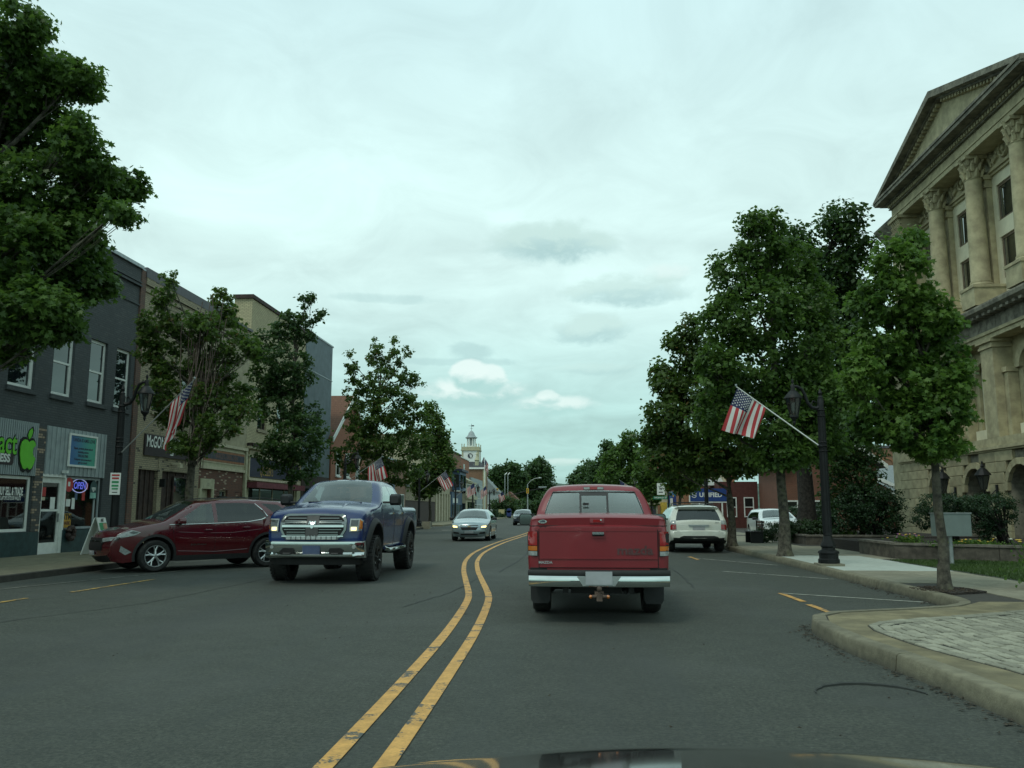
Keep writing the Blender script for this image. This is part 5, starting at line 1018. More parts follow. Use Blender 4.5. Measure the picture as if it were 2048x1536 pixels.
BUSHL = {
 'B1': (26, [(10.73, 1.55, 0.69, 0.36), (10.28, 1.18, 0.36, 0.33), (11.07, 1.33, 0.41, 0.41)]),
 'B2': (25, [(11.41, 1.57, 0.72, 0.29), (11.87, 1.40, 0.57, 0.49), (11.24, 1.19, 0.56, 0.45), (11.55, 0.85, 0.35, 0.32)]),
 'B3': (32.6, [(10.60, 1.77, 0.90, 0.60), (11.49, 1.67, 0.76, 0.64), (10.03, 1.22, 0.69, 0.56), (10.92, 1.13, 0.90, 0.60), (11.72, 1.04, 0.40, 0.57), (9.65, 0.85, 0.49, 0.40)]),
 'B4': (34, [(8.73, 0.73, 0.71, 0.33), (9.49, 0.64, 0.62, 0.33), (7.97, 0.60, 0.71, 0.36), (7.30, 0.44, 0.40, 0.28)]),
 'B5': (45, [(11.09, 1.15, 0.67, 0.38), (12.59, 1.15, 0.68, 0.43), (13.11, 1.53, 0.60, 0.60), (10.59, 1.15, 0.40, 0.27)]),
 'B6': (150, [(-12.78, -0.16, 1.22, 0.87), (-13.66, 0.53, 0.87, 0.87)]),
}
# ================================================================== TREES
LEAF_N = {  # outline of one leaf (x,y), stem at the origin
 'maple': [(0, 0), (.48, .08), (.28, .36), (.50, .66), (.17, .58), (0, 1.0), (-.17, .58), (-.50, .66), (-.28, .36), (-.48, .08)],
 'simple': [(0, 0), (.36, .30), (.20, .72), (0, 1.0), (-.36, .55)],
 'quad': [(0, 0), (.40, .42), (0, 1.0), (-.40, .5)]}
def leaf_mesh(name, P, Nrm, size, kind, m):
    L = np.array(LEAF_N[kind]); k = len(L); n = len(P)
    t = rng.normal(size=(n, 3)); t[:, 2] -= .35
    a = np.cross(Nrm, t); a /= np.linalg.norm(a, axis=1)[:, None] + 1e-9; c = np.cross(Nrm, a); c[c[:, 2] > 0] *= -1   # tips hang down
    s = size * rng.uniform(.65, 1.25, n)
    bend = (L[:, 1] - .4) ** 2 * -.25
    V = P[:, None, :] + s[:, None, None] * (a[:, None, :] * L[None, :, 0:1] + c[:, None, :] * (L[None, :, 1:2]) + Nrm[:, None, :] * bend[None, :, None])
    me = bpy.data.meshes.new(name); me.vertices.add(n * k); me.vertices.foreach_set('co', V.reshape(-1).astype(np.float32))
    me.loops.add(n * k); me.loops.foreach_set('vertex_index', np.arange(n * k, dtype=np.int32))
    me.polygons.add(n); me.polygons.foreach_set('loop_start', np.arange(0, n * k, k, dtype=np.int32)); me.polygons.foreach_set('loop_total', np.full(n, k, dtype=np.int32))
    me.update(calc_edges=True); me.materials.append(m); return me
def crown_points(lobes, nleaf, cl, shell=.55, depthk=1.0):
    """lobes: (x,y,z,r,rz) ; returns leaf positions and normals in clumps cl metres wide"""
    w = np.array([l[3] * l[3] * .5 + l[3] * l[4] * .5 for l in lobes]) ** .9; w /= w.sum()
    P = []; N = []; C = []
    per = 26
    for l, f in zip(lobes, w):
        nc = max(3, int(nleaf * f / per))
        d = rng.normal(size=(nc, 3)); d /= np.linalg.norm(d, axis=1)[:, None]
        rr = rng.uniform(shell ** 3, 1, nc) ** (1 / 3) * rng.uniform(.86, 1.12, nc)
        c = np.array(l[:3]) + d * rr[:, None] * np.array([l[3], l[3] * depthk, l[4]])
        C.append(c)
        q = rng.normal(size=(nc, per, 3)) * cl * .85 * np.array([.55, .55, .42]); p = c[:, None, :] + q
        nn = rng.normal(size=(nc, per, 3)) * .75 + d[:, None, :] * .45 + np.array([0, 0, .75])
        P.append(p.reshape(-1, 3)); N.append(nn.reshape(-1, 3))
    P = np.concatenate(P); N = np.concatenate(N); N /= np.linalg.norm(N, axis=1)[:, None]
    return P, N, np.concatenate(C)
def tree(name, key, base, r, nleaf, leaf, cl, kind, m, bark, label, group=None, cat='tree', lean=0, twigs=120, fork=None):
    y, L = LOBES[key]; bx, by, bz = base
    t = thing(name, base, label, cat, group)
    xs = [l[0] for l in L]; rad = (max(xs) - min(xs)) / 2 + .3
    lob = []
    for i, (x, z, a, c) in enumerate(L):
        dy = (((i * 7919) % 100) / 100 - .5) * .85 * max(rad - a * .5, .2)
        kx = (y + dy) / y
        lob.append((x * kx - bx, dy + (y - by), 1.4 + (z - 1.4) * kx - bz, a * (.82 if key in ('L1', 'L2') else .91), c * (.82 if key in ('L1', 'L2') else .91)))
    P, N, C = crown_points(lob, nleaf, cl)
    keep = P[:, 2] > .5; P, N = P[keep], N[keep]
    link('crown', leaf_mesh('crown', P, N, leaf, kind, m), t)
    # trunk and limbs
    mb = MB(); cx = np.mean([l[0] for l in lob]); cyy = np.mean([l[1] for l in lob]); zt = max(l[2] for l in lob); zb = min(l[2] - l[4] for l in lob)
    zf = fork if fork else max(zb + .2, .22 * zt)
    pts = []; 
    for k in range(9):
        u = k / 8; pts.append((lean * u + .03 * math.sin(k * 2.1) + cx * max(0, u - .35) * .8, cyy * max(0, u - .35) * .8 + .03 * math.cos(k * 1.7), zt * .86 * u))
    mb.tube(pts, [r * (1.25 if k == 0 else 1.0 - .09 * k) for k in range(9)], 10)
    mb.lathe([(r * 1.7, -.03), (r * 1.3, .12), (r * 1.05, .4)], (0, 0, 0), 10)
    def axis(z):
        u = max(0, min(.999, z / (zt * .86))) * 8; i = int(u); f = u - i; return Vector(pts[i]).lerp(Vector(pts[i + 1]), f)
    mb.build('trunk', bark, t, smooth=60)
    mb = MB()
    for l in lob:
        e = Vector(l[:3]); z0 = max(zf, min(e.z - .5 * math.hypot(e.x, e.y) - .6, zt * .75)); s = axis(z0); mid = s.lerp(e, .5) + Vector((random.gauss(0, .1), random.gauss(0, .1), -.05 * (e - s).length))
        rr = r * .42 * min(1, .4 + l[3] / rad); mb.tube([s, s.lerp(mid, .5), mid, e], [rr, rr * .8, rr * .6, rr * .3], 6)
        near = C[np.argsort(((C - np.array(e)) ** 2).sum(1))[:max(4, int(twigs / len(lob)) * 3)]]
        for c in near[::3]:
            c = Vector(c); mb.tube([mid.lerp(e, random.random()), mid.lerp(c, .6) + Vector((0, 0, -.05)), c], [rr * .28, rr * .18, .006], 4, cap=False)
    mb.build('limbs', bark, t, smooth=60)
    return t
M_leafp = leafmat('parched_maple_leaves', (.036, .074, .020), (.120, .190, .042), .5, (.12, .08, .02))
GT = 'street trees along the kerbs'
tree('maple_tree', 'R1', (5.82, 14.15, .15), .085, 23000, .092, .13, 'maple', M_leaf2, M_bark, 'small bright green young maple standing in the mulch square on the right pavement', GT, fork=2.0)
tree('maple_tree', 'R2', (5.78, 24.2, .15), .155, 39000, .135, .22, 'simple', M_leaf1, M_bark, 'large full maple behind the near right lamp post and flag', GT, fork=2.6)
tree('maple_tree', 'R3', (5.55, 30.8, .15), .14, 28000, .155, .24, 'simple', M_leafp, M_bark, 'street maple beside the parked white car with a wide crown', GT, fork=1.7)
tree('maple_tree', 'R4', (10.6, 40, .15), .42, 24000, .22, .5, 'simple', M_leaf3, M_barkd, 'very tall dark tree with a thick trunk rising behind the near maples', fork=3.5)
tree('serviceberry_tree', 'R5', (10.9, 33.5, .5), .07, 8000, .13, .3, 'simple', M_leaf3, M_barkd, 'small spreading tree above the dark hedge right of the lamp post', twigs=60)
tree('maple_tree', 'R6', (5.6, 46, .15), .12, 7000, .20, .32, 'quad', M_leafp, M_bark, 'low street tree in front of the painted cottage wall', GT)
tree('maple_tree', 'R11', (5.6, 62, .15), .13, 6000, .24, .4, 'quad', M_leaf1, M_bark, 'street tree right of the far lantern, beyond the red pickup roof', GT)
tree('maple_tree', 'R7', (5.2, 80, .13), .16, 11000, .28, .5, 'quad', M_leaf1, M_bark, 'pointed maple on the right, seen above the right half of the red pickup', GT)
tree('maple_tree', 'R8', (5.2, 112, .13), .2, 7000, .36, .6, 'quad', M_leaf4, M_bark, 'narrow maple just left of the pointed one on the far right side', GT)
tree('maple_tree', 'R9', (3.4, 150, .0), .2, 6000, .45, .8, 'quad', M_leaf4, M_bark, 'rounded far tree left of the narrow maple on the right side', GT)
tree('maple_tree', 'R10', (2.2, 230, .0), .3, 7000, .65, 1.2, 'quad', M_leaf4, M_bark, 'farthest right tree, sloping down to the hill', GT)
tree('maple_tree', 'L0', (-12.0, 14.5, .12), .22, 72000, .108, .19, 'maple', M_leaf1, M_bark, 'big near maple hanging over the grey shop at the left edge', GT, fork=3)
tree('maple_tree', 'L1', (-11.75, 25.6, .12), .15, 14500, .12, .19, 'maple', M_leafp, M_bark, 'thinning maple with dead twigs in front of the buff brick bar', GT, fork=1.9)
tree('maple_tree', 'L2', (-11.8, 35.2, .12), .13, 15500, .15, .20, 'simple', M_leaf3, M_bark, 'slender dark maple in front of the cream brick building', GT, fork=2)
tree('maple_tree', 'L3', (-11.8, 50, .12), .15, 20000, .18, .24, 'simple', M_leafp, M_bark, 'wide maple with several upright tips beside the orange brick gable', GT, fork=2)
tree('maple_tree', 'L4', (-11.4, 68, .12), .13, 11000, .24, .4, 'quad', M_leafp, M_bark, 'yellowish maple behind the third left lamp post', GT)
tree('maple_tree', 'L5', (-13, 175, .0), .14, 5000, .34, .6, 'quad', M_leaf4, M_bark, 'small round street tree under the distant traffic signal', GT)
tree('oak_tree', 'F1', (-17.5, 232, .0), .4, 8000, .7, 1.3, 'quad', M_leaf3, M_barkd, 'distant dark tree with airy gaps right of the town hall')
tree('oak_tree', 'F2', (-10.0, 240, .0), .5, 11000, .75, 1.5, 'quad', M_leaf4, M_barkd, 'distant broad dark tree left of the hill at the end of the street')
tree('oak_tree', 'F3', (-9.5, 200, .0), .2, 4000, .5, 1, 'quad', M_leaf3, M_barkd, 'dark low trees mass behind the traffic signal pole')
# dead twigs in the second left tree, grown up through the crown
mb = MB()
for k in range(46):
    x0 = -11.75 + random.uniform(-.25, .75) * 1.0; z = random.uniform(2.6, 5.0); x = x0 * 1.0; yy = 25.3 + random.uniform(-.5, .4); pts = []
    for j in range(7): pts.append((x, yy, z)); x += random.gauss(.03, .06); yy += random.gauss(0, .06); z += random.uniform(.35, .62)
    mb.tube([p for p in pts if p[2] < 8.6], .013, 4, cap=False) if len([p for p in pts if p[2] < 8.6]) > 1 else None
dt = thing('dead_vine', (-11.5, 25.5, .12), 'leafless brown climbing twigs standing up through the thinning maple', 'vine'); mb.build('twigs', mat('dead_wood', (.14, .105, .085), .9, var=.2), dt, w=True)
# bushes and hedges
def bush(name, key, base, nleaf, leaf, cl, m, label, cat='bush', stem=True):
    y, L = BUSHL[key]; t = thing(name, base, label, cat)
    lob = [(x - base[0], y - base[1] + (((i * 37) % 10) / 10 - .5) * a * .6, z - base[2], a, c) for i, (x, z, a, c) in enumerate(L)]
    P, N, C = crown_points(lob, nleaf, cl, .7); keep = P[:, 2] > .0
    link('foliage', leaf_mesh('foliage', P[keep], N[keep], leaf, 'quad', m), t)
    mb = MB()
    for c in C[:max(10, len(C) // 12)]: mb.tube([(random.gauss(0, .06), random.gauss(0, .06), -.05), (c[0] * .4, c[1] * .4, c[2] * .5), tuple(c)], [.025, .018, .006], 4, cap=False)
    mb.build('stems', M_barkd, t); return t
M_hedge = leafmat('dark_hedge_leaves', (.013, .036, .015), (.030, .068, .026), .2)
bush('bush', 'B1', (11.1, 26, .5), 9000, .05, .10, M_hedge, 'rounded dark bush by the courthouse wall left of the metal cabinet')
bush('bush', 'B2', (12.0, 25, .5), 11000, .05, .10, M_hedge, 'larger clipped dark bush on bare stems right of the metal cabinet')
bush('rhododendron_hedge', 'B3', (11.2, 32.6, .4), 15000, .08, .16, M_hedge, 'tall dark mass of bushes behind the far planter wall', 'hedge')
bush('hedge', 'B4', (8.6, 34, .15), 8000, .07, .12, leafmat('hedge_leaves', (.016, .040, .014), (.035, .075, .022), .2), 'low clipped hedge in front of the parked white vehicle', 'hedge')
bush('hedge', 'B5', (13.0, 45, .15), 5000, .10, .18, M_hedge, 'dark shrubs under the windows of the red brick house', 'hedge')
bush('hedge', 'B6', (-14.0, 150, .0), 3000, .25, .5, M_hedge, 'rounded shrub beside the town hall corner', 'hedge')
# ================================================================== VEHICLES
P_red = carpaint('faded_red_paint', (.18, .009, .015), .42, dust=.14, dustc=(.12, .06, .055), coat=.35); P_blue = carpaint('blue_paint', (.005, .022, .10), .25, coat=.55, dust=.15, dustc=(.09, .09, .085))
P_ruby = carpaint('dark_red_paint', (.080, .0035, .007), .2, dust=.05); P_white = carpaint('white_car_paint', (.62, .64, .56), .3, dust=.3)
P_silver = carpaint('silver_paint', (.27, .35, .37), .25, metal=.5, dust=.3); P_dkblue = carpaint('dark_blue_paint_car', (.02, .035, .05), .22, dust=.2)
P_blk = carpaint('black_car_paint', (.006, .009, .009), .12, dust=.0)
M_cglass = glassmat('car_glass', (.05, .07, .065), 1.6, .75, ior=1.6); M_cglassd = glassmat('tinted_car_glass', (.008, .010, .010), 1.2, .30, ior=1.6)
M_cglassr = glassmat('rear_car_glass', (.30, .36, .33), 1.3, .9, rough=.05, ior=1.6)
M_clad = mat('black_cladding', (.018, .019, .019), .65, var=.1); M_inter = mat('car_interior', (.025, .026, .026), .9); M_seat = mat('seat_fabric', (.06, .06, .058), .95)
M_lensr = mat('red_lens', (.30, .012, .014), .15, coat=1, var=.1, vs=20); M_lensa = mat('amber_lens', (.55, .16, .02), .15, coat=1, var=.1); M_lensw = mat('clear_lens', (.32, .35, .34), .12, coat=1, var=.15, vs=20); M_lensd = mat('dark_lens', (.04, .045, .045), .1, coat=1)
M_lit = mat('lit_lamp', (.9, .8, .5), .3, emit=(1.0, .80, .36), es=1.5); M_litw = mat('lit_low_beam', (.9, .8, .5), .3, emit=(1.0, .82, .30), es=2.6)
M_plate = mat('number_plate', (.34, .36, .37), .6, var=.05); M_plateb = mat('blue_number_plate', (.055, .08, .15), .6, var=.1); M_mirror = mat('mirror_glass', (.22, .25, .24), .05, metal=1, var=0)
M_chromed = mat('dark_chrome', (.20, .22, .21), .2, metal=1, var=.02)
M_blackrim = mat('black_rim', (.012, .012, .012), .35, metal=.3)

class Car:
    def __init__(s, outline, Wf, crown, r=.07, grid=.10, seg=.11):
        s.W = Wf; s.crown = crown; pts = []
        n = len(outline)
        for i in range(n):
            y0, z0, tg = outline[i]; y1, z1, _ = outline[(i + 1) % n]
            L = math.hypot(y1 - y0, z1 - z0); k = max(1, int(math.ceil(L / (seg if tg != 'arch' else .09))))
            for j in range(k): pts.append((y0 + (y1 - y0) * j / k, z0 + (z1 - z0) * j / k, tg))
        s.P = pts; s.n = len(pts); s.r = r; s.grid = grid
        s.E = np.array([[p[0], p[1]] for p in pts]); s.T = [p[2] for p in pts]
        A = s.E; Bn = np.roll(A, -1, 0); s.round = np.array([t not in ('arch', 'dark') for t in s.T])
        s.A, s.B = A[s.round], Bn[s.round]
        d = Bn - A; d /= np.linalg.norm(d, axis=1)[:, None] + 1e-9; nn = np.stack([-d[:, 1], d[:, 0]], 1)
        s.N = nn + np.roll(nn, 1, 0); s.N /= np.linalg.norm(s.N, axis=1)[:, None] + 1e-9
    def dist(s, q):
        d = s.B - s.A; t = np.clip(((q[None] - s.A) * d).sum(1) / ((d * d).sum(1) + 1e-12), 0, 1); return np.linalg.norm(q[None] - (s.A + d * t[:, None]), axis=1).min()
    def hw(s, y, z):
        w = s.W(y, z); d = s.dist(np.array([y, z])); r = s.r
        if d < r: w -= r * (1 - math.sqrt(max(0, 1 - (1 - d / r) ** 2)))
        return w
    def cval(s, i):
        c = s.crown; return (c.get(s.T[i], .02) + c.get(s.T[i - 1], .02)) / 2
    def build(s, root, paint, parts, lower=None, glass=None, cols=(-1, -.955, -.90, -.6, -.2, .2, .6, .90, .955, 1), body='body', glassmats=None):
        """parts: list of (name, polygon, material, both sides?)"""
        poly2 = [(p[0], p[1]) for p in s.P]; V = [Vector(p) for p in poly2]; Ed = [(i, (i + 1) % s.n) for i in range(s.n)]
        for i in range(s.n):
            if not s.round[i]: continue
            for f in (.25, .6, 1.0):
                q = (s.P[i][0] - s.N[i][0] * s.r * f, s.P[i][1] - s.N[i][1] * s.r * f)
                if inpoly(q, poly2) and abs(s.dist(np.array(q)) - s.r * f) < .01: V.append(Vector(q))
        ys, zs = s.E[:, 0], s.E[:, 1]; y = ys.min() + .03
        while y < ys.max():
            z = zs.min() + .03
            while z < zs.max():
                q = np.array([y, z])
                if inpoly((y, z), poly2):
                    dd = np.linalg.norm(s.E - q[None], axis=1).min()
                    if dd > s.grid * .6 and s.dist(q) > s.r * 1.15: V.append(Vector((y, z)))
                z += s.grid
            y += s.grid
        for nm, pl, m_, _ in parts:
            b0 = len(V); k = 0
            for i in range(len(pl)):
                a, c = pl[i], pl[(i + 1) % len(pl)]; nseg = max(1, int(math.hypot(c[0] - a[0], c[1] - a[1]) / .12))
                for j in range(nseg): V.append(Vector((a[0] + (c[0] - a[0]) * j / nseg, a[1] + (c[1] - a[1]) * j / nseg))); k += 1
            Ed += [(b0 + i, b0 + (i + 1) % k) for i in range(k)]
        ov, oe, of, orig, _, _ = delaunay_2d_cdt(V, Ed, [], 1, 1e-5)
        of = [f for f in of if inpoly((sum(ov[i][0] for i in f) / 3, sum(ov[i][1] for i in f) / 3), poly2)]
        m = {}
        for j, o in enumerate(orig):
            for q in o:
                if q < s.n: m[q] = j
        w = [s.hw(p[0], p[1]) for p in ov]; nv = len(ov)
        vs = [(w[i], ov[i][0], ov[i][1]) for i in range(nv)] + [(-w[i], ov[i][0], ov[i][1]) for i in range(nv)]
        faces = {}    # (name, mat) -> list
        for f in of:
            c = (sum(ov[i][0] for i in f) / 3, sum(ov[i][1] for i in f) / 3); key = (body, paint)
            for nm, pl, m_, _ in parts:
                if inpoly(c, pl): key = (nm, m_); break
            if lower and key[1] is paint and lower(*c): key = (key[0] if key[0] != body else 'cladding', M_clad)
            for sd, off in (('r', 0), ('l', nv)): faces.setdefault((key[0], key[1], sd if key[0] not in (body, 'cladding') else ''), []).append(tuple(i + off for i in f))
        col = {}
        for i in range(s.n):
            wi = w[m[i]]; c = s.cval(i)
            for j, u in enumerate(cols):
                if j == 0: col[i, j] = m[i] + nv
                elif j == len(cols) - 1: col[i, j] = m[i]
                else:
                    k = c * (1 - u * u); col[i, j] = len(vs); vs.append((wi * u, s.P[i][0] + s.N[i][0] * k, s.P[i][1] + s.N[i][1] * k))
        for i in range(s.n):
            i2 = (i + 1) % s.n; tg = s.T[i]
            for j in range(len(cols) - 1):
                f = (col[i, j], col[i2, j], col[i2, j + 1], col[i, j + 1]); mid = abs(cols[j] + cols[j + 1]) / 2
                if tg in ('glassF', 'glassR') and mid < .90: key = ('windscreen' if tg == 'glassF' else 'rear_window', (glassmats or {}).get(tg, M_cglass), '')
                elif tg in ('arch', 'dark'): key = ('underbody', M_blackp, '')
                elif tg == 'clad': key = ('cladding', M_clad, '')
                elif tg == 'black': key = ('black_trim', M_clad, '')
                else: key = (body, paint, '')
                faces.setdefault(key, []).append(f)
        out = {}
        for (nm, m_, sd), fl in faces.items():
            used = sorted({i for f in fl for i in f}); mp = {q: k for k, q in enumerate(used)}
            me = bpy.data.meshes.new(nm); me.from_pydata([vs[q] for q in used], [], [tuple(mp[i] for i in f) for f in fl]); me.materials.append(m_)
            bm = bmesh.new(); bm.from_mesh(me); bmesh.ops.recalc_face_normals(bm, faces=bm.faces)
            for f in bm.faces: f.smooth = True
            for e in bm.edges:
                if len(e.link_faces) == 2 and e.calc_face_angle(9) > R(48): e.smooth = False
            bm.to_mesh(me); bm.free(); out[nm + sd] = link(nm, me, root)
        return out
    # surfaces for fittings
    def prof(s, z, front=True):
        best = None
        for i in range(s.n):
            a, c = s.E[i], s.E[(i + 1) % s.n]
            if (a[1] - z) * (c[1] - z) <= 0 and abs(a[1] - c[1]) > 1e-6 and s.T[i] not in ('arch',):
                t = (z - a[1]) / (c[1] - a[1]); y = a[0] + t * (c[0] - a[0]); cr = s.crown.get(s.T[i], .02)
                if best is None or (y > best[0] if front else y < best[0]): best = (y, cr)
        return best or (0, .02)
    def fit(s, root, name, poly, side, m, off=.006, depth=.03, mirror=False, g=.06):
        """slab following the body surface; side: front/rear (x,z), right/left (y,z), top (x,y)"""
        def fn(a, b_, o):
            if side in ('front', 'rear'):
                y, cr = s.prof(b_, side == 'front'); w = s.W(y, b_); u = min(1, abs(a) / w); r_ = s.r
                k = cr * (1 - u * u); d = max(0, r_ - (w - abs(a))); k -= (r_ - math.sqrt(max(0, r_ * r_ - min(d, r_) ** 2)))
                sg = 1 if side == 'front' else -1; return (a, y + sg * (k + o), b_)
            if side in ('right', 'left'):
                x = s.hw(a, b_) + o; return (x if side == 'right' else -x, a, b_)
            zt = max(s.E[i][1] + (s.E[(i + 1) % s.n][1] - s.E[i][1]) * (b_ - s.E[i][0]) / (s.E[(i + 1) % s.n][0] - s.E[i][0] + 1e-9) for i in range(s.n) if (s.E[i][0] - b_) * (s.E[(i + 1) % s.n][0] - b_) <= 0 and abs(s.E[i][0] - s.E[(i + 1) % s.n][0]) > 1e-6)
            return (a, b_, zt + o + s.crown.get('hood', .03) * (1 - (a / s.W(b_, zt)) ** 2))
        def one(poly):
            V = []; 
            for i in range(len(poly)):
                a, c = poly[i], poly[(i + 1) % len(poly)]; k = max(1, int(math.hypot(c[0] - a[0], c[1] - a[1]) / g))
                V += [Vector((a[0] + (c[0] - a[0]) * j / k, a[1] + (c[1] - a[1]) * j / k)) for j in range(k)]
            nb = len(V); pl = [(v[0], v[1]) for v in V]; x0, x1 = min(p[0] for p in pl), max(p[0] for p in pl); y0, y1 = min(p[1] for p in pl), max(p[1] for p in pl); a = x0 + g / 2
            while a < x1:
                c = y0 + g / 2
                while c < y1:
                    if inpoly((a, c), pl) and min(math.hypot(a - p[0], c - p[1]) for p in pl) > g * .45: V.append(Vector((a, c)))
                    c += g
                a += g
            ov, oe, of, orig, _, _ = delaunay_2d_cdt(V, [(i, (i + 1) % nb) for i in range(nb)], [], 1, 1e-6)
            bi = {}
            for j, o in enumerate(orig):
                for q in o:
                    if q < nb: bi[q] = j
            n = len(ov); vs = [fn(p[0], p[1], off) for p in ov] + [fn(p[0], p[1], -depth) for p in ov]
            fs = [tuple(f) for f in of] + [tuple(i + n for i in reversed(f)) for f in of] + [(bi[i], bi[(i + 1) % nb], bi[(i + 1) % nb] + n, bi[i] + n) for i in range(nb)]
            mb = MB(); mb.add(vs, fs); o = mb.build(name, m, root, smooth=45); return o
        o = one(poly)
        if mirror: one([(-p[0], p[1]) for p in reversed(poly)])
        return o
    def text(s, root, name, txt, size, at, side, m, off=.012, **k):
        v, f = text2d(txt, size, **k); fns = {'rear': lambda a, c: (at[0] + a, s.prof(at[1], False)[0] - s.prof(at[1], False)[1] * (1 - ((at[0] + a) / s.W(0, at[1])) ** 2) - off, at[1] + c), 'right': lambda a, c: (s.hw(at[0] + a, at[1] + c) + off, at[0] + a, at[1] + c), 'left': lambda a, c: (-s.hw(at[0] - a, at[1] + c) - off, at[0] - a, at[1] + c)}
        return flat(name, (v, f), fns[side], m, root)
    def seam(s, root, lines, w=.008):
        for sd in (1, -1):
            mb = MB()
            for ln in lines:
                q = []
                for i in range(len(ln) - 1):
                    k = max(1, int(math.dist(ln[i], ln[i + 1]) / .06))
                    for j in range(k): q.append((ln[i][0] + (ln[i + 1][0] - ln[i][0]) * j / k, ln[i][1] + (ln[i + 1][1] - ln[i][1]) * j / k))
                q.append(ln[-1]); mb.tube([(sd * (s.hw(a, c) - .002), a, c) for a, c in q], w * .6, 4, cap=False)
            mb.build('door_gap', M_dark, root)
def arch(yc, r, zb, n=12, zc=None, e=1.0):
    """front-to-rear wheel opening, points from the front foot to the rear foot"""
    zc = zc if zc is not None else r * .86; a0 = math.asin(max(-1, min(1, (zb - zc) / r)))
    return [(yc + r * math.cos(a0 + (math.pi - 2 * a0) * k / n), zc + r * e * math.sin(a0 + (math.pi - 2 * a0) * k / n), 'arch' if k < n else 'dark') for k in range(n + 1)]
def wheel(root, x, y, r, wd, rim, style='spoke', m=M_silverp, n=5, tm=M_rubber):
    s = 1 if x > 0 else -1; c = (x, y, r)
    hub = MB(); hub.lathe([(rim * .98, s * .0), (rim * .98, -s * wd * .8)], c, 24, axis='x', cap=False); hub.lathe([(.0, -s * .10), (rim * .97, -s * .10)], c, 24, axis='x', cap=False)
    w_ = hub.build('wheel', M_dark if m is not M_blackrim else M_blackrim, root)
    ty = MB(); h = wd / 2; ty.lathe([(rim, -s * wd), (rim + .02, -s * wd - s * .01), (r * .9, -s * wd - s * .012), (r * .985, -s * wd + s * .02), (r, -s * wd + s * .05), (r, -s * .05), (r * .985, -s * .02), (r * .9, s * .012), (rim + .02, s * .01), (rim, 0)], c, 36, axis='x', cap=False)
    for k in range(36 if r > .4 else 0):
        a = 2 * math.pi * k / 36
        for q in (-s * .04, -s * wd + s * .04):
            ca, sa = math.cos(a), math.sin(a); ty.add([(x + q + d * s * .04, y + (r + rr) * math.cos(a + t), r + (r + rr) * math.sin(a + t)) for rr in (-.01, .012) for d in (-1, 1) for t in (-.05, .05)], [(0, 1, 3, 2), (4, 6, 7, 5), (0, 4, 5, 1), (2, 3, 7, 6), (0, 2, 6, 4), (1, 5, 7, 3)])
    ty.build('tyre', tm, w_, smooth=40)
    rm = MB(); rm.lathe([(rim, .0), (rim, s * .008), (rim * .93, s * .006), (rim * .90, -s * .03)], c, 32, axis='x', cap=False); rm.lathe([(rim * .18, s * -.03), (rim * .16, -s * .005), (.0, -s * .0)], c, 16, axis='x')
    for k in range(n):
        a = 2 * math.pi * k / n + .3
        for da in ((-.13, .13) if style == 'double' else (0,)):
            p0 = (x - s * .02, y + rim * .14 * math.cos(a), r + rim * .14 * math.sin(a)); p1 = (x - s * .028, y + rim * .55 * math.cos(a + da * .7), r + rim * .55 * math.sin(a + da * .7)); p2 = (x - s * .012, y + rim * .93 * math.cos(a + da * 1.6), r + rim * .93 * math.sin(a + da * 1.6))
            rm.tube([p0, p1, p2], [rim * .11, rim * .075, rim * .085] if style == 'double' else [rim * .20, rim * .13, rim * .14], 6)
    rm.build('rim', m, w_, smooth=50)
    return w_
def mirror(root, c, sx, sz, s, m, glassback=True, name='door_mirror', arm=None):
    """c: centre; faces rearwards (-y)"""
    mb = MB(); prof = [(-sx, -sz * .6), (-sx * .8, -sz), (sx * .8, -sz), (sx, -sz * .6), (sx, sz * .6), (sx * .75, sz), (-sx * .75, sz), (-sx, sz * .6)]
    vs = [(c[0] + a, c[1] + .0, c[2] + b_) for a, b_ in prof] + [(c[0] + a * .95, c[1] + .06, c[2] + b_ * .95) for a, b_ in prof] + [(c[0] + a * .6, c[1] + .13, c[2] + b_ * .6) for a, b_ in prof]
    fs = [tuple(range(8)), tuple(range(16, 24))] + [(i + o, (i + 1) % 8 + o, (i + 1) % 8 + o + 8, i + o + 8) for o in (0, 8) for i in range(8)]
    mb.add(vs, fs); mb.tube([(c[0] - s * sx * .6, c[1] + .07, c[2] - sz * .5), arm or (c[0] - s * (sx + .12), c[1] + .10, c[2] - sz * .9)], .028, 6); o = mb.build(name, m, root, smooth=50)
    MB().prism([(c[0] + a * .88, c[2] + b_ * .86) for a, b_ in prof], c[1] - .002, c[1] - .006, 'y').build('mirror_glass', M_mirror, o)
def interior(root, y0, y1, w, floor, seats, dashy, dashz, hz=None, dm=M_inter):
    part2 = lambda nm, m_, *bx: [MB().box(*q).build(nm, m_, root) for q in bx]
    part2('floor', dm, (-w, w, y0, y1, floor - .05, floor)); part2('dashboard', dm, (-w, w, dashy - .1, dashy + .35, floor, dashz))
    for (x, y, z0, zt) in seats:
        o = MB().box(x - .24, x + .24, y - .05, y + .42, floor, z0).build('seat', M_seat, root); bevel_mesh(o, .03)
        o = MB().prism([(y - .02, z0 - .05), (y - .16, zt), (y - .06, zt), (y + .10, z0)], x - .23, x + .23, 'x').box(x - .11, x + .11, y - .18, y - .09, zt + .02, zt + .20).build('seat_back', M_seat, root)
    MB().tube([(-.36 + .18 * math.cos(t * .5236), dashy - .22 + .05 * math.sin(t * .5236), dashz - .02 + .17 * math.sin(t * .5236)) for t in range(13)], .014, 5, cap=False).build('steering_wheel', M_blackp, root)
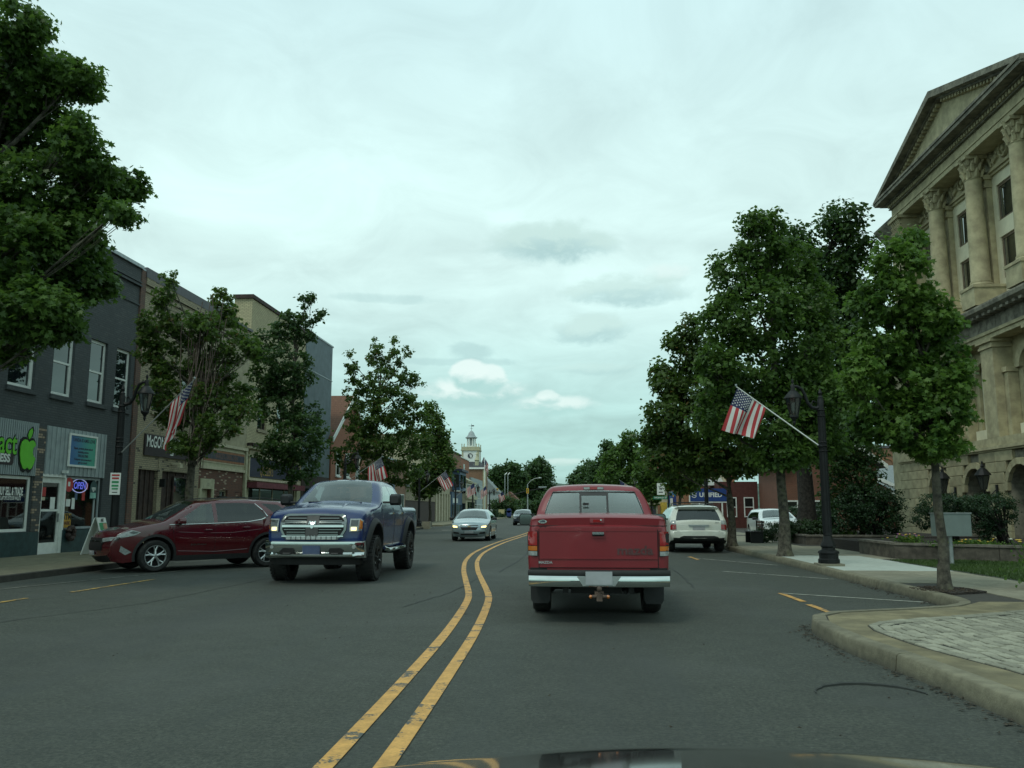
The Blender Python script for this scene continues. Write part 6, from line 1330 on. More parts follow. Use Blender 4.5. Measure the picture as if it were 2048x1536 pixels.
def mkW(w0, belt, roof, wroof, y0, y1, kend=.08, low=.04, zmid=.75, flat=.30, kfront=None):
    yc, L = (y0 + y1) / 2, (y1 - y0)
    def W(y, z):
        if z <= belt: w = w0 - low * ((z - zmid) / .5) ** 2
        else:
            wb = w0 - low * ((belt - zmid) / .5) ** 2; t = min(1.1, (z - belt) / (roof - belt)); w = wb + (wroof - wb) * t + .035 * math.sin(min(1, t) * math.pi)
        e = max(0, (abs(y - yc) - L * flat) / (L * (.5 - flat))); k = kend if (y < yc or kfront is None) else kfront
        return w * (1 - k * e * e)
    return W

# ------------------------------------------------------ red pickup ahead, seen from behind
def red_pickup():
    t = thing('pickup_truck', (.31, 10.98, 0), 'faded red pickup with a flat bed cover, stopped right ahead with its tailgate facing us', 'pickup truck')
    zb = .50
    o = [(0, .56, 'rear'), (-.0, .66, 'rear'), (.0, 1.18, 'rear'), (.03, 1.20, 'lid'), (.02, 1.29, 'lid'), (.09, 1.325, 'lidtop'), (1.72, 1.345, 'body'), (1.76, 1.30, 'body'), (1.80, 1.315, 'glassR'), (2.03, 1.675, 'roof'), (2.09, 1.735, 'roof'), (2.28, 1.765, 'roof'), (2.9, 1.765, 'roof'), (3.08, 1.72, 'glassF'), (3.75, 1.27, 'hood'), (4.2, 1.20, 'hood'), (4.8, 1.08, 'front'), (5.0, .95, 'front'), (5.03, .50, 'dark'), (4.85, zb - .08, 'dark')] + arch(4.15, .42, zb - .04, zc=.40) + [(3.6, zb - .04, 'dark'), (1.9, zb - .04, 'dark')] + arch(1.28, .42, zb, zc=.42) + [(.3, zb, 'dark')]
    W0 = mkW(.905, 1.30, 1.765, .655, 0, 5.0, kend=.03, low=.05, zmid=.85, flat=.42, kfront=.12)
    c = Car(o, W0, {'rear': .03, 'lid': .03, 'lidtop': .012, 'glassR': .035, 'roof': .03, 'glassF': .05, 'hood': .03, 'front': .10, 'body': .02, 'dark': 0, 'arch': 0}, r=.065)
    side_win = [(2.16, 1.33), (2.30, 1.66), (2.95, 1.67), (3.45, 1.35)]
    c.build(t, P_red, [('side_window', side_win, M_cglass, 1), ('door', [(2.1, .5), (2.1, 1.34), (2.24, 1.72), (3.02, 1.70), (3.58, 1.34), (3.52, .5)], P_red, 1)], glassmats={'glassR': M_cglassr}, cols=(-1, -.96, -.93, -.6, -.2, .2, .6, .93, .96, 1))
    c.seam(t, [[(2.1, .5), (2.1, 1.3)], [(3.52, .5), (3.58, 1.3)]])
    # black rubber and bars of the sliding rear window
    def gq(x0, x1, z0, z1, off=.012):
        y = lambda z: 1.80 + (z - 1.315) / (1.675 - 1.315) * .23; P = [(x0, z0), (x1, z0), (x1, z1), (x0, z1)]
        yy = lambda x, z: y(z) - .035 * (1 - (x / .8) ** 2) * .9
        return [(a, yy(a, b_) - o, b_) for o in (off, -.01) for a, b_ in P], [(0, 1, 2, 3), (7, 6, 5, 4), (0, 4, 5, 1), (1, 5, 6, 2), (2, 6, 7, 3), (3, 7, 4, 0)]
    f = MB()
    for q in [(-.215, -.185, 1.325, 1.665), (.185, .215, 1.325, 1.665), (-.185, .185, 1.615, 1.665)]: f.add(*gq(*q))
    # outer gasket runs just inside the opening
    wtop, wbot = .615, .735
    for s in (-1, 1):
        yb, yt = 1.80, 2.03; P0 = Vector((s * wbot, yb + .012, 1.325)); P1 = Vector((s * wtop, yt - .010, 1.655)); f.tube([P0, P1], .013, 5)
    f.tube([(x_ * wtop, 2.025 - .035 * (1 - x_ * x_ * .6), 1.665) for x_ in (-1, -.5, 0, .5, 1)], .013, 5); f.build('window_frame', M_blackp, t)
    fr = MB(); fr.box(-.165, -.08, 1.80, 1.815, 1.47, 1.505); fr.build('sticker', M_blackp, t)
    # tailgate
    c.fit(t, 'tailgate', [(-.742, .685), (.742, .685), (.742, 1.175), (-.742, 1.175)], 'rear', P_red, .010, .02)
    c.fit(t, 'tailgate_gap', [(-.752, .675), (.752, .675), (.752, 1.19), (-.752, 1.19)], 'rear', M_dark, .003, .02)
    c.fit(t, 'tailgate_ridge', [(-.74, .79), (.74, .79), (.74, .80), (-.74, .80)], 'rear', P_red, .022, .0); c.fit(t, 'tailgate_ridge', [(-.74, 1.135), (.74, 1.135), (.74, 1.155), (-.74, 1.155)], 'rear', P_red, .016, .0)
    h = c.fit(t, 'handle_recess', [(-.085, 1.045), (.085, 1.045), (.095, 1.06), (.095, 1.125), (-.095, 1.125), (-.095, 1.06)], 'rear', P_red, .017, .0)
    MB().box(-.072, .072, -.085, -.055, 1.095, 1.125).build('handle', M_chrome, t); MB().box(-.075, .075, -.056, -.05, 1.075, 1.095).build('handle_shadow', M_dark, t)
    c.fit(t, 'lock_recess', [(-.10, 1.235), (.08, 1.235), (.08, 1.295), (-.10, 1.295)], 'rear', P_red, .006, .0); c.fit(t, 'lock', [(-.06, 1.245), (.04, 1.245), (.04, 1.28), (-.06, 1.28)], 'rear', M_lensr, .010, .0); MB().lathe([(.011, 0), (.011, -.01)], (.038, -.040, 1.275), 8, axis='y').build('lock_cylinder', M_chrome, t)
    c.fit(t, 'lid_gap', [(-.88, 1.195), (.88, 1.195), (.88, 1.205), (-.88, 1.205)], 'rear', M_dark, .004, .0)
    # lights
    for s in (-1, 1):
        def mp(p): return [(s * a, b_) for a, b_ in p] if s > 0 else [(-a, b_) for a, b_ in reversed(p)]
        hs = c.fit(t, 'tail_light', mp([(.762, .82), (.892, .83), (.898, 1.10), (.86, 1.14), (.762, 1.14)]), 'rear', M_dark, .012, .02)
        for nm, m_, z0, z1 in (('red_lens', M_lensr, .955, 1.13), ('amber_lens', M_lensa, .89, .948), ('reversing_lens', M_lensw, .83, .883)):
            q = c.fit(t, nm, mp([(.770, z0), (.888, z0), (.890, z1), (.770, z1)]), 'rear', m_, .020, .0, g=.04); q.parent = hs
    c.text(t, 'letters', 'mazda', .155, (.46, .895), 'rear', mat('faded_grey_letters', (.085, .035, .035), .7), off=.018, bold=.004, sx=1.15)
    c.text(t, 'letters', 'MAZDA', .045, (-.665, .745), 'rear', M_corrw, off=.022, bold=.001, sx=1.1)
    ov = MB().lathe([(.0, 0), (.055, 0), (.055, -.006)], (-.70, -.022, 1.255), 20, axis='y', cap=False); ob = ov.build('badge', M_chrome, t); ob.scale = (1, 1, .42); ob.location.z = 1.255 * .58
    flat('letters', text2d('LEER', .032, .002), lambda a, b_: (a - .70, -.030, b_ + 1.255), M_navy, t)
    # bumper: chrome face with black step pads
    def bump_prof(x0, x1, z0, z1, y, m_, nm, bow=.05, rr=.03, n=16):
        mb = MB(); vs = []; P = [(0, z0 + rr), (rr * .4, z0), (.14, z0), (.14, z1), (rr * .4, z1), (0, z1 - rr)]
        for k in range(n + 1):
            u = -1 + 2 * k / n; x = x0 + (x1 - x0) * k / n; yy = y + bow * abs(u) ** 4 * 1.6
            vs += [(x, yy + a, z) for a, z in P]
        fs = [(k * 6 + i, k * 6 + (i + 1) % 6, (k + 1) * 6 + (i + 1) % 6, (k + 1) * 6 + i) for k in range(n) for i in range(6)] + [tuple(range(6)), tuple(range(n * 6, n * 6 + 6))]
        return mb.add(vs, fs).build(nm, m_, t, smooth=50)
    bump_prof(-.875, .88, .455, .585, -.155, M_chrome, 'bumper'); bump_prof(-.885, .89, .588, .655, -.150, M_clad, 'bumper_pad', rr=.02)
    MB().box(-.86, .86, -.01, .05, .50, .68).build('bumper_recess', M_dark, t)
    MB().prism([(-.27, .585), (-.20, .47), (.20, .47), (.27, .585)], -.170, -.158, 'y').build('bumper_step', M_steel, t)
    MB().box(-.165, .165, -.180, -.172, .485, .645).build('number_plate', M_plate, t)
    hb = MB(); hb.box(-.055, .055, -.24, .0, .34, .40).box(-.035, .035, -.30, -.20, .30, .38).tube([(0, -.27, .38), (0, -.27, .43)], .02, 8).lathe([(.001, .40), (.026, .415), (.034, .44), (.026, .465), (.001, .48)], (0, -.27, 0), 10)
    hb.tube([(-.09, -.25, .35), (.09, -.25, .35)], .022, 8); hb.build('tow_hitch', mat('rusty_metal', (.11, .075, .055), .7, var=.3), t, smooth=50)
    for s in (-1, 1): MB().lathe([(.0, -.012), (.022, 0), (.0, .012)], (s * .105, -.26, .35), 8, axis='y').build('hitch_pin', M_lensa, t)
    ax = MB(); ax.tube([(-.7, 1.28, .34), (.7, 1.28, .34)], .04, 8).lathe([(.0, -.14), (.10, -.1), (.14, 0), (.10, .1), (0, .14)], (0, 1.28, .34), 12, axis='y').box(-.45, -.38, .1, 3, .36, .46).box(.38, .45, .1, 3, .36, .46).tube([(.35, .25, .36), (.33, 1.0, .38), (.3, 2.5, .36)], .03, 8).box(-.35, .3, .25, .8, .34, .52).build('chassis', M_clad, t)
    for s in (-1, 1):
        wheel(t, s * .865, 1.28, .355, .22, .20); wheel(t, s * .865, 4.15, .355, .22, .20)
        MB().prism([(s * .90, .48), (s * .62, .48), (s * .63, .20), (s * .66, .155), (s * .86, .155), (s * .89, .20)], .82, .832, 'y').build('mud_flap', M_blackp, t)
    for s in (-1, 1): mirror(t, (s * 1.09, 3.25, 1.245), .115, .095, s, M_clad)
    tl = MB().box(-.15, .15, 2.005, 2.05, 1.705, 1.745).build('brake_light', M_lensd, t); MB().box(-.055, .055, 1.998, 2.004, 1.708, 1.742).build('red_lens', M_lensr, tl)
    for s in (-1, 1): MB().box(s * .06, s * .145, 1.998, 2.004, 1.708, 1.742).build('lamp_lens', M_lensw, tl)
    interior(t, 1.9, 3.9, .72, .80, [(-.4, 2.35, 1.05, 1.42), (.4, 2.35, 1.05, 1.42)], 3.35, 1.22)
    MB().box(-.06, .06, 3.20, 3.22, 1.58, 1.62).build('rear_view_mirror', M_blackp, t)
red_pickup()

# ------------------------------------------------------ blue pickup coming towards us
def blue_pickup():
    t = thing('pickup_truck', (-4.98, 22.02, 0), 'lifted blue crew-cab pickup with a chrome grille and black wheel flares, driving towards us', 'pickup truck', rz=math.pi)
    zb = .66
    o = [(0, .80, 'rear'), (0, 1.42, 'rear'), (.06, 1.47, 'bed'), (1.78, 1.47, 'bed'), (1.84, 1.50, 'glassR'), (2.02, 1.93, 'roof'), (2.15, 2.0, 'roof'), (2.7, 2.045, 'roof'), (3.3, 2.03, 'roof'), (3.5, 1.985, 'glassF'), (4.22, 1.535, 'hood'), (4.35, 1.505, 'hood'), (5.0, 1.455, 'hood'), (5.45, 1.385, 'nose'), (5.62, 1.30, 'nose'), (5.68, 1.15, 'front'), (5.71, .80, 'front'), (5.66, .62, 'dark'), (5.45, zb - .06, 'dark')] + arch(4.80, .56, zb - .03, zc=.56, n=16) + [(4.1, zb - .06, 'dark'), (1.9, zb - .06, 'dark')] + arch(1.25, .54, zb + .02, zc=.58, n=16) + [(.5, zb + .05, 'dark')]
    W0 = mkW(.975, 1.47, 2.045, .685, 0, 5.75, kend=.03, low=.055, zmid=1.05, flat=.36, kfront=.06)
    c = Car(o, W0, {'rear': .03, 'bed': .0, 'glassR': .03, 'roof': .035, 'glassF': .08, 'hood': .055, 'nose': .09, 'front': .12, 'dark': 0, 'arch': 0}, r=.09)
    fwin = [(2.98, 1.53), (2.96, 1.93), (3.36, 1.90), (3.88, 1.58), (3.86, 1.53)]; rwin = [(2.22, 1.54), (2.30, 1.90), (2.88, 1.93), (2.89, 1.53)]
    c.build(t, P_blue, [('side_window', fwin, M_cglass, 1), ('side_window', rwin, M_cglass, 1), ('door', [(2.93, .62), (2.92, 1.97), (3.42, 1.94), (3.95, 1.58), (4.05, 1.45), (4.05, .62)], P_blue, 1), ('door', [(1.98, .9), (2.0, 1.47), (2.18, 1.94), (2.91, 1.97), (2.91, .62), (2.0, .62)], P_blue, 1)])
    c.seam(t, [[(2.92, .64), (2.92, 1.5)], [(4.05, .7), (4.05, 1.45), (3.96, 1.52)], [(1.98, .95), (1.99, 1.45)], [(1.84, .68), (1.84, 1.45)]])
    MB().tube([(s_ * 0 + u * .62, 4.30 - .02 - .03 * (1 - u * u), 1.55 + .02 * (1 - u * u)) for u in (-.9, -.5, -.1) for s_ in (1,)], .012, 5).tube([(u * .62, 4.26, 1.57) for u in (.05, .5, .95)], .012, 5).build('wipers', M_blackp, t)
    # hood bulge ridges
    for s in (-1, 1): MB().tube([(s * .42, 5.40, 1.385), (s * .40, 5.0, 1.475), (s * .36, 4.5, 1.525)], [.03, .05, .02], 8).build('bonnet_ridge', P_blue, t, smooth=True)
    # grille
    gm = lambda p: [(a, b_) for a, b_ in p]
    outer = [(-.645, 1.03), (-.59, .93), (-.52, .875), (.52, .875), (.59, .93), (.645, 1.03), (.645, 1.20), (.60, 1.30), (.50, 1.345), (0, 1.36), (-.50, 1.345), (-.60, 1.30), (-.645, 1.20)]
    gs = c.fit(t, 'grille_surround', outer, 'front', M_chromed, .045, .02)
    inner = [(-.60, 1.03), (-.54, .93), (-.50, .895), (.50, .895), (.54, .93), (.60, 1.03), (.60, 1.19), (.55, 1.265), (.48, 1.29), (0, 1.30), (-.48, 1.29), (-.55, 1.265), (-.60, 1.19)]
    gr = c.fit(t, 'grille', inner, 'front', M_dark, .052, .0)
    for z0, z1, m_, of_ in [(1.075, 1.115, M_chrome, .075), (.895, .915, M_chrome, .07)]: q = c.fit(t, 'grille_bar', [(-.60, z0), (.60, z0), (.60, z1), (-.60, z1)], 'front', m_, of_, .0); q.parent = gr
    for z in (1.245, 1.195, 1.15, 1.03, .98, .94):
        for s in (-1, 1):
            wd = .56 if 1.0 < z < 1.22 else .50
            q = c.fit(t, 'grille_slat', [(.13, z - .007), (wd, z - .007), (wd, z + .007), (.13, z + .007)] if s > 0 else [(-wd, z - .007), (-.13, z - .007), (-.13, z + .007), (-wd, z + .007)], 'front', M_chromed, .066, .0); q.parent = gr
    q = c.fit(t, 'grille_centre', [(-.12, .90), (.12, .90), (.12, 1.29), (-.12, 1.29)], 'front', mat('dark_grey_plastic', (.05, .052, .05), .5), .070, .0)
    em = [(a * .8, 1.12 + (b_ - 1.12) * .8) for a, b_ in [(-.085, 1.20), (-.06, 1.215), (-.03, 1.19), (0, 1.20), (.03, 1.19), (.06, 1.215), (.085, 1.20), (.095, 1.15), (.07, 1.12), (.06, 1.15), (.045, 1.165), (.05, 1.10), (.03, 1.05), (0, 1.03), (-.03, 1.05), (-.05, 1.10), (-.045, 1.165), (-.06, 1.15), (-.07, 1.12), (-.095, 1.15)]]
    c.fit(t, 'emblem', em, 'front', M_chrome, .085, .0, g=.03)
    c.fit(t, 'light_bar', [(-.50, .845), (.50, .845), (.50, .905), (-.50, .905)], 'front', M_lensw, .085, .0)
    for k in range(20): MB().box(-.49 + .049 * k, -.482 + .049 * k, 5.71 + .205 - .12 * ((-.486 + .049 * k) / .9) ** 2, 5.71 + .212 - .12 * ((-.486 + .049 * k) / .9) ** 2, .845, .905).build('light_bar_fin', M_dark, t) if k % 2 == 0 else None
    for s in (-1, 1):
        mp = (lambda p: p) if s > 0 else (lambda p: [(-a, b_) for a, b_ in reversed(p)])
        hl = c.fit(t, 'headlight', mp([(.70, .99), (.925, 1.0), (.93, 1.20), (.88, 1.235), (.70, 1.235)]), 'front', M_lensw, .020, .05)
        q = c.fit(t, 'headlight_bowl', mp([(.72, 1.10), (.85, 1.10), (.86, 1.21), (.72, 1.21)]), 'front', M_lensd, .030, .0, g=.04); q.parent = hl
        q = c.fit(t, 'lit_bulb', mp([(.73, 1.01), (.83, 1.01), (.83, 1.075), (.73, 1.075)]), 'front', M_lit, .034, .0, g=.04); q.parent = hl
        q = c.fit(t, 'lit_bulb', mp([(.76, 1.025), (.80, 1.025), (.80, 1.06), (.76, 1.06)]), 'front', M_litw, .038, .0, g=.04); q.parent = hl
        q = c.fit(t, 'amber_lens', mp([(.875, 1.03), (.925, 1.03), (.925, 1.19), (.885, 1.22)]), 'front', M_lensa, .028, .0, g=.04); q.parent = hl
    # chrome bumper
    def bumper(prof, y, m_, nm, w_=.97, n=20, bow=.12, notch=None):
        vs = []; k_ = len(prof)
        for k in range(n + 1):
            u = -1 + 2 * k / n; x = u * w_; yy = y + bow * (1 - u * u) - .10 * max(0, (abs(u) - .82) / .18) ** 2
            vs += [(x, yy + a, z) for a, z in prof]
        fs = [(k * k_ + i, k * k_ + (i + 1) % k_, (k + 1) * k_ + (i + 1) % k_, (k + 1) * k_ + i) for k in range(n) for i in range(k_)] + [tuple(range(k_)), tuple(range(n * k_, n * k_ + k_))]
        return MB().add(vs, fs).build(nm, m_, t, smooth=40)
    bumper([(-.30, .80), (.0, .815), (.045, .80), (.05, .785), (.012, .60), (.05, .565), (.05, .53), (.0, .49), (-.30, .49)], 5.72, M_chrome, 'bumper')
    bumper([(-.4, .50), (-.05, .49), (-.10, .36), (-.4, .36)], 5.70, M_clad, 'air_dam', .86)
    for s in (-1, 1):
        MB().prism([(s * .33, .64), (s * .36, .68), (s * .56, .68), (s * .62, .62), (s * .60, .56), (s * .36, .56)], 5.84, 5.865, 'y').build('tow_hook_recess', M_dark, t)
        MB().tube([(s * .40, 5.87, .58), (s * .40, 5.91, .58), (s * .53, 5.91, .58), (s * .53, 5.87, .58)], .018, 6).build('tow_hook', M_blackp, t)
        MB().lathe([(.0, .0), (.035, .0), (.045, -.04)], (s * .80, 5.80, .70), 12, axis='y').build('fog_lamp', M_lensw, t)
    MB().box(-.17, .17, 5.875, 5.885, .53, .73).build('number_plate', M_plateb, t)
    # flares, steps, wheels
    for s in (-1, 1):
        for yc, r_, zc in ((4.80, .57, .56), (1.25, .55, .58)):
            mb = MB(); pr_ = []; n = 16
            for k in range(n + 1):
                a = R(-12) + (math.pi + R(24)) * k / n; y_, z_ = yc + r_ * math.cos(a), zc + r_ * math.sin(a); x_ = s * (c.W(y_, z_) + .0); out_ = s * .075
                ca, sa = math.cos(a), math.sin(a)
                pr_.append([(x_ - s * .08, y_, z_), (x_ + out_ * .9, y_, z_), (x_ + out_, y_ + .03 * ca, z_ + .03 * sa), (x_ + out_ * .6, y_ + .09 * ca, z_ + .09 * sa), (x_ - s * .0, y_ + .12 * ca, z_ + .12 * sa)])
            vs = [p for q in pr_ for p in q]; fs = [(k * 5 + i, k * 5 + i + 1, (k + 1) * 5 + i + 1, (k + 1) * 5 + i) for k in range(n) for i in range(4)] + [(0, 1, 2, 3, 4), tuple(range(n * 5, n * 5 + 5))]
            mb.add(vs, fs).build('wheel_flare', M_clad, t, smooth=40)
            wheel(t, s * 1.03, yc, .445, .33, .26, 'spoke', M_blackrim, 8)
        MB().tube([(s * .98, 3.95, .60), (s * 1.04, 3.8, .56), (s * 1.04, 2.1, .56), (s * .98, 1.95, .60)], .045, 10).build('side_step', M_chrome, t, smooth=True)
        mirror(t, (s * 1.19, 3.86, 1.62), .13, .12, s, M_clad, arm=(s * .93, 3.92, 1.56))
        for yy in (3.12, 2.16): MB().box(s * (c.W(yy, 1.33)), s * (c.W(yy, 1.33) + .035), yy - .09, yy + .09, 1.31, 1.345).build('door_handle', M_chrome, t)
    interior(t, 2.0, 4.2, .78, .95, [(-.42, 3.0, 1.25, 1.68), (.42, 3.0, 1.25, 1.68), (-.42, 2.1, 1.25, 1.6), (.42, 2.1, 1.25, 1.6)], 3.95, 1.50)
    MB().box(-.35, .30, 2.35, 2.38, 1.2, 1.3).build('seat_belt', M_seat, t)
    MB().box(-.09, .09, 3.55, 3.57, 1.80, 1.87).build('rear_view_mirror', M_blackp, t)
    ax = MB(); ax.tube([(-.8, 4.8, .40), (.8, 4.8, .40)], .05, 8).tube([(-.8, 1.25, .42), (.8, 1.25, .42)], .05, 8).lathe([(.0, -.17), (.12, -.1), (.17, 0), (.12, .1), (0, .17)], (0.1, 1.25, .42), 12, axis='y').box(-.5, -.42, .2, 5.4, .5, .62).box(.42, .5, .2, 5.4, .5, .62).build('chassis', M_clad, t)
blue_pickup()

# ------------------------------------------------------ dark red crossover parked on the left
CROSS = ((-7.59, 22.4, 0), R(136))
def crossover():
    t = thing('crossover_car', CROSS[0], 'shiny dark red crossover parked nose-in at an angle by the left kerb', 'car', rz=CROSS[1])
    o = [(.06, .42, 'clad'), (.01, .62, 'rear'), (.02, .85, 'rear'), (.10, 1.06, 'glassR'), (.40, 1.47, 'rear'), (.26, 1.565, 'roof'), (.50, 1.615, 'roof'), (1.4, 1.665, 'roof'), (2.1, 1.655, 'roof'), (2.62, 1.59, 'roof'), (2.75, 1.56, 'glassF'), (3.52, 1.13, 'hood'), (3.80, 1.075, 'hood'), (4.25, .985, 'hood'), (4.50, .88, 'nose'), (4.60, .78, 'front'), (4.655, .60, 'front'), (4.64, .40, 'clad'), (4.56, .26, 'dark'), (4.35, .22, 'dark')] + arch(3.70, .425, .25, zc=.37, n=16) + [(3.2, .23, 'dark'), (1.4, .24, 'dark')] + arch(.97, .425, .27, zc=.38, n=16) + [(.45, .30, 'dark')]
    W0 = mkW(.925, 1.10, 1.665, .64, 0, 4.65, kend=.14, low=.06, zmid=.78, flat=.26, kfront=.28)
    c = Car(o, W0, {'clad': .10, 'rear': .08, 'glassR': .08, 'roof': .03, 'glassF': .10, 'hood': .045, 'nose': .12, 'front': .16, 'dark': 0, 'arch': 0}, r=.075, grid=.085)
    fw = [(2.36, 1.10), (2.38, 1.555), (2.62, 1.53), (3.25, 1.125), (3.22, 1.075)]; rw = [(1.02, 1.27), (1.30, 1.56), (1.7, 1.575), (2.28, 1.562), (2.27, 1.11), (1.45, 1.14), (1.12, 1.19)]; qw = [(.30, 1.22), (.48, 1.42), (.66, 1.535), (1.10, 1.565), (.78, 1.32), (.60, 1.25)]
    ring = lambda yc, zc: [(yc + .485 * math.cos(a), zc + .485 * math.sin(a)) for a in [R(-25) + R(230) * k / 16 for k in range(17)]]
    c.build(t, P_ruby, [('cladding', ring(3.70, .37), M_clad, 1), ('cladding', ring(.97, .38), M_clad, 1), ('cladding', [(1.42, .15), (1.42, .36), (3.26, .36), (3.26, .15)], M_clad, 1), ('side_window', fw, M_cglass, 1), ('side_window', rw, M_cglassd, 1), ('quarter_window', qw, M_cglassd, 1), ('door', [(2.32, .35), (2.32, 1.59), (2.64, 1.57), (3.36, 1.12), (3.30, .8), (3.22, .35)], P_ruby, 1), ('door', [(1.42, .60), (1.10, 1.0), (1.0, 1.2), (1.25, 1.60), (2.31, 1.59), (2.31, .35), (1.5, .35)], P_ruby, 1)])
    c.seam(t, [[(2.32, .36), (2.32, 1.08)], [(3.22, .36), (3.31, .8), (3.34, 1.06)], [(1.44, .50), (1.36, .72), (1.12, 1.0), (1.05, 1.18)]])
    for s in (-1, 1):
        cr = MB(); cr.tube([(s * (c.hw(a, b_) + .003), a, b_) for a, b_ in [(3.42, 1.065), (3.0, 1.07), (2.5, 1.08), (2.0, 1.095), (1.5, 1.115), (1.15, 1.165), (.98, 1.245), (1.10, 1.40), (1.27, 1.56)]], [.009, .010, .010, .010, .012, .016, .026, .018, .010], 6).build('chrome_strip', M_chrome, t, smooth=True)
        for yy, zz_ in ((1.55, .98), (2.50, .93)): MB().tube([(s * (c.W(yy, zz_) + .0), yy - .10, zz_), (s * (c.W(yy, zz_) + .03), yy - .08, zz_ + .005), (s * (c.W(yy, zz_) + .03), yy + .08, zz_ + .005), (s * c.W(yy, zz_), yy + .10, zz_)], .014, 6).build('door_handle', P_ruby, t, smooth=True)
        # crease lines along the doors
        cr = MB(); cr.tube([(s * (c.hw(a, b_) + .001), a, b_) for a, b_ in [(3.3, .90), (2.6, .86), (1.9, .86), (1.3, .92), (.6, 1.0)]], .007, 5).tube([(s * (c.hw(a, b_) + .001), a, b_) for a, b_ in [(3.2, .46), (2.3, .42), (1.5, .46)]], .009, 5).build('body_crease', P_ruby, t, smooth=True)
        mirror(t, (s * 1.03, 3.12, 1.15), .105, .075, s, P_ruby, arm=(s * .88, 3.22, 1.08))
        mp = (lambda p: p) if s > 0 else (lambda p: [(-a, b_) for a, b_ in reversed(p)])
        side = 'right' if s > 0 else 'left'
        hl = c.fit(t, 'headlight', [(4.04, .90), (4.22, .955), (4.48, .86), (4.53, .78), (4.30, .80), (4.14, .84)], side, M_lensw, .006, .03, g=.05)
        q = c.fit(t, 'headlight_trim', [(4.08, .90), (4.20, .93), (4.28, .89), (4.18, .86)], side, M_lensd, .010, .0, g=.05); q.parent = hl
        c.fit(t, 'fog_lamp', [(4.20, .46), (4.42, .60), (4.44, .48), (4.32, .40)], side, M_lensw, .006, .02, g=.05)
        c.fit(t, 'tail_light', [(.04, .90), (.10, 1.03), (.42, 1.0), (.30, .90)], side, M_lensr, .006, .03, g=.05)
        q = mp([(.42, .68), (.80, .74), (.86, .80), (.60, .80), (.42, .77)]); c.fit(t, 'headlight_front', q, 'front', M_lensw, .010, .03)
        wheel(t, s * .915, 3.70, .362, .225, .245, 'double', M_silverp, 5); wheel(t, s * .915, .97, .362, .225, .245, 'double', M_silverp, 5)
        MB().tube([(s * .60, .55, 1.66), (s * .62, 1.0, 1.70), (s * .62, 2.1, 1.70), (s * .60, 2.5, 1.64)], .013, 6).build('roof_rail', M_clad, t, smooth=True)
    c.text(t, 'letters', 'EQUINOX', .055, (2.72, .60), 'right', M_chrome, bold=.001, sx=1.5); c.text(t, 'letters', 'EQUINOX', .055, (2.72, .60), 'left', M_chrome, bold=.001, sx=1.5)
    c.fit(t, 'grille', [(-.42, .50), (.42, .50), (.46, .70), (.40, .78), (-.40, .78), (-.46, .70)], 'front', M_dark, .010, .03); c.fit(t, 'grille_bar', [(-.45, .70), (.45, .70), (.45, .72), (-.45, .72)], 'front', M_chrome, .02, .0)
    c.fit(t, 'number_plate', [(-.15, .40), (.15, .40), (.15, .49), (-.15, .49)], 'front', M_plate, .02, .0)
    interior(t, .6, 3.4, .74, .62, [(-.38, 1.95, .9, 1.32), (.38, 1.95, .9, 1.32), (-.38, 1.0, .9, 1.3), (.38, 1.0, .9, 1.3)], 2.95, 1.08)

crossover()

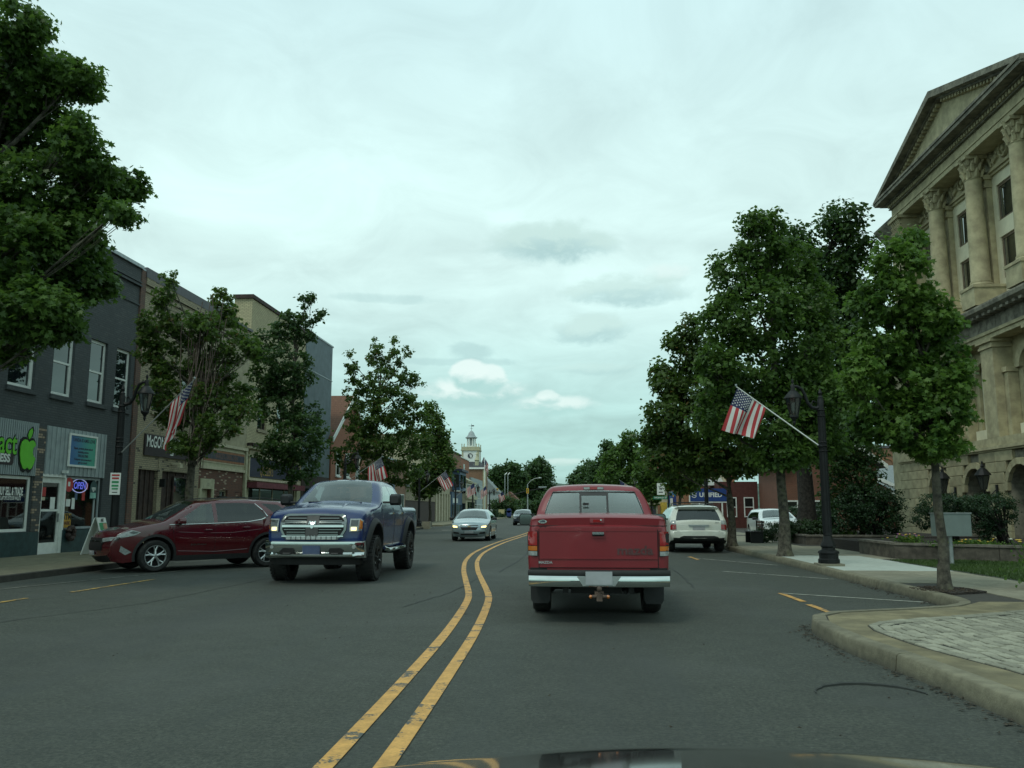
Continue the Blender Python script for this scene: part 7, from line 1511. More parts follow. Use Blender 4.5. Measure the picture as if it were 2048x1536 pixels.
# ------------------------------------------------------ white parked car, seen from behind
def white_suv():
    t = thing('suv_car', (4.12, 28.75, 0), 'white family car parked by the right kerb with its hatch facing us', 'car')
    o = [(.06, .42, 'clad'), (.0, .50, 'bump'), (.0, .68, 'bump'), (.05, .72, 'rear'), (.06, .98, 'rear'), (.12, 1.04, 'glassR'), (.42, 1.42, 'rear'), (.34, 1.50, 'roof'), (.55, 1.53, 'roof'), (1.6, 1.57, 'roof'), (2.5, 1.53, 'roof'), (2.8, 1.48, 'glassF'), (3.55, 1.08, 'hood'), (4.4, .95, 'front'), (4.7, .75, 'front'), (4.75, .4, 'clad'), (4.6, .27, 'dark')] + arch(3.85, .41, .27, zc=.36) + [(3.3, .27, 'dark'), (1.4, .27, 'dark')] + arch(1.1, .41, .28, zc=.37) + [(.5, .30, 'dark')]
    W0 = mkW(.965, 1.02, 1.57, .66, 0, 4.75, kend=.05, low=.05, zmid=.72, flat=.36, kfront=.15)
    c = Car(o, W0, {'clad': .08, 'bump': .07, 'rear': .06, 'glassR': .07, 'roof': .03, 'glassF': .08, 'hood': .04, 'front': .15, 'dark': 0, 'arch': 0}, r=.08)
    sw = [(.55, 1.10), (.72, 1.42), (2.5, 1.44), (3.1, 1.12), (3.1, 1.06), (.9, 1.06)]
    c.build(t, P_white, [('side_window', sw, M_cglassd, 1)], glassmats={'glassR': M_cglassd}, cols=(-1, -.95, -.88, -.6, -.2, .2, .6, .88, .95, 1))
    c.seam(t, [[(2.2, .3), (2.2, 1.05)], [(1.3, .6), (1.1, 1.05)], [(3.2, .3), (3.25, 1.05)]])
    for s in (-1, 1):
        mp = (lambda p: p) if s > 0 else (lambda p: [(-a, b_) for a, b_ in reversed(p)])
        tl = c.fit(t, 'tail_light', mp([(.72, .76), (.92, .74), (.93, .98), (.86, 1.06), (.74, 1.06)]), 'rear', M_lensw, .010, .03); q = c.fit(t, 'red_lens', mp([(.73, .77), (.915, .75), (.92, .93), (.73, .93)]), 'rear', M_lensr, .016, .0); q.parent = tl
        wheel(t, s * .93, 3.85, .36, .23, .22, 'double', M_silverp, 5); wheel(t, s * .93, 1.1, .36, .23, .22, 'double', M_silverp, 5)
        mirror(t, (s * 1.08, 3.05, 1.12), .11, .075, s, M_clad); MB().tube([(s * .60, .6, 1.56), (s * .62, .9, 1.62), (s * .62, 2.2, 1.62), (s * .60, 2.5, 1.55)], .016, 6).build('roof_rail', M_clad, t, smooth=True)
    MB().tube([(-.52, 1.6, 1.66), (.52, 1.6, 1.66)], .02, 6).tube([(-.52, 2.3, 1.66), (.52, 2.3, 1.66)], .02, 6).build('roof_bars', M_clad, t)
    c.fit(t, 'hatch_gap', [(-.70, .70), (.70, .70), (.70, .708), (-.70, .708)], 'rear', M_dark, .004, .0); c.fit(t, 'plate_recess', [(-.30, .86), (.30, .86), (.34, .92), (-.34, .92)], 'rear', M_corrw, .025, .0); c.fit(t, 'number_plate', [(-.20, .745), (.20, .745), (.20, .86), (-.20, .86)], 'rear', M_plate, .012, .0)
    c.fit(t, 'lower_valance', [(-.62, .40), (-.78, .30), (.78, .30), (.62, .52), (.50, .56), (-.50, .56), (-.62, .52)], 'rear', M_clad, .012, .0)
    MB().tube([(-.02, .13, 1.02), (-.06, .05, 1.00), (-.30, .085, 1.05)], .016, 5).build('wiper', M_blackp, t); c.text(t, 'letters', 'MDX', .05, (.60, .99), 'rear', M_steel, bold=.001)
    interior(t, .5, 3.5, .74, .62, [(-.38, 2.2, .9, 1.25), (.38, 2.2, .9, 1.25), (-.38, 1.3, .9, 1.2), (.38, 1.3, .9, 1.2)], 3.1, 1.05)
white_suv()

# ------------------------------------------------------ sedan-shaped and far vehicles, seen from the front
def front_car(loc, label, cat, paint, name, H=1.44, Wd=.89, L=4.6, lit=True, suv=False, rz=math.pi, sc=1.0, grille='split'):
    t = thing(name, loc, label, cat, rz=rz); k = H / 1.46
    if suv: o = [(.05, .45, 'rear'), (.0, .9, 'rear'), (.25, 1.42, 'roof'), (.5, H, 'roof'), (2.4, H + .01, 'roof'), (2.8, H - .06, 'glassF'), (3.5, 1.02 * k, 'hood'), (4.3, .93 * k, 'nose'), (4.55, .80, 'front'), (4.62, .4, 'clad'), (4.5, .24, 'dark')]
    else: o = [(.05, .40, 'rear'), (.0, .75, 'rear'), (.12, .98, 'rear'), (.65, 1.04, 'glassR'), (1.35, 1.36 * k, 'roof'), (1.8, H, 'roof'), (2.5, H - .01, 'roof'), (2.85, H - .09, 'glassF'), (3.62, .99 * k, 'hood'), (3.9, .95 * k, 'hood'), (4.35, .83 * k, 'nose'), (4.52, .73, 'front'), (4.6, .45, 'front'), (4.52, .22, 'dark')]
    o += arch(3.72, .37, .22, zc=.33) + [(3.2, .2, 'dark'), (1.5, .2, 'dark')] + arch(1.02, .37, .22, zc=.33) + [(.4, .25, 'dark')]
    W0 = mkW(Wd, .95 * k, H, .58 if not suv else .64, 0, 4.6, kend=.12, low=.05, zmid=.65, flat=.28, kfront=.16)
    c = Car(o, W0, {'clad': .1, 'rear': .08, 'glassR': .06, 'roof': .035, 'glassF': .09, 'hood': .05, 'nose': .10, 'front': .14, 'dark': 0, 'arch': 0}, r=.07, grid=.12)
    sw = [(1.1 if not suv else .5, 1.02 * k), (1.55 if not suv else .7, H - .12), (2.7, H - .12), (3.3, 1.0 * k)]
    c.build(t, paint, [('side_window', sw, M_cglassd, 1)], glassmats={'glassF': M_cglass})
    for s in (-1, 1):
        mp = (lambda p: p) if s > 0 else (lambda p: [(-a, b_) for a, b_ in reversed(p)])
        hl = c.fit(t, 'headlight', mp([(.50, .60), (.72, .62), (.84, .78), (.80, .80), (.52, .70)]), 'front', M_lensw, .012, .04)
        if lit: q = c.fit(t, 'lit_bulb', mp([(.54, .615), (.74, .625), (.78, .70), (.56, .68)]), 'front', M_litw, .022, .0, g=.04); q.parent = hl
        c.fit(t, 'fog_recess', mp([(.45, .33), (.74, .35), (.72, .42), (.48, .40)]), 'front', M_dark, .01, .0)
        wheel(t, s * (Wd - .03), 3.72, .32, .21, .20, 'spoke', M_silverp, 5); wheel(t, s * (Wd - .03), 1.02, .32, .21, .20, 'spoke', M_silverp, 5); mirror(t, (s * (Wd + .12), 3.1, 1.02 * k), .10, .07, s, M_clad)
    if grille == 'split': c.fit(t, 'grille', [(-.40, .72), (.40, .72), (.42, .69), (-.42, .69)], 'front', M_dark, .012, .0); c.fit(t, 'grille', [(-.32, .50), (.32, .50), (.40, .63), (-.40, .63)], 'front', M_dark, .012, .0); c.fit(t, 'grille_bar', [(-.42, .635), (.42, .635), (.43, .685), (-.43, .685)], 'front', paint, .02, .0); c.fit(t, 'emblem', [(-.08, .65), (-.03, .65), (-.03, .64), (.03, .64), (.03, .65), (.08, .65), (.08, .67), (.03, .67), (.03, .68), (-.03, .68), (-.03, .67), (-.08, .67)], 'front', M_gold, .03, .0)
    else: c.fit(t, 'grille', [(-.42, .58), (.42, .58), (.44, .74), (-.44, .74)], 'front', M_dark, .012, .0); c.fit(t, 'grille_bar', [(-.42, .65), (.42, .65), (.42, .67), (-.42, .67)], 'front', M_chrome, .02, .0)
    c.fit(t, 'number_plate', [(-.20, .36), (.20, .36), (.20, .46), (-.20, .46)], 'front', M_plate, .02, .0); c.fit(t, 'lower_intake', [(-.40, .27), (.40, .27), (.38, .34), (-.38, .34)], 'front', M_dark, .014, .0)
    interior(t, 1.2 if not suv else .6, 3.5, .68, .55, [(-.36, 2.3, .85, 1.15 * k), (.36, 2.3, .85, 1.15 * k), (0, 1.5, .85, 1.05)], 3.1, .98 * k)
    return t
front_car((-4.70, 43.4, 0), 'silver sedan with lit headlights coming towards us behind the blue pickup', 'car', P_silver, 'sedan_car', H=1.43, Wd=.90)
d_ = front_car((-4.72, 83.5, 0), 'small dark SUV far down the road, just left of the red pickup', 'car', P_dkblue, 'suv_car', H=1.40, Wd=.88, lit=False, suv=True, grille='bar')
w_ = front_car((9.9, 46.0, 0), 'white vehicle parked behind the low hedge, facing us', 'car', carpaint('clean_white_paint', (.66, .72, .72), .25, dust=.05), 'suv_car', H=1.42, Wd=.93, lit=False, suv=True, grille='bar')

# ------------------------------------------------------ our own car's bonnet
oc = thing('observer_car', (.25, 0, 0), 'glossy black bonnet of the car the picture is taken from, along the bottom edge', 'car')
mb = MB(); nx, ny = 28, 18; vs = []
for j in range(ny + 1):
    v = j / ny; y = .62 + 1.02 * v
    for i in range(nx + 1):
        u = -1 + 2 * i / nx; x = u * (.88 - .06 * v * v); ye = y - .22 * v * v * u * u * 1.0
        z = 1.014 + .165 * (1.5 - y) - .10 * max(0, (v - .865) / .135) ** 2 - .050 * u * u - .10 * max(0, abs(u) - .85) / .15 * .6
        vs.append((x, ye, z))
fs = [(j * (nx + 1) + i, j * (nx + 1) + i + 1, (j + 1) * (nx + 1) + i + 1, (j + 1) * (nx + 1) + i) for j in range(ny) for i in range(nx)]
mb.add(vs, fs).build('bonnet', P_blk, oc, smooth=True)
W1 = mkW(.90, .92, 1.0, .88, -2.6, 1.9, kend=.02, low=.05, zmid=.7, flat=.3, kfront=.14)
c = Car([(-1.2, .3, 'dark'), (-1.2, .88, 'body'), (.6, .88, 'body'), (1.5, .84, 'front'), (1.72, .72, 'front'), (1.80, .45, 'front'), (1.75, .25, 'dark')] + arch(1.05, .38, .22, zc=.34) + [(.5, .22, 'dark')], W1, {'body': 0, 'front': .16, 'dark': 0, 'arch': 0}, r=.07, grid=.16)
c.build(oc, P_blk, [])
for s in (-1, 1): wheel(oc, s * .87, 1.05, .33, .21, .21)
# ================================================================== STREET FURNITURE
M_lglass = glassmat('lamp_glass', (.16, .165, .15), 1.0, .45)
def street_lamp(x, y, z, s, label, detail=True):
    """s: side the arm reaches to"""
    t = thing('street_lamp', (x, y, z), label, 'street lamp', 'black lantern posts along both kerbs')
    n8 = 8
    MB().box(-.27, .27, -.27, .27, 0, .05).build('foot_plate', M_conc, t)
    MB().lathe([(.235, .05), (.235, .14), (.21, .16), (.21, .26), (.235, .28), (.225, .32), (.15, .36), (.145, .40), (.17, .43), (.165, .47), (.12, .56), (.095, .66), (.085, .70)], n=n8, a0=R(22.5)).build('base', M_black, t, smooth=30)
    sh = MB(); sh.lathe([(.10, .68), (.098, .8), (.078, 3.55)], n=12 if detail else 8)
    if detail:
        for k in range(8):
            a = 2 * math.pi * k / 8; sh.tube([(.096 * math.cos(a), .096 * math.sin(a), .75), (.077 * math.cos(a), .077 * math.sin(a), 3.5)], .012, 4)
    sh.build('shaft', M_black, t, smooth=30)
    for zz_, r_ in ((2.60, .105), (2.72, .11), (2.80, .105), (3.42, .10), (3.56, .10)): MB().lathe([(r_ - .02, zz_ - .02), (r_, zz_), (r_ - .02, zz_ + .02)], n=12).build('collar', M_black, t, smooth=True)
    MB().lathe([(.07, 3.55), (.075, 3.78), (.055, 3.82), (.06, 3.86), (.03, 3.90), (.05, 3.96), (.01, 4.06)], n=10).build('finial', M_black, t, smooth=True)
    arm = [(0, 0, 3.66), (s * .10, 0, 3.60), (s * .20, 0, 3.62), (s * .30, 0, 3.74), (s * .35, 0, 3.92), (s * .42, 0, 4.06), (s * .52, 0, 4.12), (s * .62, 0, 4.12)]
    am = MB().tube(arm, [.045, .045, .042, .04, .04, .038, .036, .035], 8); am.tube([(s * .22, 0, 3.68), (s * .17, 0, 3.78), (s * .10, 0, 3.74)], .02, 6); am.build('arm', M_black, t, smooth=True)
    cx = s * .62; MB().lathe([(.015, 4.30), (.035, 4.25), (.02, 4.19), (.05, 4.15), (.05, 4.06), (.06, 4.02)], (cx, 0, 0), 8).build('hanger', M_black, t, smooth=True)
    cap = MB().lathe([(.06, 4.03), (.10, 4.0), (.15, 3.94), (.215, 3.86), (.22, 3.835), (.19, 3.83)], (cx, 0, 0), 12).build('lamp_cap', M_black, t, smooth=40)
    MB().lathe([(.175, 3.83), (.085, 3.42)], (cx, 0, 0), 8, cap=False).build('lamp_shade', M_lglass, t)
    c = MB()
    for k in range(8):
        a = 2 * math.pi * k / 8; c.tube([(cx + .178 * math.cos(a), .178 * math.sin(a), 3.83), (cx + .088 * math.cos(a), .088 * math.sin(a), 3.42)], .010, 4)
    c.lathe([(.10, 3.44), (.105, 3.40), (.05, 3.34), (.03, 3.30), (.04, 3.27), (.008, 3.20)], (cx, 0, 0), 8); c.build('lamp_cage', M_black, t, smooth=40)
    MB().lathe([(.02, 3.50), (.045, 3.56), (.045, 3.68), (.02, 3.75)], (cx, 0, 0), 8).build('bulb', M_white, t, smooth=True)
    return t
M_flagr = mat('flag_red', (.36, .03, .035), .8, var=.06, vs=3); M_flagw = mat('flag_white', (.55, .56, .52), .8, var=.05); M_flagb = mat('flag_blue', (.014, .022, .075), .8, var=.1)
def flag(x, y, z, tip, fly0, fly1, label, hoist=.82, ph=0, stars=True, fold=.09, bunch=0):
    t = thing('flag', (x, y, z), label, 'flag', 'national flags on slanted poles along the street')
    T = Vector(tip); L = T.length; u = T / L
    MB().tube([(0, 0, 0), tuple(T * .55), tuple(T)], [.016, .015, .012], 8).build('flag_pole', M_white if x > 0 and stars else M_steel, t, smooth=True)
    MB().lathe([(.0, 0), (.022, .01), (.028, .03), (.022, .05), (0, .06)], tuple(T), 8).build('pole_ball', M_gold if 0 else M_corrw, t, smooth=True)
    MB().tube([(-.06 * (1 if tip[0] > 0 else -1), 0, -.02), (.04 * (1 if tip[0] > 0 else -1), 0, .03)], .04, 8).build('bracket', M_black, t)
    F0, F1 = Vector(fly0), Vector(fly1); H0 = T - u * .04; H1 = T - u * (.04 + hoist)
    def P(s, f):
        h = H0.lerp(H1, s); fl = F0.lerp(F1, s) if bunch == 0 else F0.lerp(F1, s ** 1.5)
        w = fold * f ** .8 * math.sin(2 * math.pi * (1.7 * s + .25 * f) + ph); w2 = fold * .5 * f * math.sin(2 * math.pi * (.6 * s + .9 * f) + ph * 2)
        side = u * (w * .55); return h + fl * f + side + Vector((0, w + w2, -.10 * f * f * s))
    ns, nf = 39, 24; mb = MB()
    vs = [P(i / ns, j / nf) for i in range(ns + 1) for j in range(nf + 1)]
    for i in range(ns):
        for j in range(nf):
            st = int((i + .5) / ns * 13); m = 2 if (st < 7 and (j + .5) / nf < .40) else (0 if st % 2 == 0 else 1)
            a = i * (nf + 1) + j; mb.v, mb.f, mb.mi; mb.f.append((a, a + 1, a + nf + 2, a + nf + 1)); mb.mi.append(m)
    mb.v = [tuple(v) for v in vs]
    mb.build('cloth', [M_flagr, M_flagw, M_flagb], t, smooth=80)
    if stars:
        sm = MB()
        for r_ in range(9):
            for k in range(6 if r_ % 2 == 0 else 5):
                s_ = (7 / 13) * (r_ + .9) / 9.8; f = .40 * ((k + (.5 if r_ % 2 == 0 else 1.0)) / 6.0)
                p = P(s_, f); a = (P(s_ + .01, f) - p).normalized(); c = (P(s_, f + .01) - p).normalized(); n = a.cross(c).normalized()
                for sg in (-1, 1):
                    q = [p + n * .006 * sg + (a * math.cos(t_ * .6283) + c * math.sin(t_ * .6283)) * (.024 if t_ % 2 == 0 else .010) for t_ in range(10)]; sm.add(q, [tuple(range(10))])
        sm.build('stars', M_flagw, t)
    return t
LB = 'black lantern post '
street_lamp(5.80, 20.2, .15, -1, LB + 'on the right pavement, nearest, holding the big flag')
street_lamp(5.85, 38.2, .15, -1, LB + 'in front of the navy bank sign', False)
street_lamp(5.9, 73, .13, -1, LB + 'whose lantern hangs just right of the red pickup roof', False)
street_lamp(-11.55, 20.95, .13, 1, LB + 'on the left pavement, nearest, against the grey shop').scale = (1, 1, 1.1)
for y, lab, z in ((42.5, 'behind the cab of the blue pickup', .13), (63.6, 'beside the concrete planter left of the silver sedan', .13), (83.5, 'in front of the blue-grey bay window', .12), (98, 'in front of the pale row with tall windows', .12), (118, 'far left, near the town hall corner', .12)): street_lamp(-11.5, y, z, 1, LB + lab, False)
flag(5.72, 20.15, 2.86, (-1.86, 0, 1.42), (-.36, 0, -1.02), (-.28, 0, -.62), 'large stars-and-stripes hanging from the nearest right lamp post', hoist=.80, ph=.6)
flag(5.8, 38.15, 2.80, (-1.75, 0, 1.35), (-.45, 0, -.95), (-.75, 0, -.80), 'second right flag, partly hidden by leaves above the white parked car', ph=2, bunch=1)
flag(5.85, 73, 2.7, (-1.9, 0, 1.2), (.1, 0, -.9), (.1, 0, -.7), 'small flag showing just over the red pickup roof', ph=1, stars=False)
flag(-11.48, 20.9, 2.82, (1.84, 0, 1.90), (-.36, 0, -1.15), (-.10, 0, -1.16), 'flag hanging steeply from the nearest left lamp post, before the bar sign', hoist=.80, ph=1.1, fold=.10)
flag(-11.45, 42.45, 2.75, (1.85, 0, 1.30), (.30, 0, -1.0), (.05, 0, -.95), 'flag above the cab of the blue pickup', ph=.3, stars=True)
flag(-11.45, 63.55, 2.75, (1.95, 0, 1.55), (.62, 0, -1.05), (.50, 0, -.95), 'flag spread over the road left of the silver sedan', ph=1.9, stars=True)
flag(-11.45, 83.4, 2.7, (1.8, 0, 1.35), (.15, 0, -1.0), (.0, 0, -.9), 'crumpled flag in front of the cream shop', ph=.9, stars=False)
flag(-11.45, 98, 2.7, (1.5, 0, 1.5), (.1, 0, -1.0), (.0, 0, -.9), 'flag seen edge-on before the pale row with tall windows', ph=.2, stars=False)
flag(-11.45, 118, 2.5, (1.8, 0, 1.5), (.4, 0, -1.1), (.2, 0, -1.0), 'farthest left flag, under the yellow traffic signal', ph=2.9, stars=False)

# parking sign on the left post
ps = thing('parking_sign', (-11.52, 20.82, 2.05), 'small white parking sign with red and green lines on the nearest left lamp post', 'sign', rz=R(25))
MB().box(-.12, .12, -.012, .0, -.27, .28).build('board', M_white, ps)
for z0, z1, w_, m_ in [(.20, .24, .09, M_red), (.12, .165, .08, M_red), (.02, .075, .08, M_grn), (-.07, -.02, .08, M_grn), (-.14, -.10, .07, M_grn), (-.22, -.20, .06, M_black)]: MB().box(-w_, w_, -.016, -.0125, z0, z1).build('print_line', m_, ps)
# metal cabinet on a post
mc = thing('metal_cabinet', (8.62, 20.4, .15), 'grey metal cabinet on a round post at the edge of the lawn', 'cabinet')
M_cab = mat('cabinet_grey', (.16, .20, .185), .55, metal=.2, var=.06, vs=3, dirt=.25)
MB().box(-.31, .46, .0, .32, .66, 1.17).build('box', M_cab, mc); MB().box(-.33, .48, -.02, .34, 1.171, 1.19).build('lid', M_steel, mc); MB().tube([(.04, .16, 0), (.04, .16, .66)], .045, 10).build('post', M_steel, mc)
MB().box(-.28, -.16, -.008, -.001, 1.09, 1.10).build('label_strip', M_dark, mc); MB().box(-.25, -.18, -.02, -.001, .84, .90).build('latch', M_steel, mc)
# planter walls
M_wall = mat('planter_concrete', (.10, .088, .070), .9, var=.25, vs=3, bump=.5, bs=40, dirt=.6); M_cap = mat('planter_cap', (.17, .155, .125), .9, var=.2, vs=4, bump=.3, dirt=.4)
M_wpan = mat('planter_panel', (.105, .092, .072), .92, var=.25, vs=4, bump=.7, bs=50, objrand=.15, dirt=.5)
def planter(base, pts, h, label, depth):
    t = thing('planter_wall', base, label, 'planter')
    for i in range(len(pts) - 1):
        a, c = Vector(pts[i]), Vector(pts[i + 1]); L = (c - a).length; d = (c - a) / L; n = Vector((-d.y, d.x)); k = max(1, round(L / 1.2))
        for j in range(k):
            p, q = a + d * (L * j / k + .006), a + d * (L * (j + 1) / k - .006); P = [p, q, q + n * .22, p + n * .22]; MB().prism([(v.x, v.y) for v in P], .15, .15 + h - .06, 'z').build('wall_panel', M_wpan, t, w=True)
            e = n * -.03; P = [p + e, q + e, q + n * .25, p + n * .25]; MB().prism([(v.x, v.y) for v in P], .15 + h - .058, .15 + h, 'z').build('cap_stone', M_cap, t, w=True)
    return t
planter((8.5, 23.4, 0), [(8.35, 26), (8.35, 23.2), (11.2, 20.9), (15.8, 20.5)], .41, 'near low brown concrete planter wall with flowers along its top', 4)
planter((8.5, 32, 0), [(8.42, 38), (8.42, 32.0), (12.3, 31.8)], .36, 'far low concrete planter wall below the dark hedge', 4)
struct(MB().prism([(8.6, 23.4), (11.3, 21.2), (16, 20.8), (16, 30), (8.6, 30)], .14, .46, 'z').build('planter_soil', M_mulch)); struct(MB().prism([(8.66, 32.25), (12.2, 32.05), (15, 33), (15, 40), (8.66, 38)], .14, .42, 'z').build('hedge_soil', M_mulch))
# mulch square round the young maple
struct(MB().prism([(5.64, 13.52), (5.64, 14.7), (6.25, 14.55), (6.32, 13.85), (5.7, 13.5)], .14, .168, 'z').build('mulch_bed', M_mulch))
cur = MB()
for k in range(260):
    a = random.uniform(0, 6.28); r_ = .5 * math.sqrt(random.random()); x_, y_ = 5.78 + r_ * .95 * math.cos(a), 14.1 + r_ * 1.05 * math.sin(a); w_ = random.uniform(.01, .03)
    cur.tube([(x_, y_, .172), (x_ + random.gauss(0, .03), y_ + random.gauss(0, .03), .178)], .006, 3)
tag(cur.build('wood_chips', mat('wood_chip', (.06, .045, .03), .95, var=.4, vs=30)), kind='stuff', label='loose wood chips lying in the mulch square')
# flowers at the right edge and in the planter
def flowers(name, base, rx, ry, h, n, label, cols, cat='flowers', leafn=2500):
    t = thing(name, base, label, cat); P = rng.normal(size=(leafn, 3)) * np.array([rx * .45, ry * .45, h * .22]) + np.array([0, 0, h * .45]); P = P[P[:, 2] > .02]; N = rng.normal(size=P.shape) + np.array([0, 0, .8]); N /= np.linalg.norm(N, axis=1)[:, None]
    link('foliage', leaf_mesh('foliage', P, N, .055, 'quad', M_leaf2), t)
    st = MB(); tops = []
    for k in range(n):
        x, y = random.gauss(0, rx * .5), random.gauss(0, ry * .5); z = h * random.uniform(.6, 1.05); st.tube([(x * .5, y * .5, 0), (x * .8, y * .8, z * .6), (x, y, z)], .005, 4, cap=False); tops.append((x, y, z))
    st.build('stems', M_leaf2, t)
    for j, m_ in enumerate(cols):
        fl = MB()
        for k, (x, y, z) in enumerate(tops):
            if k % len(cols) != j: continue
            a = random.gauss(0, .4); fl.lathe([(.004, .012), (.030, .004), (.034, 0), (.012, -.012)], (x, y, z), 7)
        fl.build('blossoms', m_, t)
M_fy = mat('yellow_petals', (.62, .40, .05), .6, var=.1); M_fw = mat('white_petals', (.6, .6, .5), .6); M_fp = mat('pink_petals', (.35, .08, .30), .6)
flowers('flower_bush', (7.75, 14.4, .155), .55, .6, .75, 90, 'tall yellow and white flowers cut off by the right edge of the picture', [M_fy, M_fy, M_fw])
flowers('flower_clump', (8.75, 23.3, .50), .35, .3, .28, 26, 'pink and yellow flowers on the near planter wall corner', [M_fp, M_fy], leafn=900); flowers('flower_clump', (9.9, 22.4, .46), .8, .2, .22, 26, 'low yellow-green plants along the top of the near planter wall', [M_fy], leafn=1800)
flowers('flower_clump', (10.0, 32.5, .42), .5, .25, .30, 12, 'small white flowers on the far planter wall', [M_fw], leafn=900)
# bench
bn = thing('bench', (6.95, 34, .15), 'weathered brown slatted bench beside the low hedge', 'bench')
for k in range(4): MB().box(-.22 + .12 * k, -.13 + .12 * k, -.6, .6, .42, .45).build('slat', M_wood if 0 else M_brownsign, bn)
for k in range(3): MB().box(.24 + .02 * k, .27 + .02 * k, -.6, .6, .52 + .11 * k, .61 + .11 * k).build('slat', mat('faded_bench', (.16, .10, .08), .8), bn)
for s in (-.5, .5): MB().box(-.2, .22, s - .03, s + .03, 0, .41).box(.22, .26, s - .03, s + .03, 0, .85).build('leg', M_black, bn)
hy = thing('fire_hydrant', (5.62, 33.2, .15), 'small yellow and red fire hydrant behind the street tree by the white car', 'hydrant')
MB().lathe([(.13, 0), (.13, .05), (.09, .07), (.09, .45), (.12, .47), (.12, .5)], n=10).build('barrel', M_fy, hy, smooth=40); MB().lathe([(.11, .5), (.09, .6), (.03, .66), (.03, .7)], n=10).build('cap', M_red, hy, smooth=40); MB().tube([(-.16, 0, .36), (.16, 0, .36)], .045, 8).build('nozzle', M_red, hy)
# signs on the right
sp = thing('street_sign', (6.25, 57, .15), 'black sign pole with a green street blade and a white lettered board', 'sign')
MB().tube([(0, 0, 0), (0, 0, 3.2)], .05, 8).build('pole', M_black, sp); gb = MB().box(-.98, -.04, -.015, .015, 1.95, 2.14).build('street_blade', mat('road_sign_green', (.005, .16, .08), .5, var=.05), sp); flat('letters', text2d('THORNLEY ST', .13, .003), lambda a, c: (a - .51, -.02, c + 2.05), M_white, gb)
wb = MB().box(-.72, -.22, -.015, .015, 2.24, 3.0).build('board', M_white, sp); MB().box(-.62, -.34, -.02, -.016, 2.38, 2.44).build('print_line', M_black, wb); flat('letters', text2d('S', .26, .01), lambda a, c: (a - .47, -.02, c + 2.86), M_black, wb); flat('letters', text2d('W', .22, .01), lambda a, c: (a - .47, -.02, c + 2.62), M_black, wb)
hs = thing('disabled_parking_sign', (5.95, 72, .13), 'small blue and white parking sign beside the cottage, right of the pickup cab', 'sign')
MB().tube([(0, 0, 0), (0, 0, 1.4)], .03, 6).build('pole', M_steel, hs); MB().box(-.2, .2, -.05, -.03, 1.35, 1.9).build('board', M_white, hs); MB().box(-.13, .13, -.06, -.051, 1.5, 1.78).build('symbol', mat('sign_blue', (.02, .18, .42), .5), hs)
# distant street lights, signals, flag pole
def cobra(x, y, h, dx, dz, label):
    t = thing('street_light', (x, y, 0), label, 'street light', 'tall grey street lights far down the road')
    MB().tube([(0, 0, 0), (0, 0, h)], [.16, .10], 8).build('pole', M_steel, t, smooth=True); MB().tube([(0, 0, h - .1), (dx * .25, 0, h + dz * .55), (dx * .6, 0, h + dz * .92), (dx * .85, 0, h + dz)], .06, 6).build('arm', M_steel, t, smooth=True)
    MB().lathe([(.05, -.42), (.16, -.2), (.2, .1), (.06, .38)], (dx, 0, h + dz), 8, axis='x').build('lamp_head', M_steel, t, smooth=True)
cobra(-10.05, 190, 7.1, 2.75, 1.35, 'grey street light pole just left of the red pickup roof'); cobra(4.75, 200, 8.25, -3.0, 1.6, 'grey street light arm above the red pickup roof, nearer the left'); cobra(3.9, 300, 10.4, -2.3, .9, 'smaller grey street light arm low over the pickup roof')
ts = thing('traffic_signal', (-17.2, 189, 0), 'dark mast arm carrying yellow traffic signals across the far junction', 'traffic signal')
MB().tube([(0, 0, 0), (0, 0, 4.5)], .12, 8).tube([(0, 0, 3.6), (3.5, 0, 4.6), (7.0, 0, 5.55), (11.3, 0, 6.3)], .09, 6).build('mast', M_black, ts); M_sig = mat('signal_yellow', (.60, .38, .03), .5)
for x_, z_ in ((.45, 5.0), (7.2, 5.0)):
    b_ = MB().box(x_ - .25, x_ + .25, -.2, .2, z_, z_ + 1.15).build('signal_head', M_sig, ts)
    for k in range(3): MB().lathe([(.13, -.24), (.13, -.2)], (x_, 0, z_ + .2 + .37 * k), 10, axis='y').build('lens', M_dark if k else M_lensr, b_)
MB().box(9.6, 11.4, -.05, .05, 6.3, 6.55).build('street_blade', M_corrw, ts)
fp = thing('flag_pole', (-15.0, 145, 0), 'tall white flagpole with a limp flag in front of the town hall', 'flagpole')
MB().tube([(0, 0, 0), (0, 0, 10.3)], [.09, .05], 8).build('pole', M_white, fp, smooth=True)
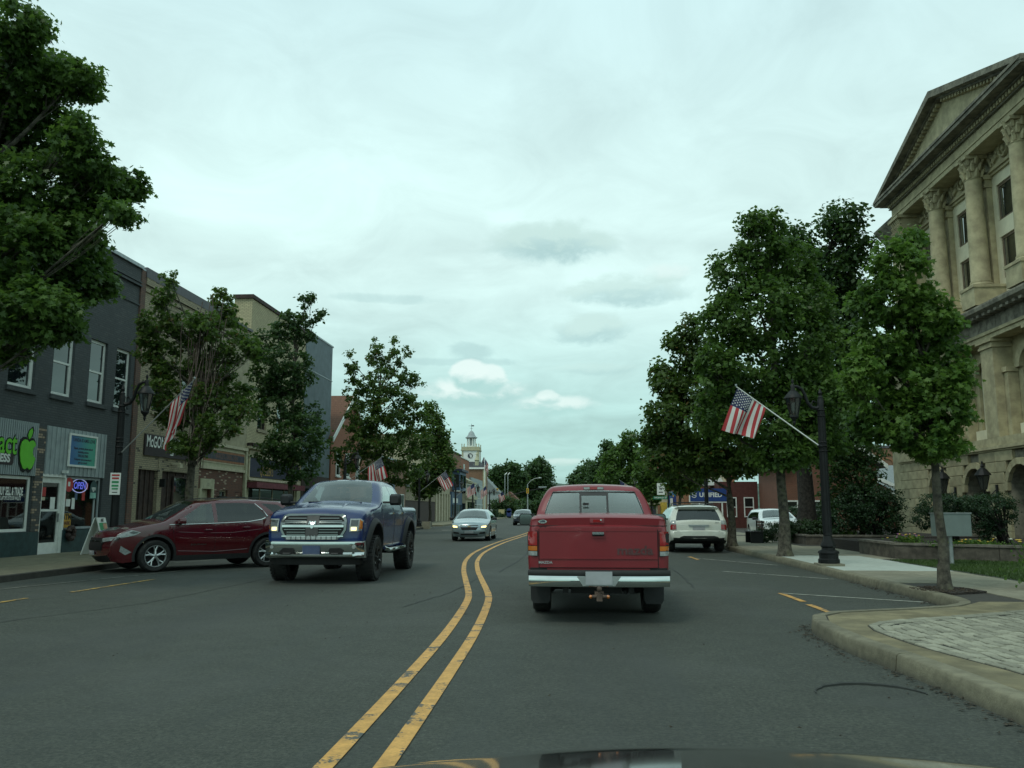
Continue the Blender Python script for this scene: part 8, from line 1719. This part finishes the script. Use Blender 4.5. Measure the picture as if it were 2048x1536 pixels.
cl = MB(); ns, nf = 13, 8; cl.v = [(.08 + .55 * (j / nf) + .05 * math.sin(i), .15 * math.sin(j * 1.3 + i * .4), 10.1 - 1.9 * i / ns - .9 * j / nf) for i in range(ns + 1) for j in range(nf + 1)]
for i in range(ns):
    for j in range(nf): a = i * (nf + 1) + j; cl.f.append((a, a + 1, a + nf + 2, a + nf + 1)); cl.mi.append(2 if i < 7 and j < 3 else (i % 2 and 1 or 0))
cl.build('cloth', [M_flagr, M_flagw, M_flagb], fp)
for x_, lab in ((-15.9, 'left one of two white lamp poles beyond the town hall'), (-15.2, 'right one of two white lamp poles beyond the town hall')):
    lp = thing('lamp_pole', (x_, 200, 0), lab, 'lamp pole'); MB().tube([(0, 0, 0), (0, 0, 9.6)], .085, 8).build('pole', M_steel, lp); MB().tube([(0, 0, 9.6), (.5, 0, 10.1)], .12, 6).build('lamp_head', M_white, lp)
nb_ = thing('newspaper_box', (-12.5, 150, 0), 'yellow and white newspaper box at the far left corner', 'newspaper box'); MB().box(-.5, .5, -.3, .3, .3, 1.5).build('box', mat('pale_yellow', (.45, .40, .20), .6), nb_); MB().box(-.3, .3, -.25, .25, 0, .299).build('foot', M_black, nb_)
mb_ = thing('mailbox', (-11.2, 150, 0), 'dark blue mailbox at the far left corner', 'mailbox'); MB().box(-.4, .4, -.3, .3, .3, 1.3).lathe([(.4, -.3), (.4, .3)], (0, 0, 1.3), 12, axis='y').build('box', mat('mailbox_blue', (.02, .04, .16), .5), mb_); MB().box(-.35, .35, -.25, .25, 0, .299).build('foot', M_black, mb_)
cp = thing('concrete_planter', (-10.95, 63.9, .0), 'square concrete planter at the kerb beside the second-next lamp post', 'planter'); MB().box(-.3, .3, -.3, .3, 0, .55).build('tub', M_conc, cp); MB().box(-.24, .24, -.24, .24, .551, .57).build('soil', M_mulch, cp)
wp = thing('marker_post', (-10.95, 58, .13), 'white marker post with dark bands behind the blue pickup bed', 'post'); MB().box(-.09, .09, -.03, .03, 0, .95).build('board', M_white, wp)
for k in range(4): MB().box(-.06, .06, -.04, -.031, .12 + .2 * k, .2 + .2 * k).build('band', M_black, wp)
